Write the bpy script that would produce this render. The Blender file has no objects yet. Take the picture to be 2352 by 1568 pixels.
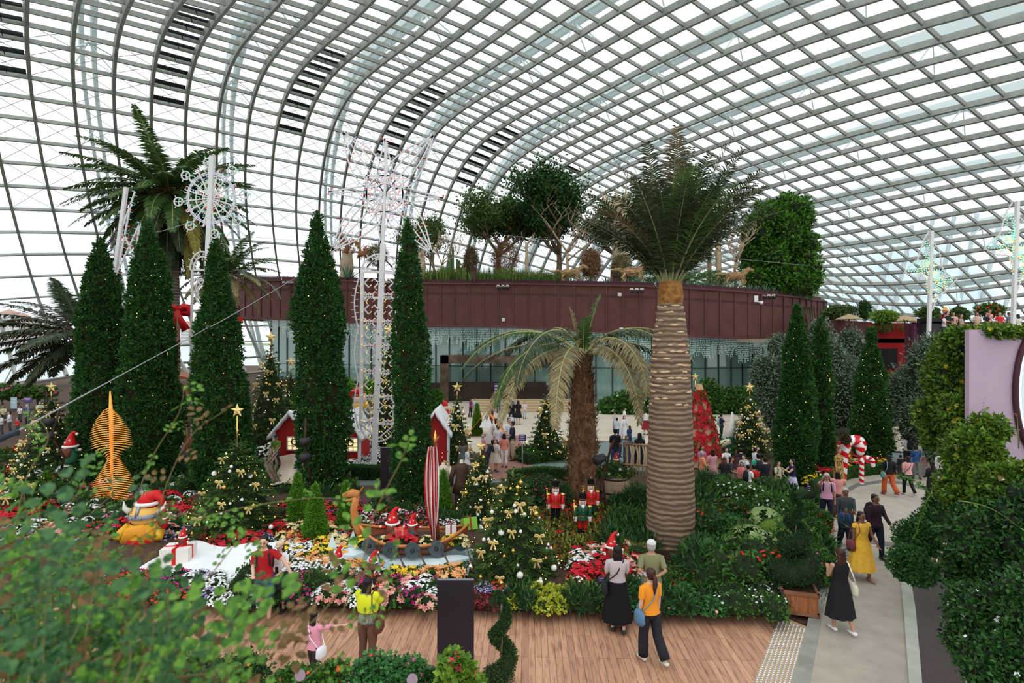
import bpy, math, random
import numpy as np
from mathutils import Vector, Matrix, Euler
from numpy.polynomial import chebyshev as Ch
S = bpy.context.scene
COL = S.collection
random.seed(7)
RNG = np.random.default_rng(7)
PI = math.pi
F, CX, CY, HC = 1250.0, 1176.0, 784.0, 5.5      # focal length in pixels of the 2352 wide frame, eye height

# ---------------------------------------------------------------- camera
cd = bpy.data.cameras.new('camera')
cam = bpy.data.objects.new('camera', cd)
COL.objects.link(cam)
cam.location = (0, 0, HC)
cam.rotation_euler = (PI / 2, 0, 0)
cd.sensor_width = 36.0
cd.lens = 36.0 * F / 2352.0
cd.clip_end = 5000
cd.dof.use_dof = True
cd.dof.focus_distance = 13.0
cd.dof.aperture_fstop = 2.6
S.camera = cam

# ---------------------------------------------------------------- light: an overcast sky, brighter overhead
w = bpy.data.worlds.new('sky')
S.world = w
w.use_nodes = True
nt = w.node_tree
bg = nt.nodes['Background']
tc = nt.nodes.new('ShaderNodeTexCoord')
sep = nt.nodes.new('ShaderNodeSeparateXYZ')
nt.links.new(tc.outputs['Generated'], sep.inputs[0])
mr = nt.nodes.new('ShaderNodeMapRange')
mr.inputs['From Min'].default_value = 0.0
mr.inputs['From Max'].default_value = 0.9
mr.inputs['To Min'].default_value = 1.0
mr.inputs['To Max'].default_value = 1.5
nt.links.new(sep.outputs['Z'], mr.inputs['Value'])
nz = nt.nodes.new('ShaderNodeTexNoise')
nz.inputs['Scale'].default_value = 2.6
nz.inputs['Detail'].default_value = 6
mp = nt.nodes.new('ShaderNodeMapping')
mp.inputs['Scale'].default_value = (1, 1, 2.6)
nt.links.new(tc.outputs['Generated'], mp.inputs[0])
nt.links.new(mp.outputs[0], nz.inputs['Vector'])
rp = nt.nodes.new('ShaderNodeValToRGB')
rp.color_ramp.elements[0].position = 0.36
rp.color_ramp.elements[0].color = (0.74, 0.80, 0.88, 1)
rp.color_ramp.elements[1].position = 0.60
rp.color_ramp.elements[1].color = (1.0, 1.0, 1.0, 1)
nt.links.new(nz.outputs['Fac'], rp.inputs[0])
nt.links.new(rp.outputs[0], bg.inputs['Color'])
nt.links.new(mr.outputs[0], bg.inputs['Strength'])
sd = bpy.data.lights.new('sun', 'SUN')
sd.energy = 0.45
sd.angle = math.radians(50)
sd.color = (1.0, 0.97, 0.92)
sun = bpy.data.objects.new('sun', sd)
COL.objects.link(sun)
sun.rotation_euler = (math.radians(32), math.radians(-18), 0)

V = S.view_settings
V.view_transform = 'Standard'
V.look = 'None'
V.gamma = 1.0
V.use_curve_mapping = False
V.exposure = 0.42

# ---------------------------------------------------------------- helpers
def at(px, py, Y):
 return Vector(((px - CX) / F * Y, Y, HC - (py - CY) / F * Y))
def gp(px, py, z=0.0):
 Y = (HC - z) * F / (py - CY)
 return Vector(((px - CX) / F * Y, Y, z))
def gY(py, z=0.0): return (HC - z) * F / (py - CY)
def ppm(Y): return F / Y
def sm(h, Y): return h * Y / F                     # pixels to metres at a depth
def lerp(a, b, t): return a + (b - a) * t

MATS = {}
def M(name, c, c2=None, rough=0.6, metal=0.0, scale=6.0, island=False, bump=0.0, emit=0.0, trans=0.0, spec=0.25, detail=3, stretch=None):
 if name in MATS: return MATS[name]
 m = bpy.data.materials.new(name); m.use_nodes = True
 t = m.node_tree; b = t.nodes['Principled BSDF']
 b.inputs['Base Color'].default_value = (*c, 1)
 b.inputs['Roughness'].default_value = rough
 b.inputs['Metallic'].default_value = metal
 b.inputs['Specular IOR Level'].default_value = spec
 col = None
 if c2 is not None:
  mx = t.nodes.new('ShaderNodeMix'); mx.data_type = 'RGBA'
  mx.inputs[6].default_value = (*c, 1); mx.inputs[7].default_value = (*c2, 1)
  if island:
   g = t.nodes.new('ShaderNodeNewGeometry')
   t.links.new(g.outputs['Random Per Island'], mx.inputs[0])
  else:
   n = t.nodes.new('ShaderNodeTexNoise'); n.inputs['Scale'].default_value = scale; n.inputs['Detail'].default_value = detail
   tcn = t.nodes.new('ShaderNodeTexCoord'); mpn = t.nodes.new('ShaderNodeMapping')
   if stretch: mpn.inputs['Scale'].default_value = stretch
   t.links.new(tcn.outputs['Object'], mpn.inputs[0]); t.links.new(mpn.outputs[0], n.inputs['Vector'])
   r = t.nodes.new('ShaderNodeMapRange'); r.inputs[1].default_value = 0.32; r.inputs[2].default_value = 0.68
   t.links.new(n.outputs['Fac'], r.inputs[0]); t.links.new(r.outputs[0], mx.inputs[0])
   if bump:
    bm_ = t.nodes.new('ShaderNodeBump'); bm_.inputs['Strength'].default_value = bump
    bm_.inputs['Distance'].default_value = 0.05
    t.links.new(n.outputs['Fac'], bm_.inputs['Height']); t.links.new(bm_.outputs[0], b.inputs['Normal'])
  col = mx.outputs[2]
  t.links.new(col, b.inputs['Base Color'])
 if emit:
  b.inputs['Emission Color'].default_value = (*c, 1); b.inputs['Emission Strength'].default_value = emit
 if trans:
  tr = t.nodes.new('ShaderNodeBsdfTranslucent'); ms = t.nodes.new('ShaderNodeMixShader')
  tr.inputs['Color'].default_value = (*c, 1)
  if col: t.links.new(col, tr.inputs['Color'])
  ms.inputs[0].default_value = trans
  o = t.nodes['Material Output']
  t.links.new(b.outputs[0], ms.inputs[1]); t.links.new(tr.outputs[0], ms.inputs[2]); t.links.new(ms.outputs[0], o.inputs[0])
 MATS[name] = m
 return m

def nrm(a): return a / np.maximum(np.linalg.norm(a, axis=-1, keepdims=True), 1e-9)

class MB:
 """collects shapes and links them as one mesh object"""
 def __init__(s): s.v = []; s.n = 0; s.g = []           # g: (faces array, material index, smooth)
 def add(s, v, faces, mi=0, smooth=True):
  v = np.asarray(v, float).reshape(-1, 3); f = np.asarray(faces, int)
  s.g.append((f + s.n, mi, smooth)); s.v.append(v); s.n += len(v)
 def box(s, c, d, rz=0.0, mi=0, mat=None):
  x, y, z = d[0] / 2, d[1] / 2, d[2] / 2
  v = np.array([(-x, -y, -z), (x, -y, -z), (x, y, -z), (-x, y, -z), (-x, -y, z), (x, -y, z), (x, y, z), (-x, y, z)])
  if mat is not None: v = v @ np.array(mat.to_3x3()).T
  elif rz:
   a, b = math.cos(rz), math.sin(rz); v = v @ np.array([[a, b, 0], [-b, a, 0], [0, 0, 1]])
  s.add(v + np.array(c), [(0, 3, 2, 1), (4, 5, 6, 7), (0, 1, 5, 4), (1, 2, 6, 5), (2, 3, 7, 6), (3, 0, 4, 7)], mi, False)
  return s
 def bar(s, a, b, w, h=None, mi=0):
  a = Vector(a); b = Vector(b); d = b - a
  q = d.to_track_quat('Z', 'Y').to_matrix()
  return s.box((a + b) / 2, (w, h or w, d.length), 0, mi, q)
 def tube(s, pts, rad, seg=8, mi=0, smooth=True, flat=None, cap=True):
  P = np.array([tuple(p) for p in pts], float); n = len(P)
  R = np.asarray(rad, float)
  if R.ndim == 0: R = np.full((n, 2), float(R))
  elif R.ndim == 1: R = np.stack([R, R], 1)
  T = np.empty_like(P); T[1:-1] = P[2:] - P[:-2]; T[0] = P[1] - P[0]; T[-1] = P[-1] - P[-2]; T = nrm(T)
  ref = np.array(flat if flat else ((1., 0, 0) if abs(T[0][0]) < 0.9 else (0, 1., 0)))
  u = nrm(ref - T[0] * (ref @ T[0])); A = np.linspace(0, 2 * PI, seg, endpoint=False); ca, sa = np.cos(A), np.sin(A)
  out = []
  for i in range(n):
   u = u - T[i] * (u @ T[i]); u = u / max(np.linalg.norm(u), 1e-9); q = np.cross(T[i], u)
   out.append(P[i] + R[i, 0] * ca[:, None] * u + R[i, 1] * sa[:, None] * q)
  v = np.concatenate(out); k = np.arange(seg); k2 = (k + 1) % seg
  f = np.concatenate([np.stack([k + i * seg, k2 + i * seg, k2 + (i + 1) * seg, k + (i + 1) * seg], 1) for i in range(n - 1)])
  if cap:
   v = np.concatenate([v, P[:1], P[-1:]]); a, b = n * seg, n * seg + 1
   t = np.concatenate([np.stack([np.full(seg, a), k2, k], 1), np.stack([np.full(seg, b), k + (n - 1) * seg, k2 + (n - 1) * seg], 1)])
   n0 = s.n; s.v.append(v); s.n += len(v); s.g.append((f + n0, mi, smooth)); s.g.append((t + n0, mi, smooth))
  else: s.add(v, f, mi, smooth)
  return s
 def lathe(s, prof, c=(0, 0, 0), seg=16, mi=0, smooth=True):
  P = [(c[0], c[1], c[2] + z) for r, z in prof]
  # the tube frame needs a strictly moving axis: build the rings by hand
  A = np.linspace(0, 2 * PI, seg, endpoint=False)
  v = np.concatenate([np.stack([c[0] + r * np.cos(A), c[1] + r * np.sin(A), np.full(seg, c[2] + z)], 1) for r, z in prof])
  k = np.arange(seg); k2 = (k + 1) % seg
  f = np.concatenate([np.stack([k + i * seg, k2 + i * seg, k2 + (i + 1) * seg, k + (i + 1) * seg], 1) for i in range(len(prof) - 1)])
  s.add(v, f, mi, smooth); return s
 def ball(s, c, r, seg=12, mi=0, sc=(1, 1, 1)):
  m = max(5, seg // 2 + 1)
  pr = [(max(1e-4, r * math.sin(PI * i / m)), -r * math.cos(PI * i / m)) for i in range(m + 1)]
  n0 = s.n; s.lathe(pr, (0, 0, 0), seg, mi); s.v[-1] = s.v[-1] * np.array(sc) + np.array(c); return s
 def prism(s, poly, z0, z1, mi=0):
  n = len(poly); v = [(x, y, z0) for x, y in poly] + [(x, y, z1) for x, y in poly]
  n0 = s.n
  s.add(v, [[i, (i + 1) % n, (i + 1) % n + n, i + n] for i in range(n)], mi, False)
  s.g.append((np.array([list(range(n - 1, -1, -1))]) + n0, mi, False)); s.g.append((np.array([list(range(n, 2 * n))]) + n0, mi, False)); return s
 def leaves(s, P, D, N, L, W, fold=0.25, mi=0, wide=0.45):
  """kite shaped leaves: P base points, D directions, N normals, L lengths, W widths"""
  P = np.asarray(P, float); D = nrm(np.asarray(D, float)); N = np.asarray(N, float)
  Sd = nrm(np.cross(D, N)); N = np.cross(Sd, D); n = len(P)
  L = np.broadcast_to(L, (n,))[:, None]; W = np.broadcast_to(W, (n,))[:, None]
  a = P; b = P + D * L; mid = P + D * L * wide
  l = mid + Sd * W * 0.5 + N * W * fold; r = mid - Sd * W * 0.5 + N * W * fold
  v = np.stack([a, r, b, l], 1).reshape(-1, 3); k = np.arange(n)[:, None] * 4
  f = np.concatenate([k + [0, 1, 2], k + [0, 2, 3]]); s.add(v, f, mi, False); return s
 def build(s, name, mats, parent=None, loc=None, mod=None):
  me = bpy.data.meshes.new(name)
  v = np.concatenate(s.v) if s.v else np.zeros((0, 3))
  me.vertices.add(len(v)); me.vertices.foreach_set('co', v.astype(np.float32).ravel())
  loops = np.concatenate([g.ravel() for g, _, _ in s.g]); tot = np.concatenate([np.full(len(g), g.shape[1]) for g, _, _ in s.g])
  mi = np.concatenate([np.full(len(g), m) for g, m, _ in s.g]); smo = np.concatenate([np.full(len(g), b) for g, _, b in s.g])
  me.loops.add(len(loops)); me.polygons.add(len(tot))
  me.loops.foreach_set('vertex_index', loops.astype(np.int32))
  st = np.concatenate([[0], np.cumsum(tot)[:-1]])
  me.polygons.foreach_set('loop_start', st.astype(np.int32))
  me.polygons.foreach_set('material_index', mi.astype(np.int32)); me.polygons.foreach_set('use_smooth', smo.astype(bool))
  me.update(calc_edges=True); me.validate()
  for m in (mats if isinstance(mats, (list, tuple)) else [mats]): me.materials.append(m)
  o = bpy.data.objects.new(name, me); COL.objects.link(o)
  if parent: o.parent = parent
  if loc is not None: o.location = loc
  return o

def tag(o, label, cat, group=None, kind=None):
 if label: o['label'] = label
 if cat: o['category'] = cat
 if group: o['group'] = group
 if kind: o['kind'] = kind
 return o
def thing(name, label, cat, loc=(0, 0, 0), rz=0.0, group=None, sc=1.0):
 o = bpy.data.objects.new(name, None); COL.objects.link(o); o.location = loc; o.rotation_euler = (0, 0, rz)
 o.scale = (sc, sc, sc) if not isinstance(sc, tuple) else sc
 o.empty_display_size = 0.2
 return tag(o, label, cat, group)
def struct(name, mb, mat):
 o = mb.build(name, mat); o['kind'] = 'structure'; return o
KIDS = {}
def copy_tree(o, parent=None):
 c = o.copy(); COL.objects.link(c)
 if parent: c.parent = parent
 for ch in list(o.children): copy_tree(ch, c)
 return c
PROTO = {}
def place(key, make, loc, rz, sc, name, label, cat, group=None):
 """first use of a key builds the thing, later uses copy it with its parts"""
 if key not in PROTO:
  o = make(thing(name, label, cat)); PROTO[key] = o
 else: o = copy_tree(PROTO[key])
 o.location = loc; o.rotation_euler = (0, 0, rz); o.scale = (sc, sc, sc) if not isinstance(sc, tuple) else sc
 o['label'] = label; o['category'] = cat
 if 'group' in o.keys(): del o['group']
 if group: o['group'] = group
 return o
def rnd(a, b): return random.uniform(a, b)
def rdir(n):
 v = RNG.normal(size=(n, 3)); return nrm(v)

# ---------------------------------------------------------------- materials
steel = M('painted steel', (0.33, 0.345, 0.315), (0.40, 0.41, 0.375), rough=0.5, scale=2)
pale_steel = M('pale outer arch steel', (0.70, 0.77, 0.76), rough=0.5, trans=.3)
black = M('black', (0.012, 0.012, 0.014), rough=0.5)
charcoal = M('charcoal metal', (0.035, 0.033, 0.036), rough=0.45)
white = M('white paint', (0.8, 0.8, 0.8), rough=0.5)
corten = M('maroon riveted steel', (0.098, 0.036, 0.032), (0.125, 0.047, 0.042), rough=0.65, scale=1.2, detail=8)
corten_d = M('dark maroon trim', (0.062, 0.018, 0.028), rough=0.6)
rust = M('rusty planter steel', (0.035, 0.014, 0.010), (0.055, 0.022, 0.016), rough=0.6, scale=3)
soil = M('soil', (0.055, 0.032, 0.020), (0.10, 0.062, 0.042), rough=0.95, scale=9, bump=0.6)
bark = M('bark', (0.16, 0.10, 0.06), (0.30, 0.22, 0.15), rough=0.9, scale=7, bump=0.7, stretch=(1, 1, .3))
pbark = M('pale bark', (0.42, 0.31, 0.20), (0.58, 0.45, 0.31), rough=0.85, scale=6, bump=0.4)
drift = M('driftwood', (0.42, 0.24, 0.11), (0.66, 0.45, 0.26), rough=0.8, island=True)
G_cyp = M('cypress foliage', (0.008, 0.045, 0.010), (0.048, 0.155, 0.025), rough=0.65, island=True, trans=0.15)
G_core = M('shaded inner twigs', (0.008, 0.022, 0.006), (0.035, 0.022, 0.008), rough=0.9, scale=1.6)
G_thuja = M('bright thuja foliage', (0.06, 0.20, 0.012), (0.16, 0.36, 0.03), rough=0.65, island=True, trans=0.25)
G_fir = M('fir needles', (0.016, 0.055, 0.010), (0.085, 0.180, 0.028), rough=0.55, island=True, trans=0.1)
G_leaf = M('mid green leaves', (0.022, 0.085, 0.012), (0.09, 0.22, 0.03), rough=0.45, island=True, trans=0.3)
G_dark = M('dark green leaves', (0.008, 0.035, 0.010), (0.055, 0.16, 0.030), rough=0.4, island=True, trans=0.2)
G_brt = M('bright green leaves', (0.06, 0.17, 0.02), (0.28, 0.44, 0.05), rough=0.45, island=True, trans=0.35)
G_hedge = M('rose arch leaves', (0.018, 0.065, 0.008), (0.20, 0.34, 0.035), rough=0.45, island=True, trans=0.3)
G_olive = M('silvery leaves', (0.06, 0.10, 0.065), (0.24, 0.31, 0.22), rough=0.6, island=True, trans=0.2)
G_yel = M('lime leaves', (0.34, 0.42, 0.03), (0.62, 0.60, 0.06), rough=0.5, island=True, trans=0.3)
G_palm = M('palm leaflets', (0.035, 0.085, 0.022), (0.12, 0.20, 0.05), rough=0.4, island=True, trans=0.25)
G_palmdk = M('dark palm leaflets', (0.020, 0.040, 0.016), (0.075, 0.095, 0.045), rough=0.45, island=True, trans=0.15)
G_palmdry = M('drying palm leaflets', (0.20, 0.17, 0.075), (0.42, 0.34, 0.18), rough=0.6, island=True, trans=0.25)
G_rachis = M('palm midrib', (0.42, 0.40, 0.16), rough=0.5)
gold = M('gold ornament', (0.80, 0.50, 0.12), rough=0.22, metal=0.9)
goldglit = M('gold ribbon', (0.72, 0.52, 0.16), (0.90, 0.74, 0.34), rough=0.42, metal=0.45, scale=30)
silver = M('silver ornament', (0.80, 0.82, 0.84), rough=0.15, metal=0.9)
pearl = M('pearl white ornament', (0.82, 0.80, 0.78), rough=0.25)
fairy = M('warm fairy light', (1.0, 0.55, 0.16), emit=3.5)
red = M('red paint', (0.62, 0.012, 0.014), rough=0.4)
redcloth = M('red cloth', (0.52, 0.010, 0.012), rough=0.8)
whitecloth = M('white cloth', (0.78, 0.77, 0.75), rough=0.8)
lumw = M('white luminaria wood', (0.80, 0.77, 0.76), rough=0.55)

def island_wood(name, c, c2): return M(name, c, c2, rough=0.55, scale=5, stretch=(1, 8, 8))

# ================================================================ the glass dome: a grid shell of ribs and purlins
DC = np.array([[19.756,64.598,14.208],[26.676,-46.741,9.451],[4.946,-5.416,-8.622],[-3.446,3.465,3.125],[2.608,-2.396,-0.481],[-1.677,2.244,-1.758],[0.013,-0.595,1.559],[0.214,-0.373,0.182],[62.589,48.241,-4.784],[2.521,-9.656,-2.137],[-5.665,4.494,3.154],[5.150,-5.643,-1.135],[-5.806,4.482,-1.081],[2.797,-4.150,0.628],[-0.851,1.404,0.534],[4.885,-5.968,-7.381],[-3.168,6.979,-4.026],[3.754,-3.778,1.148],[-2.791,5.438,0.095],[3.009,-2.799,-3.162],[-2.192,0.449,-2.251],[-1.584,2.528,-1.515],[0.226,-1.985,-3.217],[-2.256,4.693,-4.613],[0.522,-2.141,-2.064],[-2.005,0.306,-2.890],[0.310,-1.185,0.540],[0.229,0.184,2.675],[2.000,-3.512,0.550],[0.575,-0.632,0.763],[-0.141,-1.264,0.502],[0.086,1.317,1.226],[-1.074,-1.476,0.520],[-0.087,0.417,0.009],[0.033,-0.862,0.210],[0.226,0.034,0.169]])
def shell(r, j):
 if np.ndim(r) == 0 and np.ndim(j) == 0: return shell([r], [j])[0]
 r = np.asarray(r, float); j = np.asarray(j, float); u = (r - 20) / 26.; v = (j - 10) / 28.
 Bu = Ch.chebvander(u, 7); Bv = Ch.chebvander(v, 7); k = 0; P = np.zeros(r.shape + (3,))
 for a in range(8):
  for b in range(8):
   if a + b <= 7: P += (Bu[..., a] * Bv[..., b])[..., None] * DC[k]; k += 1
 return P
R0, R1, J0, J1 = -7, 44, -16, 32
gr, gj = np.meshgrid(np.arange(R0, R1 + 1), np.arange(J0, J1 + 1), indexing='ij')
NP_ = shell(gr, gj)
tr_ = shell(gr + .5, gj) - shell(gr - .5, gj); tj_ = shell(gr, gj + .5) - shell(gr, gj - .5)
NN = nrm(np.cross(tr_, tj_))
cen = np.array([10., 55., 5.])
sg = np.sign(((cen - NP_) * NN).sum(-1, keepdims=True)); NN = NN * sg          # inward normals
ok = NP_[..., 2] > -1.2
def beam(mb, P, N, w, d, mi=0, off=0.0):
 T = np.empty_like(P); T[1:-1] = P[2:] - P[:-2]; T[0] = P[1] - P[0]; T[-1] = P[-1] - P[-2]; T = nrm(T)
 s_ = nrm(np.cross(T, N)); a = P + N * off; b = P + N * (off + d)
 v = np.stack([a - s_ * w / 2, a + s_ * w / 2, b + s_ * w / 2, b - s_ * w / 2], 1).reshape(-1, 3)
 n = len(P); k = np.arange(n - 1)[:, None] * 4
 f = np.concatenate([k + [0, 1, 5, 4], k + [1, 2, 6, 5], k + [2, 3, 7, 6], k + [3, 0, 4, 7]])
 mb.add(v, f, mi, False)
def runs(mask):
 out = []; i = 0
 while i < len(mask):
  if mask[i]:
   k = i
   while k + 1 < len(mask) and mask[k + 1]: k += 1
   if k > i: out.append((i, k + 1))
   i = k + 1
  else: i += 1
 return out
mb = MB()
for i in range(R1 - R0 + 1):
 for a, b in runs(ok[i]): beam(mb, NP_[i, a:b], NN[i, a:b], 0.26, 0.58)
for k in range(J1 - J0 + 1):
 for a, b in runs(ok[:, k]): beam(mb, NP_[a:b, k], NN[a:b, k], 0.17, 0.36)
struct('ceiling', mb, steel)
# thin diagonal tie rods across the lower left cells
mb = MB()
for i in range(0, 26):
 for k in range(-6, 3):
  r_, j_ = i, k
  a = shell(r_, j_); b = shell(r_ + 1, j_ + 1); c = shell(r_ + 1, j_); d = shell(r_, j_ + 1)
  mb.bar(a, b, 0.035); mb.bar(c, d, 0.035)
struct('trim_1', mb, steel)
# glass skin
mb = MB()
idx = np.arange(ok.size).reshape(ok.shape); PG = NP_ - NN * 0.05
q = np.stack([idx[:-1, :-1], idx[1:, :-1], idx[1:, 1:], idx[:-1, 1:]], -1)
mk = (ok[:-1, :-1] & ok[1:, :-1] & ok[1:, 1:] & ok[:-1, 1:])
mb.add(PG.reshape(-1, 3), q[mk], 0, False)
gm = bpy.data.materials.new('clear glazing'); gm.use_nodes = True
t = gm.node_tree; t.nodes.remove(t.nodes['Principled BSDF'])
tb = t.nodes.new('ShaderNodeBsdfTransparent'); tb.inputs[0].default_value = (0.93, 0.965, 0.955, 1)
gb = t.nodes.new('ShaderNodeBsdfGlossy'); gb.inputs['Roughness'].default_value = 0.02
fr = t.nodes.new('ShaderNodeFresnel'); fr.inputs[0].default_value = 1.3
ms = t.nodes.new('ShaderNodeMixShader')
t.links.new(fr.outputs[0], ms.inputs[0]); t.links.new(tb.outputs[0], ms.inputs[1]); t.links.new(gb.outputs[0], ms.inputs[2])
t.links.new(ms.outputs[0], t.nodes['Material Output'].inputs[0])
MATS['glazing'] = gm
struct('window_1', mb, gm)
# large pale arches that carry the shell from outside, with their struts
mb = MB()
for r0 in np.arange(-1.5, 42, 4.0):
 jj = np.arange(J0, J1 + 1, 1.0); rr = np.full_like(jj, r0)
 P = shell(rr, jj); a = nrm(np.cross(shell(rr + .5, jj) - shell(rr - .5, jj), shell(rr, jj + .5) - shell(rr, jj - .5)))
 a = a * np.sign(((cen - P) * a).sum(-1, keepdims=True)); m = P[:, 2] > -1
 for x, y in runs(m):
  for side in (-0.45, 0.45):
   Q = P[x:y] + nrm(shell(rr + .5, jj) - shell(rr - .5, jj))[x:y] * side
   beam(mb, Q, a[x:y], 0.34, 1.1, 0, -3.4)
  for k in range(x, y, 4):
   for dr in (-0.45, 0.55):
    for dj in (0, 1):
     mb.bar(P[k] - a[k] * 2.4, shell(r0 + dr, min(jj[k] + dj, J1)), 0.10)
struct('trim_2', mb, pale_steel)

# roof vents: dark openable panels in every fourth bay
ventm = M('dark vent panel', (0.02, 0.026, 0.034), rough=0.35)
def vent(r, j, n):
 a = shell(r + .06, j + .10); b = shell(r + .94, j + .10); c = shell(r + .94, j + .34); d = shell(r + .06, j + .34)
 nn = nrm(np.cross(b - a, d - a)); nn = nn * np.sign(((cen - a) * nn).sum())
 o = Vector(tuple((a + b) / 2)); t_ = thing('roof_vent', '%s vent from the bottom in the %s column of dark roof vents from the left' % (ORD[n], ORD[(r // 4)]), 'vent', o, 0, 'dark openable roof vents')
 m = MB(); v = [a + nn * .08, b + nn * .08, c + nn * .08, d + nn * .08]; v = [x - np.array(o) for x in v]
 v += [x + nn * .07 for x in v]
 m.add(v, [(0, 3, 2, 1), (4, 5, 6, 7), (0, 1, 5, 4), (1, 2, 6, 5), (2, 3, 7, 6), (3, 0, 4, 7)], 0, False); m.build('panel', ventm, t_)
 m = MB()
 for s_ in (.5,):
  p = a + (b - a) * s_ - np.array(o) + nn * .1; m.bar(p, p + nn * .35 + (d - a) * .4, .05)
 m.build('actuator', black, t_)
ORD = ['first', 'second', 'third', 'fourth', 'fifth', 'sixth', 'seventh', 'eighth', 'ninth', 'tenth', 'eleventh', 'twelfth']
for r, n in ((0, 5), (4, 9), (8, 9), (12, 9), (16, 8), (20, 6)):
 for j in range(n): vent(r, j + (1 if r == 20 else 0), j)

# ================================================================ ground and floors
def slab(name, poly, z0, z1, mat):
 a = sum(poly[i][0] * poly[(i + 1) % len(poly)][1] - poly[(i + 1) % len(poly)][0] * poly[i][1] for i in range(len(poly)))
 if a < 0: poly = poly[::-1]
 return struct(name, MB().prism(poly, z0, z1), mat)
def GP(pts): return [(gp(*p).x, gp(*p).y) for p in pts]
water = M('pale bay water', (0.42, 0.50, 0.50), (0.50, 0.57, 0.56), rough=0.3, scale=0.02)
struct('floor_outside', MB().box((0, 900, -2.2), (5000, 4000, .2)), water)
struct('floor_shore', MB().box((-900, 1500, -1.6), (2400, 900, 1.6)), M('far lawn', (0.25, 0.34, 0.16), rough=.9))
struct('floor', MB().box((6, 62, -.3), (150, 128, .5)), soil)
conc = M('beige concrete paving', (0.36, 0.32, 0.265), (0.43, 0.385, 0.32), rough=0.8, scale=3, detail=8)
kerbm = M('grey worn concrete kerb', (0.24, 0.24, 0.21), (0.34, 0.34, 0.30), rough=0.8, scale=2.5, detail=8)
slate = M('blue green slate paving', (0.15, 0.21, 0.20), (0.19, 0.25, 0.235), rough=0.5, scale=2.2, detail=6)
# plank deck
dk = bpy.data.materials.new('worn plank deck'); dk.use_nodes = True; t = dk.node_tree; b_ = t.nodes['Principled BSDF']
tcn = t.nodes.new('ShaderNodeTexCoord'); mp_ = t.nodes.new('ShaderNodeMapping'); mp_.inputs['Rotation'].default_value = (0, 0, PI / 2 + .03)
br = t.nodes.new('ShaderNodeTexBrick'); br.inputs['Scale'].default_value = 1.0; br.inputs['Brick Width'].default_value = 1.9; br.inputs['Row Height'].default_value = 0.118
br.inputs['Mortar Size'].default_value = 0.0035; br.inputs['Color1'].default_value = (0.60, 0.33, 0.20, 1); br.inputs['Color2'].default_value = (0.42, 0.215, 0.13, 1)
br.inputs['Mortar'].default_value = (0.10, 0.05, 0.035, 1); br.offset = 0.37; br.offset_frequency = 3
t.links.new(tcn.outputs['Object'], mp_.inputs[0]); t.links.new(mp_.outputs[0], br.inputs['Vector'])
ns = t.nodes.new('ShaderNodeTexNoise'); ns.inputs['Scale'].default_value = 2.4; ns.inputs['Detail'].default_value = 9
m2 = t.nodes.new('ShaderNodeMapping'); m2.inputs['Scale'].default_value = (7, 1, 1); t.links.new(tcn.outputs['Object'], m2.inputs[0]); t.links.new(m2.outputs[0], ns.inputs['Vector'])
rr_ = t.nodes.new('ShaderNodeValToRGB'); rr_.color_ramp.elements[0].position = .3; rr_.color_ramp.elements[0].color = (.45, .42, .42, 1); rr_.color_ramp.elements[1].position = .52; rr_.color_ramp.elements[1].color = (1, 1, 1, 1)
t.links.new(ns.outputs['Fac'], rr_.inputs[0]); mx = t.nodes.new('ShaderNodeMix'); mx.data_type = 'RGBA'; mx.blend_type = 'MULTIPLY'; mx.inputs[0].default_value = .8
t.links.new(br.outputs['Color'], mx.inputs[6]); t.links.new(rr_.outputs[0], mx.inputs[7]); t.links.new(mx.outputs[2], b_.inputs['Base Color']); b_.inputs['Roughness'].default_value = .5
e = (gp(1733, 1568) - gp(1790, 1418)); e.normalize()
pA = gp(1790, 1414); pB = pA + e * 9; qA = gp(1853, 1440); qB = qA + e * 9
slab('floor_deck', [(-14, 11.6), (pA.x, pA.y), (pB.x, pB.y), (-14, pB.y)], -.2, 0.0, dk)
o = slab('floor_tactile_strip', [(pA.x, pA.y), (pB.x, pB.y), (qB.x, qB.y), (qA.x, qA.y)], -.2, 0.012, M('sandy strip', (0.46, 0.33, 0.20), rough=.7))
m = MB(); sd_ = (qA - pA); wd = sd_.length; sd_.normalize()
for i in range(8):
 for k in range(95):
  p = pA + sd_ * (wd * (i + .5) / 8) + e * (.12 + k * .062)
  if p.y < 6.5: break
  m.lathe([(.021, 0), (.019, .007), (.001, .009)], (p.x, p.y, .012), 8)
struct('trim_3', m, M('steel studs', (.72, .72, .74), rough=.25, metal=.7))
rk = [(qA.x, qA.y), (qB.x, qB.y)] + GP([(1850, 1620), (1860, 1568), (1894, 1385), (1912, 1300), (1922, 1262), (1905, 1225), (1885, 1190), (1862, 1160), (1850, 1168), (1880, 1215), (1897, 1260), (1880, 1300)])
slab('floor_kerb_left', rk, -.2, 0.02, kerbm)
pth = GP([(1852, 1620), (1860, 1568), (1894, 1385), (1912, 1300), (1922, 1262), (1900, 1225), (1868, 1170), (1850, 1140), (1880, 1112), (1940, 1092), (2040, 1082), (2200, 1082), (2330, 1110), (2330, 1250), (2100, 1290), (2067, 1320), (2075, 1400), (2088, 1568), (2094, 1620)])
slab('floor_path', pth, -.2, 0.005, conc)
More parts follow.
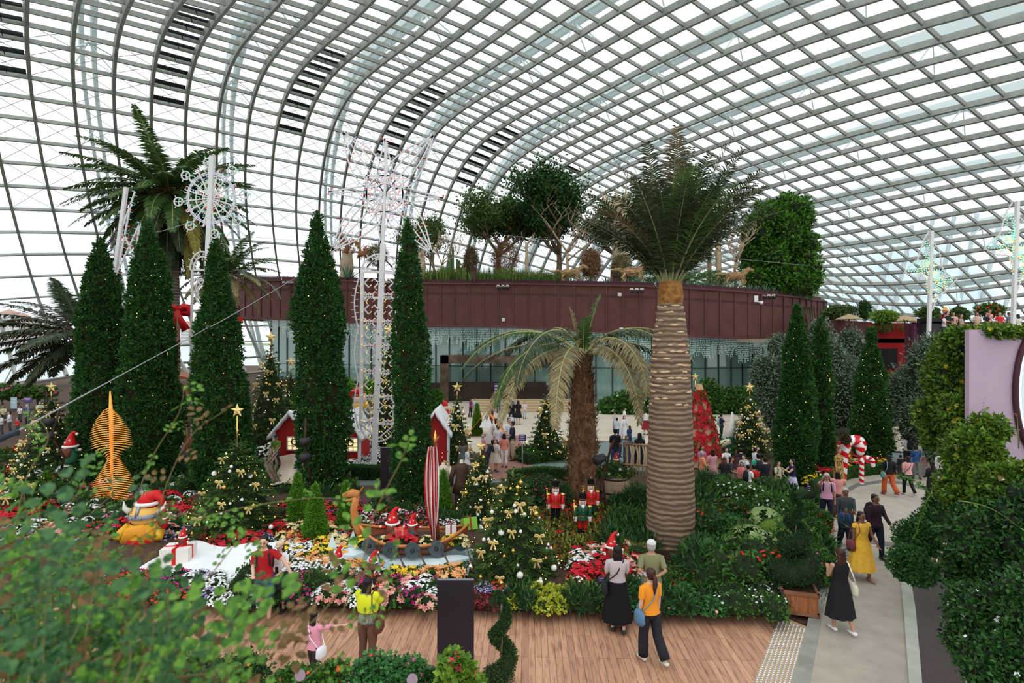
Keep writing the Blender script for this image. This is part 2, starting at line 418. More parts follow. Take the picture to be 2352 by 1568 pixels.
# dark and light ring bands in the plaza
m = MB(); bm_ = MB()
def band(mbx, p0, p1, z):
 n = len(p0); v = [(x, y, z) for x, y in GP(p0)] + [(x, y, z) for x, y in GP(p1)]
 mbx.add(v, [[i, i + 1, n + i + 1, n + i] for i in range(n - 1)], 0, False)
band(m, [(1905, 1165), (1925, 1132), (1965, 1111), (2020, 1103), (2075, 1106), (2130, 1120), (2200, 1150)], [(1912, 1172), (1934, 1138), (1972, 1117), (2022, 1109), (2073, 1112), (2124, 1126), (2192, 1158)], .012)
band(m, [(1995, 1238), (2060, 1248), (2110, 1262)], [(1993, 1247), (2056, 1257), (2106, 1272)], .012)
struct('trim_4', m, M('dark plaza band', (.16, .155, .14), rough=.8))
slab('floor_kerb_right', GP([(2094, 1620), (2088, 1568), (2075, 1400), (2067, 1320), (2090, 1318), (2103, 1400), (2118, 1568), (2122, 1620)]), -.2, 0.03, M('pale kerb', (.40, .42, .36), (.48, .50, .44), rough=.8, scale=3))
slab('floor_drain', GP([(2122, 1620), (2118, 1568), (2103, 1400), (2090, 1318), (2200, 1318), (2230, 1400), (2260, 1620)]), -.2, 0.01, M('perforated drain plate', (.06, .045, .045), (.10, .08, .075), rough=.6, scale=60))
slab('floor_slate_walk', GP([(1480, 1000), (1405, 1012), (1300, 1035), (1180, 1062), (1060, 1085), (780, 1105), (640, 1100), (640, 1128), (800, 1128), (1040, 1122), (1180, 1102), (1290, 1100), (1400, 1085), (1490, 1080)]), -.2, .008, slate)
slab('floor_slate_lane', GP([(2060, 985), (2100, 985), (2150, 1090), (2040, 1090)]), -.2, .008, slate)
slab('floor_slate_step', GP([(1790, 1150), (1850, 1140), (1870, 1170), (1800, 1185)]), -.2, .008, slate)
slab('floor_plaza', GP([(560, 960), (900, 930), (1020, 918), (1800, 918), (1800, 985), (1700, 1010), (1490, 1040), (1400, 1012), (1300, 1010), (1180, 1040), (1080, 1040), (980, 1040), (900, 1010), (600, 1010)]), -.2, .006, M('pale plaza paving', (.50, .43, .34), (.57, .50, .41), rough=.8, scale=.6))
slab('floor_brick_path', GP([(1120, 1000), (1190, 1000), (1225, 1080), (1150, 1105), (1090, 1085), (1110, 1030)]), -.2, .012, M('red brick paving', (.26, .12, .09), (.33, .17, .13), rough=.8, scale=14))
m = MB(); ys = MB()
for k in range(5):
 a = gp(1170, 952 - k * 1.0); m.box((1.2, 42.4 + k * .55, .08 + k * .15), (9, .55, .15)); ys.box((1.2, 42.12 + k * .55, .157 + k * .15), (9, .06, .012))
struct('floor_steps', m, M('sand steps', (.50, .40, .27), rough=.8)); struct('trim_5', ys, M('yellow nosing', (.62, .42, .10), rough=.7))
# raised planter edge of dark rusty steel along the deck
pl = [(-14, 11.55), (-5.2, 11.3), (-1, 11.12), (2.5, 11.0), (5.25, 10.85)]
m = MB()
for (a, b) in zip(pl[:-1], pl[1:]): m.bar((a[0], a[1] + .02, .16), (b[0], b[1] + .02, .16), .03, .34)
struct('trim_6', m, rust)
slab('floor_bed_front', [(-14, 11.6), (-5.2, 11.35), (-1, 11.17), (2.5, 11.05), (5.2, 10.9), (6.6, 13), (7.0, 16), (6.4, 20), (-14, 20)], -.1, .22, soil)
m = MB()                                                        # steel ring edging round the big palm
c0 = Vector((3.75, 14.1, 0))
pts = [(c0.x + 1.35 * math.cos(a), c0.y + 1.15 * math.sin(a), .36) for a in np.linspace(0, 2 * PI, 33)]
for a, b in zip(pts[:-1], pts[1:]): m.bar(a, b, .03, .34)
struct('trim_7', m, rust)

# ================================================================ the raised ring terrace, a riveted maroon band
rpx = [(544, 60, 646, 729), (773, 53.5, 644, 738), (970, 51.2, 650, 748), (1172, 49, 651, 750), (1350, 46.8, 654, 759), (1498, 45, 657, 768), (1674, 46, 667, 775), (1794, 48, 678, 782), (1862, 51.5, 687, 787), (1884, 56, 697, 786)]
def cat_rom(P, n):
 P = np.array(P, float); P = np.vstack([2 * P[0] - P[1], P, 2 * P[-1] - P[-2]]); out = []
 for i in range(1, len(P) - 2):
  for t_ in np.linspace(0, 1, n, endpoint=False):
   a, b, c, d = P[i - 1:i + 3]
   out.append(.5 * ((2 * b) + (-a + c) * t_ + (2 * a - 5 * b + 4 * c - d) * t_ ** 2 + (-a + 3 * b - 3 * c + d) * t_ ** 3))
 out.append(P[-2]); return np.array(out)
ring = []
for px, Y, yt, yb in rpx:
 p = at(px, yt, Y); ring.append((p.x, p.y, p.z, at(px, yb, Y).z))
ring.append((28, 66, 8.6, 4.9)); ring.append((20, 76, 8.6, 4.9)); ring.insert(0, (-36, 72, 12.4, 8.3))
RC = cat_rom(ring, 8)
# even spacing by arc length
L_ = np.concatenate([[0], np.cumsum(np.linalg.norm(np.diff(RC[:, :2], axis=0), axis=1))]); NR = int(L_[-1] / 1.38)
RS = np.stack([np.interp(np.linspace(0, L_[-1], NR + 1), L_, RC[:, k]) for k in range(4)], 1)
Tn = np.gradient(RS[:, :2], axis=0); Tn = Tn / np.linalg.norm(Tn, axis=1, keepdims=True); On = np.stack([Tn[:, 1], -Tn[:, 0]], 1)  # outward, towards the garden
def strip(mbx, S_, zt, zb, off, th, mi=0):
 a = S_[:, :2] + On * off; b = S_[:, :2] + On * (off - th); n = len(S_)
 v = np.concatenate([np.column_stack([a, zt]), np.column_stack([a, zb]), np.column_stack([b, zb]), np.column_stack([b, zt])])
 k = np.arange(n - 1)
 f = np.concatenate([np.stack([k + q * n, k + 1 + q * n, k + 1 + ((q + 1) % 4) * n, k + ((q + 1) % 4) * n], 1) for q in range(4)])
 mbx.add(v, f, mi, False)
m = MB(); strip(m, RS, RS[:, 2], RS[:, 3], 0, .3); struct('wall_ring', m, corten)
m = MB(); strip(m, RS, RS[:, 2] + .06, RS[:, 2] - .10, .16, .5); strip(m, RS, RS[:, 3] + .10, RS[:, 3] - .12, .14, .5)
for i in range(len(RS)):
 p = RS[i]; m.bar((p[0] + On[i, 0] * .05, p[1] + On[i, 1] * .05, p[3]), (p[0] + On[i, 0] * .05, p[1] + On[i, 1] * .05, p[2]), .10, .10)
struct('trim_8', m, corten)
m = MB()
for i in range(len(RS) - 1):
 for k in range(12):
  t_ = (k + .5) / 12; q = RS[i] * (1 - t_) + RS[i + 1] * t_; n_ = On[i]
  for dz in (.86, .99): m.box((q[0] + n_[0] * .02, q[1] + n_[1] * .02, q[2] - dz), (.045, .045, .045))
struct('trim_9', m, corten_d)
m = MB()
for i in range(0, len(RS) - 3, 3):
 a, b = RS[i], RS[i + 3]; a2 = Vector((a[0] - On[i, 0] * .3, a[1] - On[i, 1] * .3, a[2] + .18)); b2 = Vector((b[0] - On[i + 3, 0] * .3, b[1] - On[i + 3, 1] * .3, b[2] + .18))
 m.bar(a2, b2.lerp(a2, .05), .12, .34)
struct('trim_10', m, corten_d)
# terrace bed behind the parapet and the soffit below
m = MB(); inn = RS[:, :2] - On * 7; n = len(RS)
v = np.concatenate([np.column_stack([RS[:, :2] - On * .3, RS[:, 2] - .15]), np.column_stack([inn, RS[:, 2] + .3])]); k = np.arange(n - 1)
m.add(v, np.stack([k, k + 1, k + 1 + n, k + n], 1), 0, False); struct('floor_ring_bed', m, soil)
m = MB(); v = np.concatenate([np.column_stack([RS[:, :2], RS[:, 3]]), np.column_stack([inn, RS[:, 3] - .3])])
m.add(v, np.stack([k + n, k + 1 + n, k + 1, k], 1), 0, False); struct('ceiling_soffit', m, M('pale soffit', (.22, .22, .15), rough=.7))
for i in range(3, n - 8, 2):                                      # soffit brackets
 pass
# glass facade under the ring
GS = RS[(RS[:, 0] > -28) & (RS[:, 1] < 60) | (RS[:, 0] > 20) & (RS[:, 1] < 55)]
gi = [i for i in range(n) if RS[i, 0] > -29 and (RS[i, 1] < 58) and i < n - 6]
GSx = RS[gi]; Og = On[gi]; ga = GSx[:, :2] - Og * 2.2; ng = len(ga)
tg = bpy.data.materials.new('green tinted facade glass'); tg.use_nodes = True; t = tg.node_tree; b_ = t.nodes['Principled BSDF']
b_.inputs['Base Color'].default_value = (0.20, 0.33, 0.29, 1); b_.inputs['Roughness'].default_value = .04; b_.inputs['Specular IOR Level'].default_value = 1.0; b_.inputs['Coat Weight'].default_value = .6; b_.inputs['Coat Roughness'].default_value = .02
m = MB(); v = np.concatenate([np.column_stack([ga, np.zeros(ng)]), np.column_stack([ga, GSx[:, 3] - .1])]); k = np.arange(ng - 1)
m.add(v, np.stack([k, k + 1, k + 1 + ng, k + ng], 1), 0, False); struct('window_2', m, tg)
m = MB()
for i in range(ng):
 x, y = ga[i] + Og[i] * .06; m.box((x, y, (GSx[i, 3] - .1) / 2), (.07, .10, GSx[i, 3] - .1), math.atan2(Og[i, 1], Og[i, 0]))
for h_ in (3.15,):
 for i in range(ng - 1): m.bar((*(ga[i] + Og[i] * .06), h_), (*(ga[i + 1] + Og[i + 1] * .06), h_), .05)
struct('trim_11', m, M('dark mullion', (.03, .045, .045), rough=.4))
m = MB()
for i in range(ng - 1):
 if ga[i][0] < 3: m.bar((*(ga[i] + Og[i] * .12), .75), (*(ga[i + 1] + Og[i + 1] * .12), .75), .06, 1.5)
struct('wall_plinth', m, M('dark brown glossy plinth', (.045, .03, .026), rough=.15))
# curtains of hanging light drops under the ring, in front of the glass
drop = M('light drop', (.62, .86, .80), emit=.12, rough=.3)
for s_ in range(0, ng - 1, 3):
 m = MB(); e_ = min(s_ + 3, ng - 1); P = []
 for i in range(s_, e_):
  for u_ in np.linspace(0, 1, 13, endpoint=False):
   q = ga[i] * (1 - u_) + ga[i + 1] * u_ + Og[i] * .9; zt = GSx[i, 3] - .15
   for z in np.arange(0, rnd(.8, 1.9) + .4 * math.sin(q[0] * 1.3), .16): P.append((q[0], q[1], zt - z))
 P = np.array(P) + RNG.normal(size=(len(P), 3)) * .012
 dx = np.array([[.035, 0, 0], [0, .0, .075]]); v = np.stack([P - dx[0], P - dx[1], P + dx[0], P + dx[1]], 1).reshape(-1, 3); kk = np.arange(len(P))[:, None] * 4
 m.add(v, kk + [0, 1, 2, 3], 0, False)
 o = m.build('light_curtain', drop); tag(o, None, None, None, 'stuff'); tag(o, 'curtain of tiny hanging light drops under the maroon ring, section %s' % ('near the left end' if ga[s_][0] < -15 else 'left of the white light arch' if ga[s_][0] < -10 else 'between the light arch and the drooping palm' if ga[s_][0] < 3 else 'behind the thick palm trunk' if ga[s_][0] < 16 else 'right of the thick palm trunk'), 'light curtain', 'hanging light curtains')
# back wall inside and slab floor so that the terrace is solid
# dark bronze portal in front of the glass
t_ = thing('portal_frame', 'dark bronze rectangular portal framing the glass entrance below the ring', 'portal', gp(1085, 922))
pY = t_.location.y; m = MB()
wL, wR = sm(1015 - 1085, pY), sm(1300 - 1085, pY); hT = 5.5 - sm(815 - 784, pY)
m.box((wL + .35, 0, hT / 2), (.75, 2.2, hT)); m.box(((wL + wR) / 2, 0, hT - .35), (wR - wL, 2.2, .75)); m.box((wR - .35, 0, hT / 2), (.75, 2.2, hT))
m.build('frame', M('dark bronze', (.075, .05, .035), (.17, .12, .085), rough=.12, metal=.5, scale=2), t_)
m = MB(); m.box(((wL + wR) / 2, .5, .9), (wR - wL - .8, .1, 1.8)); m.build('counter', M('dark brown glossy plinth', (.04, .03, .03)), t_)
# ---- the right hand side: low band, red wall, maroon balcony, mauve wall
m = MB(); A = [(1885, 48, 732, 792), (1935, 44, 735, 795), (2004, 38.5, 740, 797)]
for (a, b) in zip(A[:-1], A[1:]):
 p, q = at(a[0], a[2], a[1]), at(b[0], b[2], b[1]); p2, q2 = at(a[0], a[3], a[1]), at(b[0], b[3], b[1]); d = Vector((0, .3, 0))
 m.add([p, q, q2, p2, p + d, q + d, q2 + d, p2 + d], [(3, 2, 1, 0), (4, 5, 6, 7), (0, 1, 5, 4), (2, 3, 7, 6)], 0, False)
 for k in range(6):
  u_ = k / 6; s0 = p.lerp(q, u_); s1 = p2.lerp(q2, u_); m.bar(s0 - Vector((0, .05, 0)), s1 - Vector((0, .05, 0)), .08)
struct('wall_low_band', m, corten)
def wallpx(name, x0, x1, yt, yb, Y, mat, th=.4, Y2=None):
 Y2 = Y2 or Y; p, q = at(x0, yt, Y), at(x1, yt, Y2); zb0, zb1 = at(x0, yb, Y).z, at(x1, yb, Y2).z; q.z = p.z
 mm = MB(); d = Vector((0, th, 0)); v = [p, q, Vector((q.x, q.y, zb0)), Vector((p.x, p.y, zb0))]; v += [x + d for x in v]
 mm.add(v, [(3, 2, 1, 0), (4, 5, 6, 7), (0, 1, 5, 4), (2, 3, 7, 6), (1, 2, 6, 5), (3, 0, 4, 7)], 0, False); return struct(name, mm, mat)
mar = M('maroon render', (.085, .014, .032), (.10, .018, .04), rough=.8, scale=1)
wallpx('wall_red', 2003, 2090, 742, 930, 38, M('red render', (.36, .012, .016), rough=.8), .4)
wallpx('wall_balcony', 2088, 2240, 742, 930, 34, mar, .4)
wallpx('wall_recess', 1900, 2062, 800, 846, 37.9, M('black recess', (.012, .010, .012), rough=.5), .3)
wallpx('wall_under_ring', 1885, 2003, 797, 930, 50, M('dark interior wall', (.05, .02, .03), rough=.8), .3, 42)
wallpx('trim_12', 1930, 2003, 845, 861, 37, M('pale slab edge', (.55, .50, .42), rough=.8), 2)
struct('floor_terrace', MB().box((29, 42, 5.55), (20, 8, .3)), conc)
m = MB(); p, q = at(2095, 741, 33.8), at(2352, 741, 33.8)                # balcony railing
m.bar(p, q + Vector((3, 0, 0)), .08)
for k in range(16):
 a = p.lerp(q, k / 15); m.bar(a, a - Vector((0, 0, 1.5)), .07)
struct('trim_13', m, corten_d)
m = MB(); lp = at(2105, 748, 33.9);
for k in range(300):
 a = at(rnd(2100, 2180), rnd(752, 790), 34 - .02); m.bar(a, a + Vector((rnd(-.04, .04), 0, rnd(.15, .4))), .02)
struct('trim_14', m, M('mauve scribble pattern', (.30, .12, .24), rough=.7))
mw = M('mauve plaster wall', (.44, .32, .40), (.48, .36, .44), rough=.8, scale=.8)
m = MB(); p = at(2226, 757, 10.4)
m.box((p.x + 4, 10.45, p.z - 3), (8, .1, 6)); struct('wall_right', m, mw)
# dark framed lens shaped opening at the frame edge
t_ = thing('oval_window', 'dark maroon framed curved mirror opening in the mauve wall at the right edge', 'window', (at(2400, 900, 10.3).x, 10.36, at(2400, 900, 10.3).z))
m = MB(); A = np.linspace(0, 2 * PI, 40); E_ = [(math.cos(a) * .50, 0, math.sin(a) * 1.22) for a in A]
m.tube(E_, (.05), 8, 0, cap=False); m.build('frame', corten_d, t_)
m = MB(); m.tube([(0, 0.01, 0), (0, .02, 0)], [(.48, 1.2), (.48, 1.2)], 40, 0, False, (1., 0, 0)); m.build('mirror', M('mirror', (.7, .75, .78), rough=.05, metal=1), t_)
m = MB(); E2 = [(math.cos(a) * .44, -.03, math.sin(a) * 1.14) for a in A]; m.tube(E2, .014, 6, 0, cap=False); m.build('rim_light', M('cold rim light', (.8, .9, 1), emit=1.5), t_)
# far apartment blocks across the water
for i, (x, wd_, y0) in enumerate([(22, 30, 718), (52, 22, 726), (-14, 14, 732), (78, 22, 738), (430, 18, 744), (452, 12, 750)]):
 Y = 700; c = at(x, 784, Y); h_ = sm(784 - y0, Y); t_ = thing('apartment_block', 'pale distant apartment block across the water, seen %s' % ['behind the dark palm fronds at left', 'right of the tallest far block', 'at the very left edge', 'lowest of the left blocks', 'between the red bow and the luminaria', 'smallest far block right of the red bow'][i], 'building', (c.x, Y, -1))
 m = MB(); m.box((0, 0, h_ / 2 + 3), (sm(wd_, Y), 12, h_ + 6)); m.build('wall', M('pale facade', (.62, .56, .52), rough=.9), t_)
 m = MB(); m.add([(-sm(wd_, Y) * .55, -7, h_ + 6), (sm(wd_, Y) * .55, -7, h_ + 6), (sm(wd_, Y) * .55, 7, h_ + 6), (-sm(wd_, Y) * .55, 7, h_ + 6), (0, 0, h_ + 11)], [(0, 1, 4), (1, 2, 4), (2, 3, 4), (3, 0, 4)], 0, False); m.build('roof', M('terracotta roof', (.42, .22, .16)), t_)
 m = MB()
 for a in range(5):
  for b in range(6): m.box((sm(wd_, Y) * (-.4 + .2 * a), -6.1, 4 + b * h_ / 6), (1.6, .3, 1.6))
 m.build('window', M('far windows', (.35, .36, .38)), t_)

# ================================================================ plants
def cone_r(prof, h):
 """radius at height from (fraction, radius) pairs"""
 return np.interp(h, [p[0] for p in prof], [p[1] for p in prof])
def cypress_parts(t_, prof, H, n, seed, kite=.075, core=.80, mat=None, lean=(0, 0), lump=.10, mcore=None, brownish=True):
 r_ = np.random.default_rng(seed); m = MB()
 hs = np.linspace(0, 1, 26); A = np.linspace(0, 2 * PI, 18, endpoint=False); ph = r_.uniform(0, 6, 8)
 def wob(h, a): return 1 + lump * (np.sin(3 * a + 9 * h + ph[0]) + .8 * np.sin(2 * a - 14 * h + ph[1]) + .7 * np.sin(5 * a + 23 * h + ph[2]) + .5 * np.sin(23 * h + ph[3]))
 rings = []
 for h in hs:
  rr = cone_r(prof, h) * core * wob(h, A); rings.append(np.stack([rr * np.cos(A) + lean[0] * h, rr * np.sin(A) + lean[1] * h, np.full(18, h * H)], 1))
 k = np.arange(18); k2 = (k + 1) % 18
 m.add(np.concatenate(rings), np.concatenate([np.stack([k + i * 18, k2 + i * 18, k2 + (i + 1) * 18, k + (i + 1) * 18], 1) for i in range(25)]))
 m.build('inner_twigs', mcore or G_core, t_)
 tot = n; h = r_.random(tot * 3) ; w_ = cone_r(prof, h) / max(p[1] for p in prof); h = h[r_.random(tot * 3) < w_ * .9 + .06][:tot]; q = len(h)
 a = r_.uniform(0, 2 * PI, q); rr = cone_r(prof, h) * wob(h, a) * r_.uniform(.86, 1.06, q)
 rr = rr * (1 + .07 * np.sin(a * 11 + h * 60) * np.sin(h * 90 - a * 5)); C = np.stack([rr * np.cos(a) + lean[0] * h, rr * np.sin(a) + lean[1] * h, h * H], 1); out = np.stack([np.cos(a), np.sin(a), np.full(q, .55)], 1)
 m = MB(); per = 9
 for i in range(per):
  d = nrm(nrm(out) * .9 + nrm(r_.normal(size=(q, 3))) * .95); L = kite * r_.uniform(.8, 1.5, q)
  m.leaves(C + d * kite * .12 + r_.normal(size=(q, 3)) * kite * .35, d, r_.normal(size=(q, 3)), L, L * .55, .3)
 m.build('foliage', mat or G_cyp, t_)
 MB().tube([(0, 0, 0), (lean[0] * .3, lean[1] * .3, H * .3)], [.07, .04], 8).build('trunk', bark, t_)
def lights(name_lab, base, prof, H, n, lean=(0, 0), group=None, size=.016, seed=1, front=True):
 r_ = np.random.default_rng(seed); m = MB(); k = np.arange(n); h = (k + .5) / n * .85 + .04
 h = h + r_.normal(size=n) * .01; h = np.clip(h, .02, .97); a = -PI / 2 + r_.uniform(-1.9, 1.9, n); rr = cone_r(prof, h) * 1.07
 for i in range(n):
  m.ball((base[0] + rr[i] * math.cos(a[i]) + lean[0] * h[i], base[1] + rr[i] * math.sin(a[i]) + lean[1] * h[i], base[2] + h[i] * H), size * r_.uniform(.7, 1.2), 5)
 o = m.build('fairy_lights', fairy); tag(o, name_lab, 'fairy lights', group, 'stuff')
def cypress(px, top, base, Y, half, desc, seed, lean_px=0, prof=None, n=3600, nl=45, kite=.10):
 c = at(px, base, Y); c.z = max(0.0, 0.0); H = at(px, top, Y).z; R = sm(half * .88, Y); lean = (sm(lean_px, Y), 0)
 pf = [(f, w_ * R) for f, w_ in (prof or [(0, .80), (.08, .95), (.25, 1.0), (.42, .95), (.6, .82), (.75, .66), (.86, .44), (.95, .16), (1, .01)])]
 t_ = thing('cypress', desc, 'cypress', (c.x, Y, 0)); cypress_parts(t_, pf, H, n, seed, kite, lean=lean)
 if nl: lights('tiny warm lights dotted over the ' + desc, (c.x, Y, 0), pf, H, nl, lean, None, .012 * Y / 20, seed)
cypress(240, 545, 1090, 21.0, 60, 'cypress column at far left, tip just left of the leaning white light frame', 11, -10)
cypress(272, 592, 1090, 25.0, 26, 'narrow half hidden cypress between the two leftmost cypress columns', 12, -8, nl=40, n=1500)
cypress(352, 508, 1090, 20.5, 62, 'cypress column in front of the tallest palm trunk', 13, -12, n=4200)
cypress(515, 558, 1130, 19.5, 62, 'ragged forked cypress between the wheel light frame and the red house', 14, -22, [(0, .8), (.1, 1), (.3, 1), (.45, .86), (.55, .78), (.66, .72), (.78, .5), (.88, .3), (.96, .12), (1, .01)])
cypress(744, 487, 1130, 19.8, 62, 'bulging cypress just left of the tall white light arch', 15, -16, [(0, .7), (.1, .85), (.22, 1.0), (.34, .92), (.47, .80), (.56, .88), (.64, .92), (.74, .74), (.82, .52), (.9, .30), (.96, .13), (1, .01)])
cypress(949, 503, 1170, 17.9, 44, 'slim cypress just right of the tall white light arch', 16, -12, [(0, .9), (.15, 1), (.3, .94), (.42, 1.05), (.5, .9), (.7, .80), (.82, .62), (.9, .4), (.96, .18), (1, .01)], kite=.075)
cypress(1829, 700, 1100, 21.5, 44, 'taller cypress of the pair right of the thick palm trunk', 17, 2, [(0, .8), (.15, 1), (.35, .92), (.55, .72), (.7, .56), (.85, .30), (.95, .12), (1, .01)])
cypress(1880, 732, 1090, 22.6, 30, 'shorter cypress of the pair right of the thick palm trunk', 18, 5, [(0, 1), (.3, .98), (.5, .86), (.7, .66), (.85, .40), (.95, .16), (1, .01)], n=1900)
cypress(2000, 752, 1065, 24.4, 38, 'cypress dotted with lights behind the small candy cane', 19, 0, [(0, .9), (.2, 1), (.5, .82), (.7, .62), (.83, .36), (.88, .16), (.93, .22), (.97, .12), (1, .01)], n=2000, nl=80)

def thuja(px, top, base, half, desc, seed, Y=None, z=0.0):
 c = gp(px, base, z) if Y is None else at(px, base, Y); Y = c.y; H = sm(base - top, Y); R = sm(half, Y)
 pf = [(0, .75 * R), (.15, R), (.35, .92 * R), (.6, .62 * R), (.85, .25 * R), (1, .01)]
 t_ = thing('thuja', desc, 'conifer', (c.x, Y, z)); cypress_parts(t_, pf, H, 1100, seed, .06, .8, G_thuja, lump=.05, mcore=M('green inner twigs', (.03, .08, .01), rough=.8))
thuja(683, 1088, 1205, 18, 'bright green cone shaped conifer left of the pair beside the flag ship', 31, z=.22)
thuja(724, 1113, 1245, 21, 'bright green cone shaped conifer nearest the white begonias', 32, z=.22)
thuja(795, 1106, 1215, 15, 'bright green cone shaped conifer just left of the ship dragon head', 33, z=.22)
thuja(1019, 1080, 1190, 15, 'narrow bright green conifer right behind the striped sail', 34, z=.1)
thuja(1096, 926, 1000, 10, 'small bright conifer beside the orange tent at the back', 35)
thuja(1128, 986, 1030, 6, 'tiny bright conifer among the visitors on the brick path', 36)
thuja(1790, 1004, 1080, 7, 'thin bright conifer between fir with gold star and cypress pair', 37)
thuja(105, 1085, 1130, 14, 'bright green conifer behind the blurred rose leaves at left', 38)
thuja(1640, 975, 1010, 6, 'small conifer beside the poinsettia mound right of the palm', 39)

# ---- palms
def frond_mesh(name, parent, base, az, el, L, droop, n, lw, ll, mat, dry=None, curl=1.0, r_=None, vee=.55, rc=None, bend=0.0):
 """pinnate leaf: a curved midrib with leaflets on both sides"""
 r_ = r_ or RNG; s = np.linspace(0, 1, 26); th = el - droop * s ** curl
 d = np.stack([np.cos(th) * np.cos(az + bend * s), np.cos(th) * np.sin(az + bend * s), np.sin(th)], 1)
 P = np.array(base) + np.concatenate([[[0, 0, 0]], np.cumsum(d[:-1] * L / 25, 0)])
 m = MB(); m.tube(P, np.linspace(.028, .004, 26) * (L / 3) ** .5, 5, 1)
 u = np.linspace(.16, 1, n) ; Pu = np.stack([np.interp(u, s, P[:, k]) for k in range(3)], 1); T = nrm(np.stack([np.interp(u, s, d[:, k]) for k in range(3)], 1))
 side = nrm(np.cross(T, [0, 0, 1.0]) + 1e-6); up = nrm(np.cross(side, T))
 env = np.sin(np.clip((u - .08) / .92, 0, 1) ** .6 * PI * .92 + .12) ** .7
 for sg_ in (-1, 1):
  dd = nrm(side * sg_ * .9 + T * .62 + up * r_.uniform(.05, .55, (n, 1)) * vee + np.array([0, 0, -.25]) + r_.normal(size=(n, 3)) * .08)
  ln = ll * env * r_.uniform(.85, 1.1, n)
  lw_ = lw * 1.7
  # two segments so that each leaflet droops
  mid = Pu + dd * ln[:, None] * .5; dr = nrm(dd + np.array([0, 0, -.45 * 1.0]))
  w2 = lw_; S2 = nrm(np.cross(dd, up)); N2 = np.cross(S2, dd)
  a = Pu + S2 * w2 * .3; b = Pu - S2 * w2 * .3; c = mid - S2 * w2 * .5; e_ = mid + S2 * w2 * .5; tip = mid + dr * ln[:, None] * .5
  v = np.stack([a, b, c, e_, tip], 1).reshape(-1, 3); k = np.arange(n)[:, None] * 5
  m.add(v, k + [0, 1, 2, 3], 0, False); m.add(v * 0 + v, k + [3, 2, 4], 0, False)
 return m.build(name, [mat, rc or G_rachis], parent)
def crown(t_, c, fr, seed, lw=.035, ll=.5, n=46, mats=None, name='frond', vee=.55, bend=0, rc=None):
 """fr: list of (azimuth, elevation, length, droop, material index)"""
 r_ = np.random.default_rng(seed)
 for az, el, L, dr, mi in fr: frond_mesh(name, t_, (c[0] + .1 * math.cos(az), c[1] + .1 * math.sin(az), c[2]), az, el, L, dr, n, lw, ll, mats[mi], r_=r_, vee=vee, bend=r_.uniform(-.2, .2), rc=rc)
def trunk_tex(name, c1, c2, rings, bump=.8):
 m = bpy.data.materials.new(name); m.use_nodes = True; t = m.node_tree; b = t.nodes['Principled BSDF']; b.inputs['Roughness'].default_value = .85
 tcn = t.nodes.new('ShaderNodeTexCoord'); wv = t.nodes.new('ShaderNodeTexWave'); wv.wave_type = 'BANDS'; wv.bands_direction = 'Z'
 wv.inputs['Scale'].default_value = rings; wv.inputs['Distortion'].default_value = 2.6; wv.inputs['Detail'].default_value = 3; wv.inputs['Detail Scale'].default_value = 1.6
 t.links.new(tcn.outputs['Object'], wv.inputs['Vector'])
 n = t.nodes.new('ShaderNodeTexNoise'); n.inputs['Scale'].default_value = 5; n.inputs['Detail'].default_value = 8; mpn = t.nodes.new('ShaderNodeMapping'); mpn.inputs['Scale'].default_value = (1, 1, 4)
 t.links.new(tcn.outputs['Object'], mpn.inputs[0]); t.links.new(mpn.outputs[0], n.inputs['Vector'])
 mu = t.nodes.new('ShaderNodeMath'); mu.operation = 'MULTIPLY'; t.links.new(wv.outputs['Fac'], mu.inputs[0]); t.links.new(n.outputs['Fac'], mu.inputs[1])
 mr_ = t.nodes.new('ShaderNodeMapRange'); mr_.inputs[1].default_value = .06; mr_.inputs[2].default_value = .5; t.links.new(mu.outputs[0], mr_.inputs[0])
 mx = t.nodes.new('ShaderNodeMix'); mx.data_type = 'RGBA'; mx.inputs[6].default_value = (*c1, 1); mx.inputs[7].default_value = (*c2, 1)
 t.links.new(mr_.outputs[0], mx.inputs[0]); t.links.new(mx.outputs[2], b.inputs['Base Color'])
 bm_ = t.nodes.new('ShaderNodeBump'); bm_.inputs['Strength'].default_value = bump; bm_.inputs['Distance'].default_value = .04
 t.links.new(mu.outputs[0], bm_.inputs['Height']); t.links.new(bm_.outputs[0], b.inputs['Normal']); return m
# the thick ringed palm
Yb = 14.1; t_ = thing('jubaea_palm', 'giant palm with a very thick ringed trunk and upright crown, right of centre', 'palm', (at(1540, 1270, Yb).x, Yb, .25))
H5 = at(0, 690, Yb).z - .25; m = MB(); hs = np.linspace(0, 1, 260)
wpx = np.interp(1 - hs, [0, .05, .12, .25, .42, .6, .8, .92, 1.0], [25, 30, 36, 43, 47, 49.5, 53, 54, 51])
zr = hs * H5; nr = 23.0
rad = np.array([sm(w_, Yb) for w_ in wpx]) * (1 + .018 * np.abs(np.sin(hs * 72)) + .006 * np.sin(hs * 211)); A = np.linspace(0, 2 * PI, 64, endpoint=False)
rg = []
for z, r in zip(zr, rad):
 zz = z + .018 * np.sin(2 * A + z * 1.3) + .006 * np.sin(7 * A + z * 5); rg.append(np.stack([r * (1 + .012 * np.sin(5 * A + z * 9)) * np.cos(A), r * (1 + .012 * np.sin(5 * A + z * 9)) * np.sin(A), zz], 1))
k = np.arange(64); k2 = (k + 1) % 64; m.add(np.concatenate(rg), np.concatenate([np.stack([k + i * 64, k2 + i * 64, k2 + (i + 1) * 64, k + (i + 1) * 64], 1) for i in range(259)]))
m.build('trunk', trunk_tex('ringed palm trunk', (.115, .068, .040), (.30, .205, .135), 2.4, .6), t_)
m = MB()                                                             # pale leaf scars in the upper part
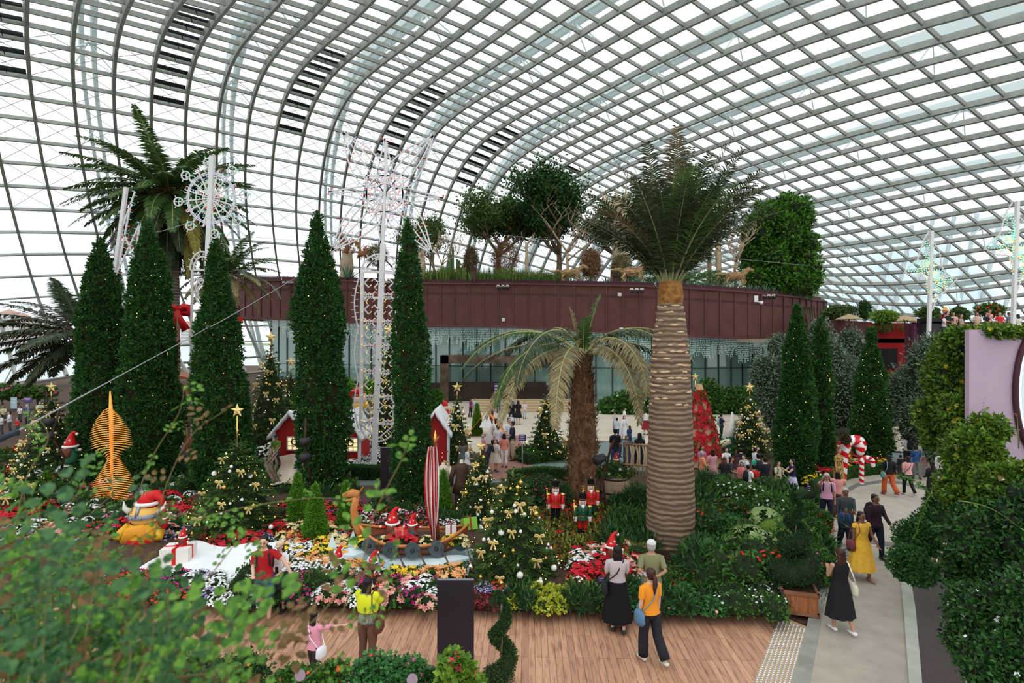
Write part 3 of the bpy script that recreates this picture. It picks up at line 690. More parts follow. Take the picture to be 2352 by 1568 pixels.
for i in range(150):
 hz = .58 + .40 * random.random() ** .8; a = rnd(0, 2 * PI); r = np.interp(hz, hs, rad) * 1.01; zc = round(hz * 38) / 38 * H5; wd_ = rnd(.10, .28)
 P = [(r * math.cos(a + s_ * wd_ / r / 2), r * math.sin(a + s_ * wd_ / r / 2), zc + .02 * math.sin(3 * a)) for s_ in (-1, -.5, 0, .5, 1)]
 m.tube(P, [(.004, .008), (.012, .026), (.015, .034), (.012, .026), (.004, .008)], 6)
m.build('leaf_scars', M('pale leaf scars', (.62, .45, .26), rough=.8), t_)['kind'] = 'stuff'
m = MB(); m.lathe([(sm(27, Yb), H5 - .1), (sm(29, Yb), H5 + .12), (sm(25, Yb), H5 + .45), (sm(12, Yb), H5 + .62)], (0, 0, 0), 24); m.build('fibre_collar', M('orange brown fibre', (.16, .06, .02), (.40, .19, .05), rough=.9, scale=9, bump=.6), t_)
cz = H5 + .25; r5 = np.random.default_rng(5); fr = []
for i in range(62):
 az = r5.uniform(0, 2 * PI); inner = i < 18; el = r5.uniform(1.28, 1.52) if inner else r5.uniform(1.02, 1.32)
 L = r5.uniform(3.0, 4.0) if inner else r5.uniform(2.8, 3.7); fr.append((az, el, L, r5.uniform(.1, .5) if inner else r5.uniform(.35, 1.0), 0 if r5.random() < .6 else (1 if r5.random() < .5 else 2)))
crown(t_, (0, 0, cz), fr, 5, .020, .66, 64, [G_palmdk, G_palm, M('brown green leaflets', (.10, .075, .04), (.24, .18, .10), rough=.6, island=True, trans=.2)], vee=1.0, rc=M('olive midrib', (.25, .27, .12)))
m = MB()
for i in range(14):
 az = i / 14 * 2 * PI; m.tube([(.18 * math.cos(az), .18 * math.sin(az), H5 + .1), (.2 * math.cos(az), .2 * math.sin(az), H5 + .9), (.42 * math.cos(az), .42 * math.sin(az), H5 + 1.5)], [(.10, .05), (.07, .04), (.02, .02)], 6)
m.build('leaf_bases', M('olive leaf base', (.20, .22, .10), (.34, .33, .18), scale=5), t_)
# drooping palm in the middle
Yp = 18.3; t_ = thing('date_palm', 'shaggy brown palm with long arching drooping fronds, in the centre', 'palm', (at(1338, 1165, Yp).x, Yp, .1))
Hp = at(0, 812, Yp).z - .1; m = MB(); prof = [(0, 36), (.06, 38), (.14, 34), (.2, 32), (.35, 33), (.55, 29), (.8, 24), (.92, 20), (1, 15)]
zz = np.linspace(0, 1, 60); m.lathe([(sm(cone_r(prof, z), Yp) * (1 + .05 * math.sin(z * 190)), z * Hp) for z in zz], (0, 0, 0), 28); m.build('trunk', M('shaggy brown trunk', (.09, .038, .018), (.26, .135, .07), rough=.95, scale=5, bump=1, stretch=(1, 1, .5), detail=8), t_)
m = MB(); q = 1500; h = RNG.uniform(.0, .99, q); a = RNG.uniform(0, 2 * PI, q); rr = np.array([sm(cone_r(prof, x), Yp) for x in h]); o_ = np.stack([np.cos(a), np.sin(a), np.zeros(q)], 1)
m.leaves(np.column_stack([rr * np.cos(a), rr * np.sin(a), h * Hp]), o_ * .55 + np.array([0, 0, .9]) + RNG.normal(size=(q, 3)) * .35, o_, RNG.uniform(.08, .26, q), RNG.uniform(.03, .09, q), .2)
m.build('old_leaf_stubs', M('cut leaf stubs', (.13, .06, .03), (.36, .22, .13), rough=.9, island=True), t_)
fr = []
def fa(px_dir, depth): return math.atan2(depth, px_dir)
for (dx, dy, el, L, dr, mi) in [(-1, -.35, .75, 3.5, 1.75, 0), (-1, .25, .80, 3.3, 1.7, 0), (-.95, -.6, .55, 3.3, 2.0, 0), (-.9, -.9, .35, 3.6, 1.7, 2), (-.4, -1, .45, 3.5, 2.0, 2), (-.55, -.8, .9, 3.4, 2.3, 1), (-1, .1, .45, 3.6, 1.5, 1), (.35, -1, .5, 3.4, 2.1, 2), (.5, -.9, .75, 3.2, 2.2, 2), (.8, -.8, .9, 3.4, 2.2, 1), (1, -.3, .95, 3.3, 2.2, 0), (1, .3, .85, 3.2, 2.0, 0), (1, 0, .6, 3.0, 1.9, 1), (.2, 1, .8, 3.2, 1.9, 0), (-.4, 1, .9, 3.2, 1.8, 0), (.7, .8, .7, 3.2, 1.9, 1), (-.8, .7, .8, 3.0, 1.7, 1), (-.75, -.4, .2, 3.3, 1.4, 2), (.6, -.5, .3, 3.1, 1.5, 2), (.95, -.5, .15, 2.9, 1.3, 1)]:
 fr.append((math.atan2(dy, dx), el, L * 1.33, dr, mi))
crown(t_, (0, 0, Hp - .05), fr, 6, .030, .68, 64, [G_palm, G_palmdk, G_palmdry], vee=.3)
crown(t_, (0, 0, Hp), [(.3, 1.42, 2.1, .25, 0), (2.9, 1.40, 1.6, .1, 2), (1.2, 1.5, 1.2, .1, 0)], 8, .03, .40, 40, [G_palm, G_palmdk, G_palmdry], vee=1.4)
# tall palm at left
Yt = 30; t_ = thing('tall_palm', 'tallest palm at left with dense round green crown above the cypresses', 'palm', (at(388, 990, Yt).x, Yt, 0)); Ht = at(0, 450, Yt).z
m = MB(); m.lathe([(sm(cone_r([(0, 24), (.5, 22), (.75, 20), (.85, 24), (1, 14)], z), Yt) * (1 + .02 * math.sin(z * 300)), z * Ht) for z in np.linspace(0, 1, 70)], (0, 0, 0), 20); m.build('trunk', trunk_tex('grey ringed trunk', (.09, .065, .05), (.24, .19, .155), 1.9), t_)
m = MB(); q = 700; d = rdir(q); d[:, 2] = np.abs(d[:, 2]) * .8; m.leaves(np.tile([[0, 0, Ht - .2]], (q, 1)) + d * .2, d, rdir(q), RNG.uniform(.4, .9, q), .07, .2); m.build('crown_fibre', M('rust fibre', (.20, .065, .025), (.42, .18, .07), island=True), t_)
fr = []; rt = np.random.default_rng(9)
for i in range(96):
 az = i * 2.399; el = 1.12 - 1.95 * (i / 84) ** .85 + rt.uniform(-.1, .1); fr.append((az, el, rt.uniform(3.9, 5.0), rt.uniform(.6, 1.15), 0 if i < 60 else (1 if i % 3 else 2)))
crown(t_, (0, 0, Ht), fr, 10, .055, .78, 60, [G_palm, G_palmdk, M('yellowing leaflets', (.22, .20, .04), (.45, .36, .08), island=True, trans=.3)], vee=.5)
# smaller palm behind the third cypress
Ys = 33; t_ = thing('small_palm', 'smaller palm with greyish fronds just left of the maroon ring end', 'palm', (at(525, 990, Ys).x, Ys, 0)); Hs = at(0, 640, Ys).z
MB().tube([(0, 0, 0), (0, 0, Hs)], [.30, .24], 14).build('trunk', trunk_tex('brown ringed trunk', (.10, .07, .05), (.22, .16, .12), 1.9), t_)
fr = []
for i in range(34):
 az = i * 2.399; fr.append((az, 1.4 - 1.5 * (i / 34) + rt.uniform(-.1, .1), rt.uniform(3.0, 3.7), rt.uniform(.9, 1.6), 0 if i < 14 else (1 if i < 26 else 2)))
crown(t_, (0, 0, Hs), fr, 12, .045, .55, 44, [G_palm, M('grey green leaflets', (.07, .10, .06), (.20, .22, .15), island=True, trans=.2), G_palmdry])
# low dark palm at the far left
Yd = 25.5; t_ = thing('dark_palm', 'low dark palm spreading feathery fronds over the far left window', 'palm', (at(195, 1000, Yd).x, Yd, 0)); Hd = at(0, 770, Yd).z
MB().tube([(0, 0, 0), (0, 0, Hd)], [.32, .26], 14).build('trunk', bark, t_)
fr = []
for (dx, dy, el, L, dr, mi) in [(-1, 0, .35, 4.2, .55, 1), (-1, -.3, .55, 4.3, .8, 0), (-1, .3, .75, 4.2, .8, 0), (-1, -.5, .1, 4.2, .45, 1), (-1, .2, -.05, 4.0, .35, 0), (-1, -.2, -.25, 3.8, .4, 0), (-1, .1, -.5, 3.2, .5, 0), (-1, .5, .95, 3.6, .5, 0), (-.6, -.9, .3, 3.6, .8, 0), (-.7, -.7, -.3, 3.3, .5, 0), (-.3, -1, -.5, 2.8, .5, 0), (-.5, .9, 1.1, 3.4, .6, 0), (.1, -1, .2, 3, .8, 0), (-.2, .9, 1.25, 3.5, .4, 2), (1, .2, 1.0, 3, .8, 0), (1, -.4, .5, 3, .9, 0), (-.9, -.5, -.6, 2.9, .5, 0), (-1, -.1, .18, 4.4, .5, 1), (-1, .15, .45, 4.4, .65, 0), (-.9, .5, .2, 4.0, .5, 1), (-1, -.35, -.12, 4.1, .3, 2), (-.8, .4, -.35, 3.5, .4, 0), (-.9, 0, .62, 4.0, .55, 0), (-.6, .2, 1.1, 3.0, .3, 0), (-1, .3, .3, 4.3, .6, 0), (-1, -.3, .0, 4.3, .4, 1), (-1, 0, -.4, 3.9, .3, 0), (-.9, -.4, .4, 4.1, .7, 0)]: fr.append((math.atan2(dy, dx), el, L * 1.12, dr, mi))
crown(t_, (0, 0, Hd), fr, 14, .05, .78, 64, [G_palmdk, M('brown dark leaflets', (.05, .035, .025), (.20, .14, .10), island=True), G_palm], vee=.6, rc=M('dark midrib', (.12, .08, .05)))

# ---- broadleaf trees: a branching skeleton with leaves gathered at the twig ends
def tree(name, desc, base, H, spread, seed, n, leaf, mat, wood, tr=.18, levels=4, bare=False, up=.5, first=.45, kids=4, cat='tree'):
 r_ = random.Random(seed); t_ = thing(name, desc, cat, base); m = MB(); tips = []
 def grow(p, d, L, r, lv):
  pts = [p]; q = p.copy(); dd = d.copy()
  for i in range(4):
   dd = (dd + Vector((r_.uniform(-.22, .22), r_.uniform(-.22, .22), r_.uniform(-.1, .2)))).normalized(); q = q + dd * L / 4; pts.append(q.copy())
  m.tube(pts, np.linspace(r, r * .62, 5), 7 if lv < 2 else 5, 0)
  if lv >= levels: tips.append(q.copy()); tips.append(pts[3].copy()); return
  for i in range(kids if lv else kids + 1):
   a = r_.uniform(0, 2 * PI); sp = Vector((math.cos(a) * spread, math.sin(a) * spread, r_.uniform(.1, 1) * up + .1)).normalized()
   grow(pts[r_.choice([2, 3, 4, 4])] if lv else pts[r_.choice([3, 4])], (dd * .55 + sp).normalized(), L * r_.uniform(.55, .75), r * .55, lv + 1)
 grow(Vector((0, 0, 0)), Vector((r_.uniform(-.1, .1), r_.uniform(-.1, .1), 1)), H * first, tr, 0)
 zmx = max(t.z for t in tips); k_ = H / max(zmx, .1)
 for v in m.v: v *= np.array([k_ ** .5, k_ ** .5, k_])
 m.build('trunk', wood, t_)
 if not bare:
  T = np.array([tuple(t) for t in tips]) * np.array([k_ ** .5, k_ ** .5, k_]); rg_ = np.random.default_rng(seed); per = max(1, n // len(T))
  P = np.repeat(T, per, 0) + rg_.normal(size=(len(T) * per, 3)) * H * .055; q = len(P); m = MB()
  m.leaves(P, rg_.normal(size=(q, 3)) + [0, 0, .1], rg_.normal(size=(q, 3)) + [0, 0, 1.2], leaf * rg_.uniform(.7, 1.3, q), leaf * .6, .15); m.build('foliage', mat, t_)
 return t_
def ring_z(px, Y):
 i = np.argmin(np.abs(RS[:, 0] / RS[:, 1] - (px - CX) / F) + np.where(RS[:, 1] > 60, 1, 0)); return RS[i, 2]
def rt_(px, Y): return (at(px, 0, Y).x, Y, ring_z(px, Y) + .05)
def hpx(top, base, Y): return sm(base - top, Y)
G_gt = M('ring tree leaves', (.022, .055, .010), (.15, .24, .055), rough=.45, island=True, trans=.3)
tree('garden_tree', 'broad leafy tree with twisted branches left on the ring, above the reeds', rt_(1150, 55), hpx(440, 645, 55) * 1.0, 1.15, 41, 20000, .30, G_gt, bark, .30, 4)
tree('garden_tree', 'tall dark leafy tree behind the pale bare trunk on the ring', rt_(1285, 56), hpx(395, 645, 56), .62, 42, 24000, .32, G_dark, bark, .34, 4)
tree('garden_tree', 'airy tree with sparse leaves right behind the stout baobab trunk', rt_(1450, 56), hpx(420, 650, 56), .9, 43, 11000, .26, G_gt, bark, .24, 4)
tree('garden_tree', 'leafy small tree right of the slim cypress, beside the cactus', rt_(1000, 57), hpx(495, 650, 57), .75, 44, 7000, .24, G_gt, pbark, .18, 4)
tree('bare_tree', 'pale bare forked tree in front of the dark leafy tree on the ring', rt_(1300, 51.5), hpx(450, 648, 51.5), .8, 46, 0, .2, None, pbark, .24, 4, True, first=.62, kids=3)
tree('bare_tree', 'thin bare grey tree with hanging loops left of the round tree', rt_(1690, 50.5), hpx(500, 668, 50.5), .7, 47, 0, .2, None, pbark, .20, 4, True, first=.6, kids=3)
tree('bare_tree', 'thin bare branched tree right of the tall white light arch', rt_(1012, 53), hpx(520, 650, 53), .7, 48, 0, .2, None, pbark, .1, 3, True)
# baobab like trunk and dead stump trunks
def stout(px, Y, top, base_w, top_w, desc, name='stout_trunk'):
 b = rt_(px, Y); H = hpx(top, 648, Y); t_ = thing(name, desc, 'tree trunk', b); w0, w1 = sm(base_w, Y), sm(top_w, Y)
 m = MB(); m.tube([(rnd(-.05, .05), 0, z * H) for z in np.linspace(0, 1, 12)], [lerp(w0, w1, z) * (1 + .10 * math.sin(z * 13)) for z in np.linspace(0, 1, 12)], 14); m.build('trunk', pbark, t_)
 m = MB()
 for i in range(9):
  a = rnd(0, 6.28); p0 = Vector((w1 * .5 * math.cos(a), w1 * .5 * math.sin(a), H * rnd(.85, 1))); d = Vector((math.cos(a), math.sin(a), rnd(.1, 1))).normalized(); m.tube([p0, p0 + d * H * .14, p0 + d * H * .2 + Vector((0, 0, H * .12))], [w1 * .35, w1 * .2, .02], 6)
 m.build('branches', pbark, t_)
stout(1425, 52, 440, 24, 15, 'stout pale trunk like a baobab behind the right driftwood horse')
stout(1630, 50.5, 520, 5, 4, 'slim bare pole like trunk right of the upright palm crown')
stout(1650, 50.3, 500, 8, 5, 'pale straight trunk standing left of the round bright tree')
stout(1065, 53, 600, 5, 3, 'short slim dead trunk among the reeds, leftmost')
stout(1210, 52.5, 545, 4, 3, 'thin dead trunk among the reeds, near the pale forked tree')
stout(797, 55.6, 575, 17, 12, 'knotty stump trunk left on the ring carrying a driftwood dragon')
stout(965, 53.5, 575, 16, 10, 'pale swollen trunk hidden partly by the slim cypress')
# columnar cacti and agaves
def cactus(px, Y, top, n, desc):
 b = rt_(px, Y); H = hpx(top, 648, Y); t_ = thing('columnar_cactus', desc, 'cactus', b)
 for i in range(n):
  a = rnd(0, 6.28); h_ = H * (1 if i == 0 else rnd(.5, .85)); o = Vector((math.cos(a), math.sin(a), 0)) * (0 if i == 0 else .45)
  MB().tube([o * .2 + Vector((0, 0, .3 if i else 0)), o + Vector((0, 0, h_ * .4)), o + Vector((0, 0, h_)), o + Vector((0, 0, h_ + .1))], [.11, .13, .12, .03], 9).build('stem', M('cactus green', (.05, .12, .04), (.10, .19, .07), scale=4), t_)
cactus(1040, 53, 560, 5, 'tall green branched cactus right of the slim cypress')
cactus(1055, 53.5, 590, 3, 'shorter green cactus beside the tall branched cactus')
def rosette(t_, n, L, W, mat, seed=1, el=(.2, 1.4), c=(0, 0, 0), name='leaves'):
 r_ = np.random.default_rng(seed); m = MB(); a = np.arange(n) * 2.399; e_ = np.linspace(el[1], el[0], n); l = L * r_.uniform(.8, 1.1, n)
 for i in range(n):
  s = np.linspace(0, 1, 5); th = e_[i] - .7 * s * s * (1.2 - e_[i] / 2); st = l[i] / 4
  P = [np.array(c, float)]
  for q in range(4): P.append(P[-1] + st * np.array([math.cos(th[q]) * math.cos(a[i]), math.cos(th[q]) * math.sin(a[i]), math.sin(th[q])]))
  m.tube(P, [(W * w_, W * w_ * .22) for w_ in (.7, 1, .85, .5, .05)], 4, 0, True, (-math.sin(a[i]), math.cos(a[i]), 0), cap=False)
 m.build(name, mat, t_)
agm = M('agave blue green', (.07, .15, .09), (.20, .30, .18), rough=.5, island=True)
def mk_ag(t_): rosette(t_, 26, .95, .06, agm, 3); return t_
AGW = {}
gname = 'spiky agaves along the ring edge'
for i, px in enumerate([800, 1355, 1393, 1440, 1465, 1500, 1580, 1600, 1622, 1640, 1668, 1690, 1706, 1722, 1738, 1756, 1775, 1800, 1822, 1845]):
 Y = ring = RS[np.argmin(np.abs(RS[:, 0] / RS[:, 1] - (px - CX) / F) + np.where(RS[:, 1] > 60, 1, 0)), 1] + 1.2
 place('agave', mk_ag, rt_(px, Y), rnd(0, 6), rnd(.8, 1.3) * (2.2 if px == 800 else 1), 'agave', 'spiky blue green agave rosette growing along the ring edge' if px != 800 else 'large agave with long sword leaves under the driftwood dragon', 'agave', gname if px != 800 else None)
def yucca(px, Y, top, desc, k=1.0, base=None):
 b = rt_(px, Y) if base is None else base; H = hpx(top, 648, Y) if base is None else base[2] * 0 + k * 1.6; t_ = thing('yucca_tree', desc, 'yucca', b)
 MB().tube([(0, 0, 0), (.1, 0, H * .5), (0, 0, H)], [.12, .09, .1], 8).build('trunk', bark, t_)
 rosette(t_, 60, .95, .045, G_palm, 4, (-.7, 1.4), (0, 0, H))
yucca(1628, 50.2, 565, 'yucca with a round head of spikes right of the palm crown')
yucca(1790, 49.5, 610, 'small yucca at the right end of the ring in front of the round tree')
yucca(1545, 51, 610, 'yucca partly hidden behind the upright palm crown')
# reeds along the ring
def mk_reed(t_):
 r_ = np.random.default_rng(2); m = MB(); q = 150; P = np.column_stack([r_.uniform(-.8, .8, q), r_.uniform(-.5, .5, q), np.zeros(q)])
 m.leaves(P, np.column_stack([r_.normal(0, .14, q), r_.normal(0, .14, q), np.ones(q)]), rdir(q), r_.uniform(1.0, 1.9, q), .06, .1); m.build('blades', M('reed green', (.04, .13, .02), (.26, .32, .07), island=True, trans=.3), t_); return t_
for i, px in enumerate(range(985, 1300, 11)):
 Y = 51.5 + rnd(-.3, 1.5); place('reed', mk_reed, rt_(px, Y), rnd(0, 6), rnd(.85, 1.15), 'reed_clump', 'clump of tall green reeds behind the ring parapet', 'reeds', 'reeds behind the ring parapet')
# tumbleweed like brown bushes
def wiry(px, py, Y, rx, ry, desc, mat, name='wiry_bush', n=2600, cat='bush', L=.5):
 c = at(px, py, Y); t_ = thing(name, desc, cat, (c.x, Y, c.z - sm(ry, Y))); d = rdir(n); d *= RNG.uniform(.3, 1, (n, 1)) ** .5; m = MB()
 P = d * np.array([sm(rx, Y), sm(rx, Y), sm(ry, Y)]) + np.array([0, 0, sm(ry, Y)]); m.leaves(P, rdir(n) + [0, 0, -.4], rdir(n), L * RNG.uniform(.5, 1, n), .05, .1); m.build('twigs', mat, t_); return t_
brt = M('rust brown twigs', (.14, .06, .025), (.34, .18, .09), island=True)
wiry(1357, 605, 50, 24, 38, 'rounded rust brown weeping bush between the driftwood horses', brt, n=4200)
wiry(1428, 615, 51, 26, 34, 'olive brown wiry bush round the stout pale trunk', M('olive twigs', (.10, .10, .035), (.26, .22, .09), island=True))
wiry(1082, 598, 52, 16, 34, 'dark brown hanging bush among the reeds', M('dark twigs', (.05, .05, .02), (.20, .13, .06), island=True))
wiry(1160, 590, 54, 34, 40, 'tangled brown undergrowth below the broad leafy tree', brt)
wiry(865, 585, 55, 26, 26, 'green brown rounded bush behind the top of the light arch', M('olive twigs', (.10, .10, .035)))
wiry(1490, 630, 51, 60, 18, 'low mixed green scrub behind the right driftwood horse', G_leaf, n=2600)
wiry(1620, 640, 50, 70, 18, 'low green scrub at the foot of the bare grey trees', G_leaf, n=2600)
wiry(1820, 655, 50, 55, 22, 'leafy shrubs under the round tree at the ring end', G_gt, n=2600)
wiry(1225, 640, 51, 120, 9, 'low weedy planting just behind the parapet near the left horse', G_gt, n=2500, L=.3)
# driftwood animals on the ring
def drift_horse(px, py, Y, k, flip, desc):
 c = at(px, py, Y); t_ = thing('driftwood_horse', desc, 'sculpture', (c.x, Y, c.z - 1.15 * k), 0); s_ = -1 if flip else 1
 chains = {'body': [((-.8, 0, 1.2), .20), ((-.4, 0, 1.22), .34), ((.1, 0, 1.2), .33), ((.5, 0, 1.25), .33), ((.75, 0, 1.3), .24)],
   'neck': [((.65, 0, 1.35), .24), ((.95, 0, 1.65), .16), ((1.2, 0, 1.85), .13)], 'head': [((1.15, 0, 1.88), .14), ((1.4, 0, 1.78), .10), ((1.62, 0, 1.68), .07)],
   'tail': [((-.8, 0, 1.3), .12), ((-1.2, 0, 1.42), .12), ((-1.75, 0, 1.38), .05)]}
 legs = [[((.6, .16, 1.1), .13), ((1.0, .16, .8), .07), ((.75, .16, .45), .05)], [((.55, -.16, 1.1), .13), ((.6, -.16, .6), .07), ((.45, -.16, .05), .05)], [((-.65, .16, 1.1), .16), ((-.5, .16, .7), .08), ((-.9, .16, .4), .05), ((-.95, .16, .05), .05)], [((-.6, -.16, 1.1), .16), ((-.85, -.16, .7), .08), ((-.6, -.16, .4), .05), ((-.75, -.16, 0), .05)]]
 def sticks(ch, nm, n):
  m = MB(); P = [Vector((a[0] * s_, a[1], a[2])) * k for a, r in ch]; R = [r * k for a, r in ch]
  m.tube(P, [r * .72 for r in R], 8)
  for i in range(n):
   j = random.randrange(len(P) - 1); u = random.random(); p = P[j].lerp(P[j + 1], u); r = lerp(R[j], R[j + 1], u); d = (P[j + 1] - P[j]).normalized()
   v = Vector(tuple(rdir(1)[0])); v = (v - d * v.dot(d)).normalized(); a = p + v * r; dd = (d + Vector(tuple(rdir(1)[0])) * .55).normalized() * .16 * k
   m.tube([a - dd, a + v * .02, a + dd], [.012, .03 * k, .01], 4)
  m.build(nm, drift, t_)
 sticks(chains['body'], 'body', 190); sticks(chains['neck'], 'neck', 60); sticks(chains['head'], 'head', 30); sticks(chains['tail'], 'tail', 30)
 for l in legs: sticks(l, 'leg', 22)
drift_horse(1310, 628, 48.6, .95, False, 'galloping driftwood horse sculpture, leftmost of the three on the ring')
drift_horse(1452, 626, 48.0, 1.05, False, 'galloping driftwood horse sculpture left of the upright palm crown')
drift_horse(1688, 636, 47.8, 1.0, False, 'driftwood horse sculpture right of the thick palm, below the bare trees')
def dragon():
 c = at(800, 560, 53); t_ = thing('driftwood_dragon', 'reddish driftwood dragon perched on the stump left of the light arch', 'sculpture', (c.x, 53, c.z - 1.2))
 red_d = M('reddish driftwood', (.22, .08, .035), (.46, .22, .11), rough=.85, island=True)
 for nm, P in (('body', [(-.3, 0, .3), (0, 0, 1.0), (.5, 0, 1.5), (1.0, 0, 1.2), (1.2, 0, .4), (.9, 0, -.2)]), ('neck', [(0, 0, 1.1), (-.6, 0, 1.3), (-1.0, 0, 1.0)]), ('head', [(-.9, 0, 1.05), (-1.5, 0, .7)]), ('wing', [(-.2, 0, 1.3), (-.7, .3, 2.0), (-1.4, .3, 1.9)]), ('tail', [(1.1, 0, .4), (1.6, 0, .1), (1.7, 0, 1.0)])):
  m = MB(); m.tube(P, np.linspace(.26, .08, len(P)), 8)
  for i in range(70):
   j = random.randrange(len(P) - 1); p = Vector(P[j]).lerp(Vector(P[j + 1]), random.random()); v = Vector(tuple(rdir(1)[0])) * .25; m.tube([p + v * .5, p + v, p + v * 1.2 + Vector((rnd(-.3, .3), 0, rnd(-.3, .3)))], [.02, .05, .01], 4)
  m.build(nm, red_d, t_)
dragon()
for i, px in enumerate([1090, 1412, 1575, 1722]):
 b = rt_(px, 49.4); t_ = thing('bollard_light', 'short maroon cylinder bollard %s' % ['among the reeds', 'just left of the middle driftwood horse', 'right beside the upright palm crown', 'below the round bright tree'][i], 'bollard', b)
 MB().lathe([(.17, 0), (.17, 1.15), (.001, 1.15)], (0, 0, 0), 14).build('post', corten_d, t_); MB().lathe([(.2, 1.1), (.2, 1.2), (.001, 1.22)], (0, 0, 0), 14).build('cap', mar, t_)

# ---- bushes built from leafy lumps
def bush(name, desc, cat, blobs, n, leaf, mat, seed=1, base=None, core=True, fl=None, wide=.6, up=.6, coremat=None, group=None, lumpy=0):
 """blobs: (x, y, z, rx, ry, rz) in world metres; fl: (count, size, material) flowers on the surface"""
 r_ = np.random.default_rng(seed); B_ = np.array(blobs, float)
 if lumpy:
  ex = []
  for b in B_:
   for k in range(lumpy): d = nrm(r_.normal(size=3)); d[1] = -abs(d[1]); s = r_.uniform(.22, .42); ex.append(np.concatenate([b[:3] + d * b[3:] * .88, b[3:] * s]))
  B_ = np.concatenate([B_ * [1, 1, 1, .92, .92, .92], ex])
 if base is None: base = (B_[:, 0].mean(), B_[:, 1].mean(), max(0, (B_[:, 2] - B_[:, 5]).min()))
 base = np.array(base); t_ = thing(name, desc, cat, tuple(base), 0, group)
 ar = B_[:, 3] * B_[:, 5] + B_[:, 3] * B_[:, 4]; pr = ar / ar.sum()
 def surf(q, lo=.80, hi=1.07):
  i = r_.choice(len(B_), q, p=pr); d = rdir(q) if False else nrm(r_.normal(size=(q, 3))); d[:, 1] = -np.abs(d[:, 1]) * np.sign(r_.random(q) - .18); k = r_.uniform(lo, hi, q)
  k = k * (1 + .10 * np.sin(d[:, 0] * 9 + i) * np.sin(d[:, 2] * 11 + i * 2)); P = B_[i, :3] + d * B_[i, 3:] * k[:, None]; kk = P[:, 2] > .02
  # drop points that fall deep inside another lump
  for b in B_:
   kk &= (((P - b[:3]) / b[3:]) ** 2).sum(1) > .55
  return P[kk] - base, d[kk]
 P, d = surf(n); q = len(P); m = MB(); L = leaf * r_.uniform(.7, 1.35, q)
 m.leaves(P, d * .8 + r_.normal(size=(q, 3)) * .6, d + r_.normal(size=(q, 3)) * .35 + [0, 0, up], L, L * wide, .12)
 m.build('foliage', mat, t_)
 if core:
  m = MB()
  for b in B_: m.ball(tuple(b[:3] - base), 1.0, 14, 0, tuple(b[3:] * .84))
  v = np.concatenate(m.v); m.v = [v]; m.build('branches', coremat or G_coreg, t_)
 if fl:
  for (cnt, sz, fm, nm) in fl:
   P, d = surf(cnt * 2, 1.0, 1.08); P, d = P[:cnt], d[:cnt]; m = MB(); q = len(P); a0 = r_.uniform(0, 6, q)
   u = nrm(np.cross(d, [0, 0, 1.0]) + 1e-3); w_ = np.cross(d, u)
   for k in range(5):
    a = a0 + k * 2 * PI / 5; dd = u * np.cos(a)[:, None] + w_ * np.sin(a)[:, None] + d * .35; m.leaves(P, dd, d, sz * r_.uniform(.8, 1.2, q) * .55, sz * .5, .1)
   m.build(nm, fm, t_)
 return t_
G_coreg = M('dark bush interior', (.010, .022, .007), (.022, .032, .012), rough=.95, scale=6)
def bl(px, py, Y, rx, ry, dz=None):
 c = at(px, py, Y); return (c.x, Y, c.z, sm(rx, Y), sm(dz or (rx + ry) / 2, Y), sm(ry, Y))
bush('round_tree', 'dense bright green round tree at the right end of the ring', 'tree', [bl(1760, 570, 51, 62, 90), bl(1810, 510, 51, 44, 62), bl(1755, 505, 51.5, 42, 40), bl(1830, 600, 50.5, 50, 60), bl(1785, 640, 50, 70, 40), bl(1735, 590, 51, 40, 60), bl(1850, 650, 50, 28, 34), bl(1800, 470, 51, 20, 28)], 19000, .30, M('lush leaves', (.018, .085, .008), (.13, .32, .03), rough=.4, island=True, trans=.3), 61, rt_(1775, 51), lumpy=9)
# silvery bushes at the back right
bush('olive_tree', 'silvery olive bush left of the cypress pair, partly brown', 'bush', [bl(1795, 910, 31, 58, 110), bl(1760, 860, 31, 38, 50), bl(1790, 800, 31.5, 30, 34)], 5200, .17, G_olive, 62, wide=.35)
bush('olive_tree', 'tall silvery bush behind the cypress pair', 'bush', [bl(1925, 900, 33, 52, 100), bl(1900, 830, 33, 36, 60), bl(1950, 800, 34, 30, 50), bl(1880, 790, 34, 30, 60)], 6000, .18, G_olive, 63, wide=.35)
bush('olive_tree', 'silvery bush right of the cypress with lights, under the red wall', 'bush', [bl(2095, 900, 25, 50, 70), bl(2130, 830, 24, 42, 60), bl(2115, 970, 24, 50, 70), bl(2155, 1000, 22, 40, 80)], 8000, .15, G_olive, 64, wide=.35)
bush('green_hedge', 'dark green tall shrub behind the cream dress visitor', 'hedge', [bl(2060, 905, 29, 44, 50), bl(2035, 930, 30, 26, 60), bl(2090, 880, 29, 30, 40)], 4200, .16, G_leaf, 65)
bush('climber_hedge', 'leafy climber hedge under the tinted glass right of the thick palm', 'hedge', [bl(1640, 925, 42, 32, 38), bl(1690, 925, 42, 36, 34), bl(1730, 930, 42, 34, 32), bl(1625, 900, 42, 20, 30), bl(1770, 940, 42, 30, 30)], 5000, .24, G_leaf, 66)
bush('climber_hedge', 'green shrub bank behind the drooping fronds of the middle palm', 'hedge', [bl(1445, 930, 42, 44, 32), bl(1400, 940, 42, 30, 26), bl(1490, 935, 42, 30, 30)], 3800, .24, G_leaf, 67, fl=[(26, .22, white, 'blossoms')])
bush('ball_shrub', 'rounded bright shrub at the left foot of the bronze portal', 'shrub', [bl(1000, 925, 42, 22, 20), bl(1002, 905, 42, 12, 10)], 1500, .2, G_leaf, 68)
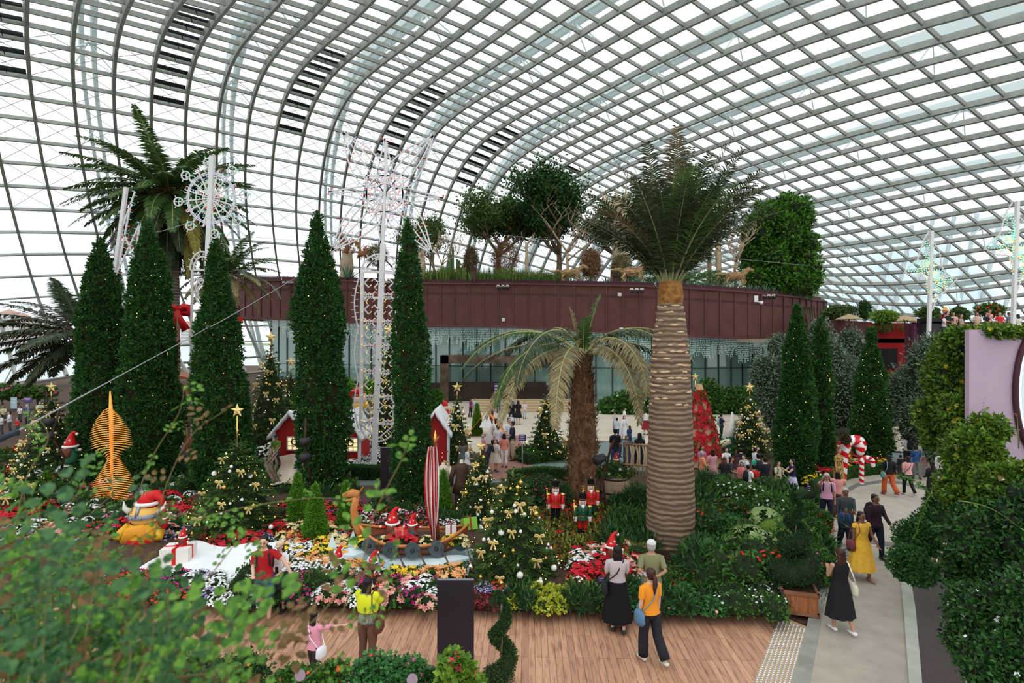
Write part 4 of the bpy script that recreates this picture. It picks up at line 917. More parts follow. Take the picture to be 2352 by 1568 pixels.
for i, (x, y) in enumerate([(795, 890), (855, 895), (760, 900)]): bush('ball_shrub', 'clipped green ball shrub by the facade, %s the white arch' % ['left inside', 'in the middle of', 'left of'][i], 'shrub', [bl(x, y, 42, 20, 22)], 800, .2, G_thuja, 70 + i)
bush('leafy_bank', 'dark leafy bushes below the dark palm at far left', 'shrub', [bl(20, 900, 44, 50, 14), bl(90, 900, 44, 40, 12)], 2000, .25, G_leaf, 74, fl=[(60, .3, M('pink petals', (.75, .12, .30)), 'blossoms')])
# ---- the big rose covered arch at the right: near things
HM = G_hedge
hedges = [
('wall of climbing rose leaves on the arch, upper part beside the mauve wall', [bl(2188, 800, 11.3, 36, 50), bl(2182, 880, 11.3, 34, 60), bl(2205, 950, 11, 52, 56), bl(2160, 860, 11.8, 36, 60), bl(2150, 960, 11.8, 40, 60), bl(2260, 985, 10, 40, 30), bl(2290, 762, 10.6, 60, 12), bl(2215, 772, 11, 34, 16)], 20000, .095, HM, 0),
('middle mass of climbing rose leaves with yellow young shoots', [bl(2225, 1040, 10, 56, 60), bl(2300, 1120, 9, 64, 54), bl(2215, 1120, 10, 60, 60), bl(2345, 1095, 8.8, 30, 40)], 20000, .09, HM, 1),
('dark rose bush in the shade below the arch, beside the drain plate', [bl(2270, 1240, 8.6, 90, 90), bl(2340, 1220, 8.2, 60, 100), bl(2205, 1210, 9.6, 50, 60), bl(2215, 1310, 8.8, 50, 60)], 17000, .075, G_dark, 2),
('white flowered rose bush at the bottom right corner', [bl(2270, 1420, 7.6, 80, 80), bl(2330, 1400, 7.2, 60, 90), bl(2205, 1390, 8, 36, 50), bl(2290, 1520, 7, 90, 70), bl(2205, 1460, 7.6, 36, 50)], 20000, .065, G_dark, 3)]
for desc, bb, n, lf, mt, i in hedges:
 fl = [(10, .085, M('cream rose', (.85, .76, .55)), 'roses'), (6, .08, M('pink rose', (.80, .28, .30)), 'pink_roses')]
 if i == 3: fl = [(24, .07, white, 'roses'), (12, .05, M('violet spikes', (.15, .05, .55)), 'violet_flowers')]
 if i < 2: fl.append((150, .10, M('yellow young leaves', (.40, .45, .04), (.50, .38, .05), island=True, trans=.3), 'young_leaves'))
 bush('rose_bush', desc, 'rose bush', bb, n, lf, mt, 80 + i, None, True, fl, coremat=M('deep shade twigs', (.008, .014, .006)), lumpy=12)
bush('cushion_shrub', 'low rounded dark conifer cushions bulging over the path edge at right', 'shrub', [bl(2105, 1235, 11.6, 46, 40), bl(2085, 1290, 10.6, 40, 36), bl(2110, 1310, 10.4, 36, 30), bl(2130, 1195, 12.6, 30, 26), bl(2150, 1160, 13, 24, 24)], 9000, .07, M('cushion leaves', (.018, .07, .016), (.05, .15, .03), island=True, trans=.15), 90, fl=[(8, .05, M('magenta petals', (.65, .03, .30)), 'blossoms')])
def branch(px0, py0, px1, py1, Y, desc, n=26, leaf=.07, mat=None, sag=.1):
 a, b = at(px0, py0, Y), at(px1, py1, Y); t_ = thing('rose_shoot', desc, 'branch', a); P = [Vector((0, 0, 0)).lerp(b - a, u) + Vector((0, 0, sag * math.sin(PI * u))) for u in np.linspace(0, 1, 9)]
 MB().tube(P, np.linspace(.008, .003, 9), 5).build('stem', M('green stem', (.14, .22, .05)), t_); m = MB(); u = RNG.uniform(.1, 1, n); q = np.array([tuple(P[min(7, int(x * 8))].lerp(P[min(8, int(x * 8) + 1)], x * 8 % 1)) for x in u])
 m.leaves(q, rdir(n), rdir(n) + [0, 0, 1.5], leaf * RNG.uniform(.7, 1.2, n), leaf * .6, .1); m.build('leaves', mat or G_leaf, t_)
branch(2150, 1150, 2055, 1090, 9.0, 'thin leafy rose shoot reaching over the plaza', 60)
branch(2140, 1130, 2100, 1240, 9.2, 'drooping leafy rose shoot beside the plaza', 60)
branch(2340, 1030, 2335, 950, 8, 'reddish shoot standing before the mauve wall', 18, .05, M('reddish leaves', (.25, .09, .05)))
branch(2200, 1150, 2352, 1220, 7.2, 'long arching pale green shoot across the dark bushes', 8)
# topiary
def spiral(name, desc, px, top, base, Y, w0, w1, turns, seed, z=0, mat=None, n=5200, ph=0, leaf=.035, cone=0):
 c = at(px, base, Y); H = sm(base - top, Y); t_ = thing(name, desc, 'topiary', (c.x, Y, z)); r_ = np.random.default_rng(seed); m = MB(); mc = MB()
 s = np.linspace(0, 1, 90); R = lerp(sm(w0, Y), sm(w1, Y), s ** .8); off = R * .62; a = ph + s * turns * 2 * PI; tube_r = R * .62
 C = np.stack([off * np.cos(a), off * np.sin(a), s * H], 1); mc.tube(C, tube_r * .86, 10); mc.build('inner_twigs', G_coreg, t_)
 i = r_.integers(0, 90, n); d = nrm(r_.normal(size=(n, 3))); P = C[i] + d * tube_r[i][:, None] * r_.uniform(.85, 1.1, (n, 1)); m.leaves(P, d + r_.normal(size=(n, 3)) * .5, r_.normal(size=(n, 3)), leaf * r_.uniform(.7, 1.3, n), leaf * .6, .1); m.build('foliage', mat or M('box leaves', (.015, .05, .012), (.06, .13, .03), island=True, trans=.15), t_)
 MB().tube([(0, 0, 0), (0, 0, H * .9)], .02, 6).build('trunk', bark, t_); return t_
spiral('spiral_topiary', 'spiral clipped box shrub standing on the deck right of the tall black panel', 1152, 1380, 1600, 8.6, 40, 13, 2.3, 91, z=0, ph=1.2, n=9000)
spiral('spiral_topiary', 'spiral clipped shrub behind the flower bed near the elderly man in pink', 1862, 1085, 1210, 15.4, 30, 12, 2.2, 92, n=3500)
spiral('spiral_topiary', 'small spiral topiary on the deck behind the leaves at lower left', 548, 1385, 1500, 10.6, 26, 12, 2.0, 93, n=3500)
bush('clipped_bush', 'rounded cypress bush beside the path left of the walking boy', 'shrub', [bl(1865, 1215, 14.2, 30, 26), bl(1850, 1180, 14.8, 24, 30), bl(1855, 1265, 13.6, 34, 40)], 5000, .06, M('clipped leaves', (.02, .08, .012), (.06, .17, .03), island=True, trans=.15), 94)
# wooden planter box with its spiral conifer
A_ = gp(1790, 1424); B2 = gp(1858, 1438); dv = (B2 - A_); Lx = .62; rz = math.atan2(dv.y, dv.x); rz = -.32
pc = gp(1832, 1404); t_ = thing('planter_box', 'square reddish wooden planter box at the corner of deck and path', 'planter', (5.86, 11.18, 0.0), rz)
wood_r = M('reddish cedar', (.30, .10, .035), (.42, .16, .06), rough=.5, scale=5, stretch=(6, 6, 1)); wood_f = M('brown cedar frame', (.22, .095, .05), (.30, .14, .08), rough=.55, scale=5)
for sx, sy in ((0, -1), (0, 1), (1, 0), (-1, 0)):
 m = MB(); m.box((sx * .31, sy * .31, .26), (.60 if sy else .03, .60 if sx else .03, .40)); m.build('side_panel', wood_r, t_)
 m = MB()
 for z in (.07, .46): m.box((sx * .325, sy * .325, z), (.70 if sy else .05, .70 if sx else .05, .07))
 m.build('rail', wood_f, t_)
 m = MB()
 for k in (-.18, -.02, .14): m.box((sx * .328 + (k if sy else 0), sy * .328 + (k if sx else 0), .26), (.006, .006, .36))
 m.build('groove', rust, t_)
MB().box((0, 0, .42), (.58, .58, .03)).build('soil_fill', soil, t_)
spiral('spiral_conifer', 'dark cone shaped spiral conifer growing in the wooden planter box', 1828, 1150, 1360, 11.25, 56, 8, 3.4, 95, z=.44, n=15000, mat=M('dark yew', (.010, .035, .010), (.03, .085, .02), island=True), leaf=.04)

# ---- Christmas firs
def bauble(loc, r, mat, lab, grp):
 def mk(t_):
  m = MB(); m.ball((0, 0, 0), 1.0, 14); m.build('ball', mat, t_); m = MB(); m.lathe([(.22, .95), (.2, 1.2), (.01, 1.22)], (0, 0, 0), 8); m.build('cap', gold, t_); return t_
 return place(('bauble', mat.name), mk, loc, 0, r, 'bauble', lab, 'bauble', grp)
def bow(loc, k, rz, lab, grp):
 def mk(t_):
  for s_ in (-1, 1):
   m = MB(); P = [(0, 0, 0), (s_ * .35, -.05, .28), (s_ * .85, -.1, .34), (s_ * 1.0, -.1, .05), (s_ * .7, -.06, -.12), (s_ * .1, 0, -.02)]
   m.tube(P, [(.05, .12), (.05, .22), (.05, .32), (.05, .34), (.05, .26), (.04, .1)], 4, 0, True, (0, 1., 0), cap=False); m.build('loop', goldglit, t_)
   m = MB(); m.tube([(0, 0, 0), (s_ * .2, -.06, -.5), (s_ * .45, -.05, -1.1), (s_ * .5, -.1, -1.5)], [(.015, .10), (.015, .2), (.015, .24), (.015, .22)], 4, 0, True, (0, 1., 0), cap=False); m.build('tail', goldglit, t_)
  MB().ball((0, -.05, 0), .14, 8).build('knot', goldglit, t_); return t_
 return place('bow', mk, loc, rz, k, 'ribbon_bow', lab, 'ribbon bow', grp)
def star_top(loc, r, lab, mat=None, pole=.3):
 t_ = thing('star_topper', lab, 'star', loc); m = MB(); v = []
 for k in range(10): a = PI / 2 + k * PI / 5; q = r if k % 2 == 0 else r * .42; v.append((q * math.cos(a), 0, q * math.sin(a) + r + pole))
 v += [(0, -.24 * r, r + pole), (0, .24 * r, r + pole)]; m.add(v, [(k, (k + 1) % 10, 10) for k in range(10)] + [((k + 1) % 10, k, 11) for k in range(10)], 0, False); m.build('star', mat or goldglit, t_)
 MB().tube([(0, 0, -.25), (0, 0, pole + r * .3)], .02, 5).build('stem', gold, t_)
FIRN = {}
def fir(px, top, base, half, Y, key, desc, nb, nbow, n_l, seed, z=.1, star=None, shape=1.0, tip=True, starr=.2):
 c = at(px, base, Y); H = at(px, top, Y).z - z; R = sm(half, Y)
 def mk(t_):
  r_ = np.random.default_rng(5 + len(PROTO)); m = MB(); w_ = MB(); dens = {'near': 1.0, 'mid': .6, 'far': .35}[key]
  nb_ = int(190 * (dens ** .6)); w_.tube([(0, 0, 0), (0, 0, .98)], [.028, .006], 8)
  for i in range(nb_):
   h = 1 - ((i + .5) / nb_) ** .62; a = i * 2.399 + r_.uniform(-.2, .2); L = (1 - h) ** .85 * .5 * r_.uniform(.82, 1.08) + .02
   s = np.linspace(0, 1, 6); Pz = h + .03 * s - .10 * L * s * s * 1.5 + .04 * s ** 3 * L; P = np.stack([L * s * math.cos(a), L * s * math.sin(a), np.maximum(Pz, .01)], 1); w_.tube(P, np.linspace(.005, .001, 6), 4)
   nn_ = int((26 + 190 * L) * dens); u = r_.uniform(.12, 1, nn_); Q = np.stack([np.interp(u, s, P[:, k]) for k in range(3)], 1); D_ = np.array([math.cos(a), math.sin(a), .0]); Sd = np.array([-math.sin(a), math.cos(a), 0])
   sd2 = r_.choice([-1, 1], nn_)[:, None] * Sd; off = sd2 * (1.05 - u[:, None]) * L * .42 * r_.random((nn_, 1)); Q = Q + off + r_.normal(size=(nn_, 3)) * .004
   d = D_ * .9 + sd2 * r_.uniform(.1, .9, (nn_, 1)) + np.array([0, 0, -.05]) + r_.normal(size=(nn_, 3)) * .22; m.leaves(Q, d, np.array([0, 0, 1.]) + r_.normal(size=(nn_, 3)) * .3, .042 / dens ** .35 * r_.uniform(.7, 1.3, nn_), .013 / dens ** .5, .15, wide=.35)
  m.build('needles', G_fir, t_); w_.build('trunk', bark, t_); MB().lathe([(.30, .03), (.26, .3), (.13, .62), (.01, .92)], (0, 0, 0), 12).build('inner_branches', G_coreg, t_); return t_
 t_ = place(('fir', key), mk, (c.x, Y, z), seed * 1.1, (R * 2, R * 2, H), 'christmas_tree', desc, 'christmas tree')
 r_ = random.Random(seed); k = 0
 def spot(h, a): rr = R * (1 - h) ** .85 * .98; return (c.x + rr * math.cos(a), Y + rr * math.sin(a), z + h * H + .02)
 short = desc.split(',')[0]
 for i in range(nb):
  h = 1 - ((i + .6) / nb) ** .6; h = max(.05, min(.93, h)); h = min(.93, max(.05, h + r_.uniform(-.06, .06))); a = -PI / 2 + r_.uniform(-1.45, 1.45); mt, cn = [(gold, 'shiny gold'), (pearl, 'pearl white'), (silver, 'silver')][r_.choice([0, 0, 1, 1, 2])]
  big = r_.random() < .3; bauble(spot(h, a), (.062 if big else .04) * r_.uniform(.85, 1.2), mt, '%s bauble on the %s' % (cn, short), 'baubles on the ' + short)
 for i in range(nbow):
  h = max(.1, .84 - .74 * ((i + .5) / nbow) + r_.uniform(-.05, .05)); a = -PI / 2 + [-.9, .5, -.2, 1.1, -1.25, .1, .8, -.55][i % 8] + r_.uniform(-.15, .15); p = spot(h, a); bow((p[0], p[1] - .03, p[2]), .10 * r_.uniform(.85, 1.2) * (Y / 13) ** .3, r_.uniform(-.3, .3), 'gold ribbon bow on the ' + short, 'gold bows on the ' + short)
 n_l = int(n_l * .55); pf = [(0, R * .98), (.2, R * .83), (.5, R * .56), (.8, R * .26), (1, .02)]; lights('warm lights twinkling on the ' + short, (c.x, Y, z), pf, H, n_l, (0, 0), None, .010 * (Y / 14) ** .7, seed)
 if star: star_top((c.x, Y, z + H), starr, 'gold star topping the ' + ' '.join(short.split()[:10]), pole=star)
fir(1178, 1075, 1345, 118, 12.6, 'near', 'large fir nearest the deck, beside the tall black panel', 34, 11, 130, 1, .15)
fir(1104, 1040, 1215, 66, 16.2, 'near', 'second fir just behind the large front fir', 20, 8, 90, 2, .12, .04, starr=.16)
fir(1050, 905, 1085, 48, 23.5, 'mid', 'slim fir with a star left of the brick path crowd', 18, 8, 80, 3, 0, .05, starr=.25)
fir(545, 1010, 1240, 122, 15.2, 'near', 'broad fir left of centre with bare leading shoot', 24, 9, 150, 4, .15, None)
star_top((at(545, 0, 15.2).x, 15.2, at(0, 1010, 15.2).z), .2, 'gold wire star on the bare leading shoot of the broad fir', pole=.62)
fir(622, 790, 1020, 68, 29, 'mid', 'tall glittering fir behind the red house', 26, 12, 110, 5, 0, .05, starr=.32)
fir(668, 845, 1020, 40, 31, 'far', 'smaller fir right behind the tall glittering fir', 10, 4, 50, 6, 0, .05, starr=.3)
fir(118, 905, 1120, 82, 23, 'mid', 'wide gold decorated fir at far left', 26, 14, 170, 7, 0, .05, starr=.25)
fir(895, 775, 1012, 58, 29, 'mid', 'fir seen through the white light arch', 16, 8, 80, 8, 0, .05, starr=.35)
fir(1255, 905, 1058, 56, 25.5, 'mid', 'fir with red ornaments behind the drooping palm', 16, 4, 100, 9, 0)
fir(1722, 905, 1052, 56, 26.5, 'mid', 'fir with a shining star right of the thick palm', 26, 12, 90, 10, 0, .05, starr=.28)
fir(60, 1040, 1200, 70, 17, 'mid', 'fir behind the blurred leaves at the left edge', 12, 8, 90, 11, 0)

# ---- white luminarie: frames of painted wood set with little coloured bulbs
BC = [M('red bulb', (.75, .02, .03), emit=.5), M('yellow bulb', (.9, .62, .12), emit=.8), M('blue bulb', (.1, .25, .7), emit=.5), M('green bulb', (.04, .5, .2), emit=.5), M('clear bulb', (.8, .8, .78), rough=.2)]
def pegs(m, bulbs, P, N, L=.11, step=.16, r=.012, cols=(0, 1)):
 """bulb holders standing off a frame line; bulbs: dict colour -> MB"""
 P = np.array(P, float); seg = np.linalg.norm(np.diff(P, axis=0), axis=1); S_ = np.concatenate([[0], np.cumsum(seg)]); k = max(2, int(S_[-1] / step))
 for i, s in enumerate(np.linspace(0, S_[-1], k)):
  p = np.array([np.interp(s, S_, P[:, q]) for q in range(3)]); j = min(len(P) - 2, int(np.searchsorted(S_, s)) - 1 if s > 0 else 0); t_ = nrm(P[j + 1] - P[j]); n = nrm(np.cross(t_, N)) * (1 if i % 2 else -1)
  m.bar(p, p + n * L, r * 2); c = cols[(i // 3) % len(cols)]; bulbs.setdefault(c, MB()).bar(p + n * L, p + n * (L + .05), r * 2.2)
def lum_part(t_, name, lines, w, depth, cols=(0, 1), L=.11, step=.17, peg=True):
 m = MB(); bulbs = {}
 for P in lines:
  for a, b in zip(P[:-1], P[1:]): m.bar(a, b, depth if False else w, w)
  if peg: pegs(m, bulbs, P, (0, 1, 0), L, step, cols=cols)
 o = m.build(name, lumw, t_)
 for c, b in bulbs.items(): b.build('bulbs', BC[c], o)['kind'] = 'stuff'
 return o
def arc(cx, cz, r, a0, a1, n=24, k=1.0, y=0): return [(cx + r * math.cos(a), y, cz + r * k * math.sin(a)) for a in np.linspace(a0, a1, n)]
YL = 22.5; ox = at(865, 1090, YL).x
t_ = thing('light_arch', 'tall white luminaria: snowflake lattice window under a huge eight pointed star', 'luminaria', (ox, YL, 0))
def L_(px, py): p = at(px, py, YL); return (p.x - ox, 0, p.z)
MB().bar(L_(858, 1095), L_(880, 560), .20).build('mast', lumw, t_); MB().bar(L_(880, 560), L_(888, 330), .10).build('mast', lumw, t_)
MB().bar(L_(829, 975), L_(832, 625), .13).build('upright', lumw, t_); MB().bar(L_(905, 975), L_(914, 625), .13).build('upright', lumw, t_)
for y in (625, 684, 738, 796, 855, 911, 972):
 m = MB(); m.bar(L_(830, y - 2), L_(912, y + 2), .09); m.build('crossbar', lumw, t_)
for iy, y in enumerate([650, 711, 767, 825, 883, 940]):                       # the snowflakes
 for ix, x in enumerate([838, 871, 904]):
  lines = []; cx_, cz_ = L_(x, y)[0], L_(x, y)[2]
  for k in range(4):
   a = PI / 4 + k * PI / 2
   if (ix == 0 and math.cos(a) < 0) or (ix == 2 and math.cos(a) > 0): continue
   lines.append([(cx_, -.08, cz_), (cx_ + .26 * math.cos(a), -.08, cz_ + .26 * math.sin(a))])
  lum_part(t_, 'snowflake', lines, .05, .05, (1, 0, 4), .10, .12)
 for x in (850, 892):
  cx_, cz_ = L_(x, y + 29)[0], L_(x, y + 29)[2]; lum_part(t_, 'snowflake', [[(cx_ - .22, -.08, cz_ - .17), (cx_, -.08, cz_ + .1), (cx_ + .22, -.08, cz_ - .17)], [(cx_ - .22, -.08, cz_ + .17), (cx_, -.08, cz_ - .1), (cx_ + .22, -.08, cz_ + .17)]], .05, .05, (1, 0), .10, .12)
c_ = L_(872, 625); r_ = .75
lum_part(t_, 'top_arc', [arc(c_[0], c_[2], r_, 0, PI, 20), arc(c_[0], c_[2], r_ * .72, 0, PI, 16), [(c_[0] - r_, 0, c_[2]), (c_[0], 0, c_[2] + r_ * .95)], [(c_[0] + r_, 0, c_[2]), (c_[0], 0, c_[2] + r_ * .95)]], .06, .06, (4, 4), .12, .13)
c_ = L_(868, 973); lum_part(t_, 'bottom_arc', [arc(c_[0], c_[2], .72, PI, 2 * PI, 20), [(c_[0] - .72, 0, c_[2]), (c_[0], 0, c_[2] - .62)], [(c_[0] + .72, 0, c_[2]), (c_[0], 0, c_[2] - .62)]], .06, .06, (4, 1), .12, .13)
for sgn in (-1, 1):
 P = []
 for i in range(60):
  z = lerp(L_(0, 985)[2], L_(0, 640)[2], i / 59); x0 = L_(829, 0)[0] if sgn < 0 else L_(908, 0)[0]; P.append((x0 + sgn * (.10 + .17 * abs(math.sin(i / 59 * PI * 3.0))), 0, z))
 lum_part(t_, 'wavy_border', [P], .045, .05, (4, 4), .10, .14)
sc_ = L_(884, 445)                                                            # the star
def SP(px, py): return L_(px, py)
for (tip, a1, b1) in [((788, 305), (812, 420), (868, 400)), ((995, 312), (905, 400), (975, 410)), ((755, 440), (850, 425), (850, 462)), ((1018, 455), (925, 428), (925, 468)), ((762, 575), (800, 480), (862, 470)), ((992, 580), (905, 470), (960, 480)), ((884, 318), (862, 415), (908, 415)), ((874, 560), (862, 480), (900, 480))]:
 T_, A1, B1 = SP(*tip), SP(*a1), SP(*b1); ctr = sc_; mid = tuple((np.array(A1) + np.array(B1)) / 2); diag = tip[0] < 850 and tip[1] != 440 or tip[0] > 920 and tip[1] != 455
 lines = [[ctr, T_]]
 if diag:
  base = (np.array(A1) + np.array(B1)) / 2; ax_ = np.array(T_) - np.array(ctr); ax_ = ax_ / np.linalg.norm(ax_); sd_ = np.array([-ax_[2], 0, ax_[0]]); Lk = np.linalg.norm(np.array(T_) - np.array(ctr))
  for w_ in (.62, .34):
   for sg_ in (-1, 1):
    pts = []
    for s in np.linspace(0, 1, 16):
     wid = w_ * (math.sin(min(1, (1 - s) * 1.6) * PI / 2) if s > .38 else math.sqrt(max(0, 1 - ((.38 - s) / .26) ** 2)) if s > .12 else 0); pts.append(tuple(np.array(ctr) + ax_ * Lk * max(s, .14) + sd_ * sg_ * wid))
    lines.append(pts)
 else: lines += [[ctr, A1, T_], [ctr, B1, T_]]
 lum_part(t_, 'star_ray', lines, .05, .05, (0, 2, 4) if diag else (2, 0, 4), .09, .17)
lum_part(t_, 'hub', [arc(sc_[0], sc_[2], .45, 0, 2 * PI, 20), arc(sc_[0], sc_[2], .75, 0, 2 * PI, 28), [(sc_[0] - .8, 0, sc_[2] + .75), (sc_[0] + .8, 0, sc_[2] + .75)], [(sc_[0] - .8, 0, sc_[2] - .75), (sc_[0] + .8, 0, sc_[2] - .75)], [(sc_[0] - .75, 0, sc_[2] - .8), (sc_[0] - .75, 0, sc_[2] + .8)], [(sc_[0] + .75, 0, sc_[2] - .8), (sc_[0] + .75, 0, sc_[2] + .8)]], .06, .06, (0, 2), .09, .16)
# wheel luminaria turned three quarters away
YW = 22; ow = at(460, 1090, YW).x; t_ = thing('wheel_luminaria', 'leaning white luminaria pole with a round wheel of green, blue and red bulbs', 'luminaria', (ow, YW, 0))
def W_(px, py, dy=0): p = at(px, py, YW); return (p.x - ow, dy, p.z)
MB().bar(W_(455, 1092), W_(488, 358), .17).build('mast', lumw, t_); MB().bar(W_(437, 1000), W_(442, 620), .08).build('upright', lumw, t_); MB().bar(W_(443, 620), W_(475, 620), .07).build('crossbar', lumw, t_)
c_ = W_(485, 455)
for k, (r, col) in enumerate([(.34, (0, 3)), (.62, (3, 3)), (.92, (2, 2)), (.98, (4, 4))]): lum_part(t_, 'ring', [arc(c_[0], c_[2], r, 0, 2 * PI, 36, 1.06)], .035, .05, col, .07, .11)
for k in range(16):
 a = k * PI / 8 + .1; p0 = (c_[0] + .1 * math.cos(a), 0, c_[2] + .1 * math.sin(a)); R_ = 1.45 if k % 2 == 0 else 1.2; p1 = (c_[0] + R_ * .92 * math.cos(a), 0, c_[2] + R_ * math.sin(a)); ln = [[p0, p1]]
 if k % 2 == 0: ln.append(arc(p1[0] * 1.0, p1[2], .17, 0, 2 * PI, 12))
 lum_part(t_, 'spoke', ln, .045, .05, (3, 4) if k % 2 == 0 else (0, 4), .07, .14)
for y0, y1 in ((640, 700), (715, 790), (805, 870), (885, 935), (945, 1000)):
 c1 = W_(462, (y0 + y1) / 2); rr_ = sm((y1 - y0) / 2, YW); lum_part(t_, 'scroll', [arc(c1[0], c1[2], rr_ * .45, 0, 2 * PI, 24, 2.0), arc(c1[0], c1[2], rr_ * .28, 0, 2 * PI, 18, 2.0)], .05, .05, (1, 4), .06, .13); MB().bar(W_(438, y0), W_(478, y0), .06).build('crossbar', lumw, t_)
c1 = W_(465, 620); lum_part(t_, 'top_arc', [arc(c1[0], c1[2], .50, 0, PI, 16, 1.5), arc(c1[0], c1[2], .36, 0, PI, 14, 1.5)], .05, .05, (4, 4), .10, .12)
# edge on luminaria between the two leftmost cypresses
YE = 22.8; oe = at(285, 1090, YE).x; t_ = thing('edge_luminaria', 'narrow white luminaria seen nearly edge on between the two leftmost cypresses', 'luminaria', (oe, YE, 0))
def E_(px, py, dy=0): p = at(px, py, YE); return (p.x - oe, dy, p.z)
MB().bar(E_(282, 1095), E_(286, 670), .12).build('mast', lumw, t_); MB().bar(E_(258, 668), E_(290, 430), .13).build('mast', lumw, t_)
for (a, b) in (((262, 640), (322, 512)), ((268, 560), (310, 440)), ((300, 640), (322, 512)), ((275, 600), (300, 470)), ((286, 540), (312, 600)), ((290, 900), (296, 700)), ((284, 820), (290, 700))):
 lum_part(t_, 'lattice', [[E_(*a), E_(*b)]], .05, .05, (0, 3, 2), .09, .14)
for y in (700, 745, 790, 835, 880): c1 = E_(289, y); lum_part(t_, 'scroll', [arc(c1[0], c1[2], .13, 0, 2 * PI, 14, 2.4)], .05, .05, (1, 0), .05, .12)
c1 = E_(288, 905); lum_part(t_, 'heart', [[(c1[0] - .15, 0, c1[2] + .2), (c1[0] + .15, 0, c1[2] + .2), (c1[0], 0, c1[2] - .35), (c1[0] - .15, 0, c1[2] + .2)]], .07, .05, (4, 4), .05, .1)
# the two butterfly luminarie on the far right terrace
for (mx_, ty, sx, Yb_, lean, desc) in ((2137, 530, 1.0, 31, -3, 'left white pole with a butterfly of green and yellow lights on the terrace'), (2330, 462, 1.15, 29, -7, 'white pole with a butterfly of green and yellow lights at the right edge')):
 o0 = at(mx_, 740, Yb_); t_ = thing('butterfly_light', desc, 'luminaria', (o0.x, Yb_, 5.7))
 def Q(px, py): p = at(px, py, Yb_); return (p.x - o0.x, 0, p.z - 5.7)
 MB().bar((-.1, 0, 0), Q(mx_ - lean, ty), .16).build('mast', lumw, t_); cx0, cy0 = mx_, ty + 72 * sx
 for k, (dx, dy, n_) in enumerate([(-55, 18, 0), (-30, 28, 1), (-20, 5, 1), (-14, -48, 0), (8, -30, 0), (14, 10, 1), (52, 42, 0), (38, 58, 1), (22, 70, 0), (10, 90, 1), (20, 44, 1)]):
  a = np.array(Q(cx0, cy0 + (20 if dy > 40 else 0))); b = np.array(Q(cx0 + dx * sx, cy0 + dy * sx)); d = b - a; L9 = np.linalg.norm(d); d /= L9; n9 = np.array([-d[2], 0, d[0]]); P = [tuple(a + d * L9 * s + n9 * L9 * .16 * math.sin(PI * s)) for s in np.linspace(0, 1, 10)] + [tuple(a + d * L9 * s - n9 * L9 * .16 * math.sin(PI * s)) for s in np.linspace(1, 0, 10)]
  m = MB(); bb = {}; pegs(m, bb, P, (0, 1, 0), .03, .07, .018, cols=(3, 1) if n_ else (3, 3)); o = m.build('petal', lumw, t_)
  for c, b9 in bb.items(): b9.build('bulbs', M('mint bulb', (.25, .75, .5), emit=.9) if c == 3 else BC[1], o)['kind'] = 'stuff'
 out = [(-60, 22), (-30, -5), (-16, -50), (-4, -70)]; lum_part(t_, 'wing_edge', [[Q(cx0 + x * sx, cy0 + y * sx) for x, y in out], [Q(cx0 + x * sx, cy0 + y * sx) for x, y in [(-60, 22), (-40, 34), (-12, 36), (0, 60)]], [Q(cx0 + x * sx, cy0 + y * sx) for x, y in [(6, -45), (20, -30), (26, 10), (36, 32), (62, 38), (40, 62), (14, 80), (4, 112)]]], .045, .05, (4, 4), .05, .12)
# guy wire with its turnbuckle crossing the view
t_ = thing('guy_wire', 'grey steel guy wire sagging from the lower left up to the light arch', 'cable', at(0, 1004, 4.2)); o0 = at(0, 1004, 4.2)
def wire(pts, r, nm='cable'): MB().tube([at(*p) - o0 for p in pts], r, 5).build(nm, M('wire grey', (.45, .46, .47), rough=.4, metal=.3), t_)
wire([(-20, 1014, 4.0), (40, 990, 4.6), (160, 925, 7.0), (280, 860, 10), (400, 795, 13.5), (478, 752, 15.5), (500, 742, 16), (560, 708, 17), (650, 655, 19), (762, 588, 21.8)], .010)
MB().ball(at(478, 752, 15.5) - o0, .07, 8).build('turnbuckle', charcoal, t_); MB().tube([at(-10, 1012, 4.1) - o0, at(38, 992, 4.55) - o0], .026, 8).build('sleeve', M('blue black sleeve', (.02, .03, .045)), t_)
for i, (a, b) in enumerate([((300, 545, 22.8), (455, 505, 22)), ((590, 545, 40), (1000, 575, 44)), ((1160, 540, 44), (1860, 610, 44))]):
 o1 = at(*a); t_ = thing('guy_wire', ['thin bright cable between the two left luminarie', 'hair thin cable behind the light arch', 'hair thin cable crossing above the driftwood horses'][i], 'cable', o1); MB().tube([(0, 0, 0), (at(*b) - o1) * .5 - Vector((0, 0, .08)), at(*b) - o1], .012, 4).build('cable', M('wire grey', (.45, .46, .47)), t_)

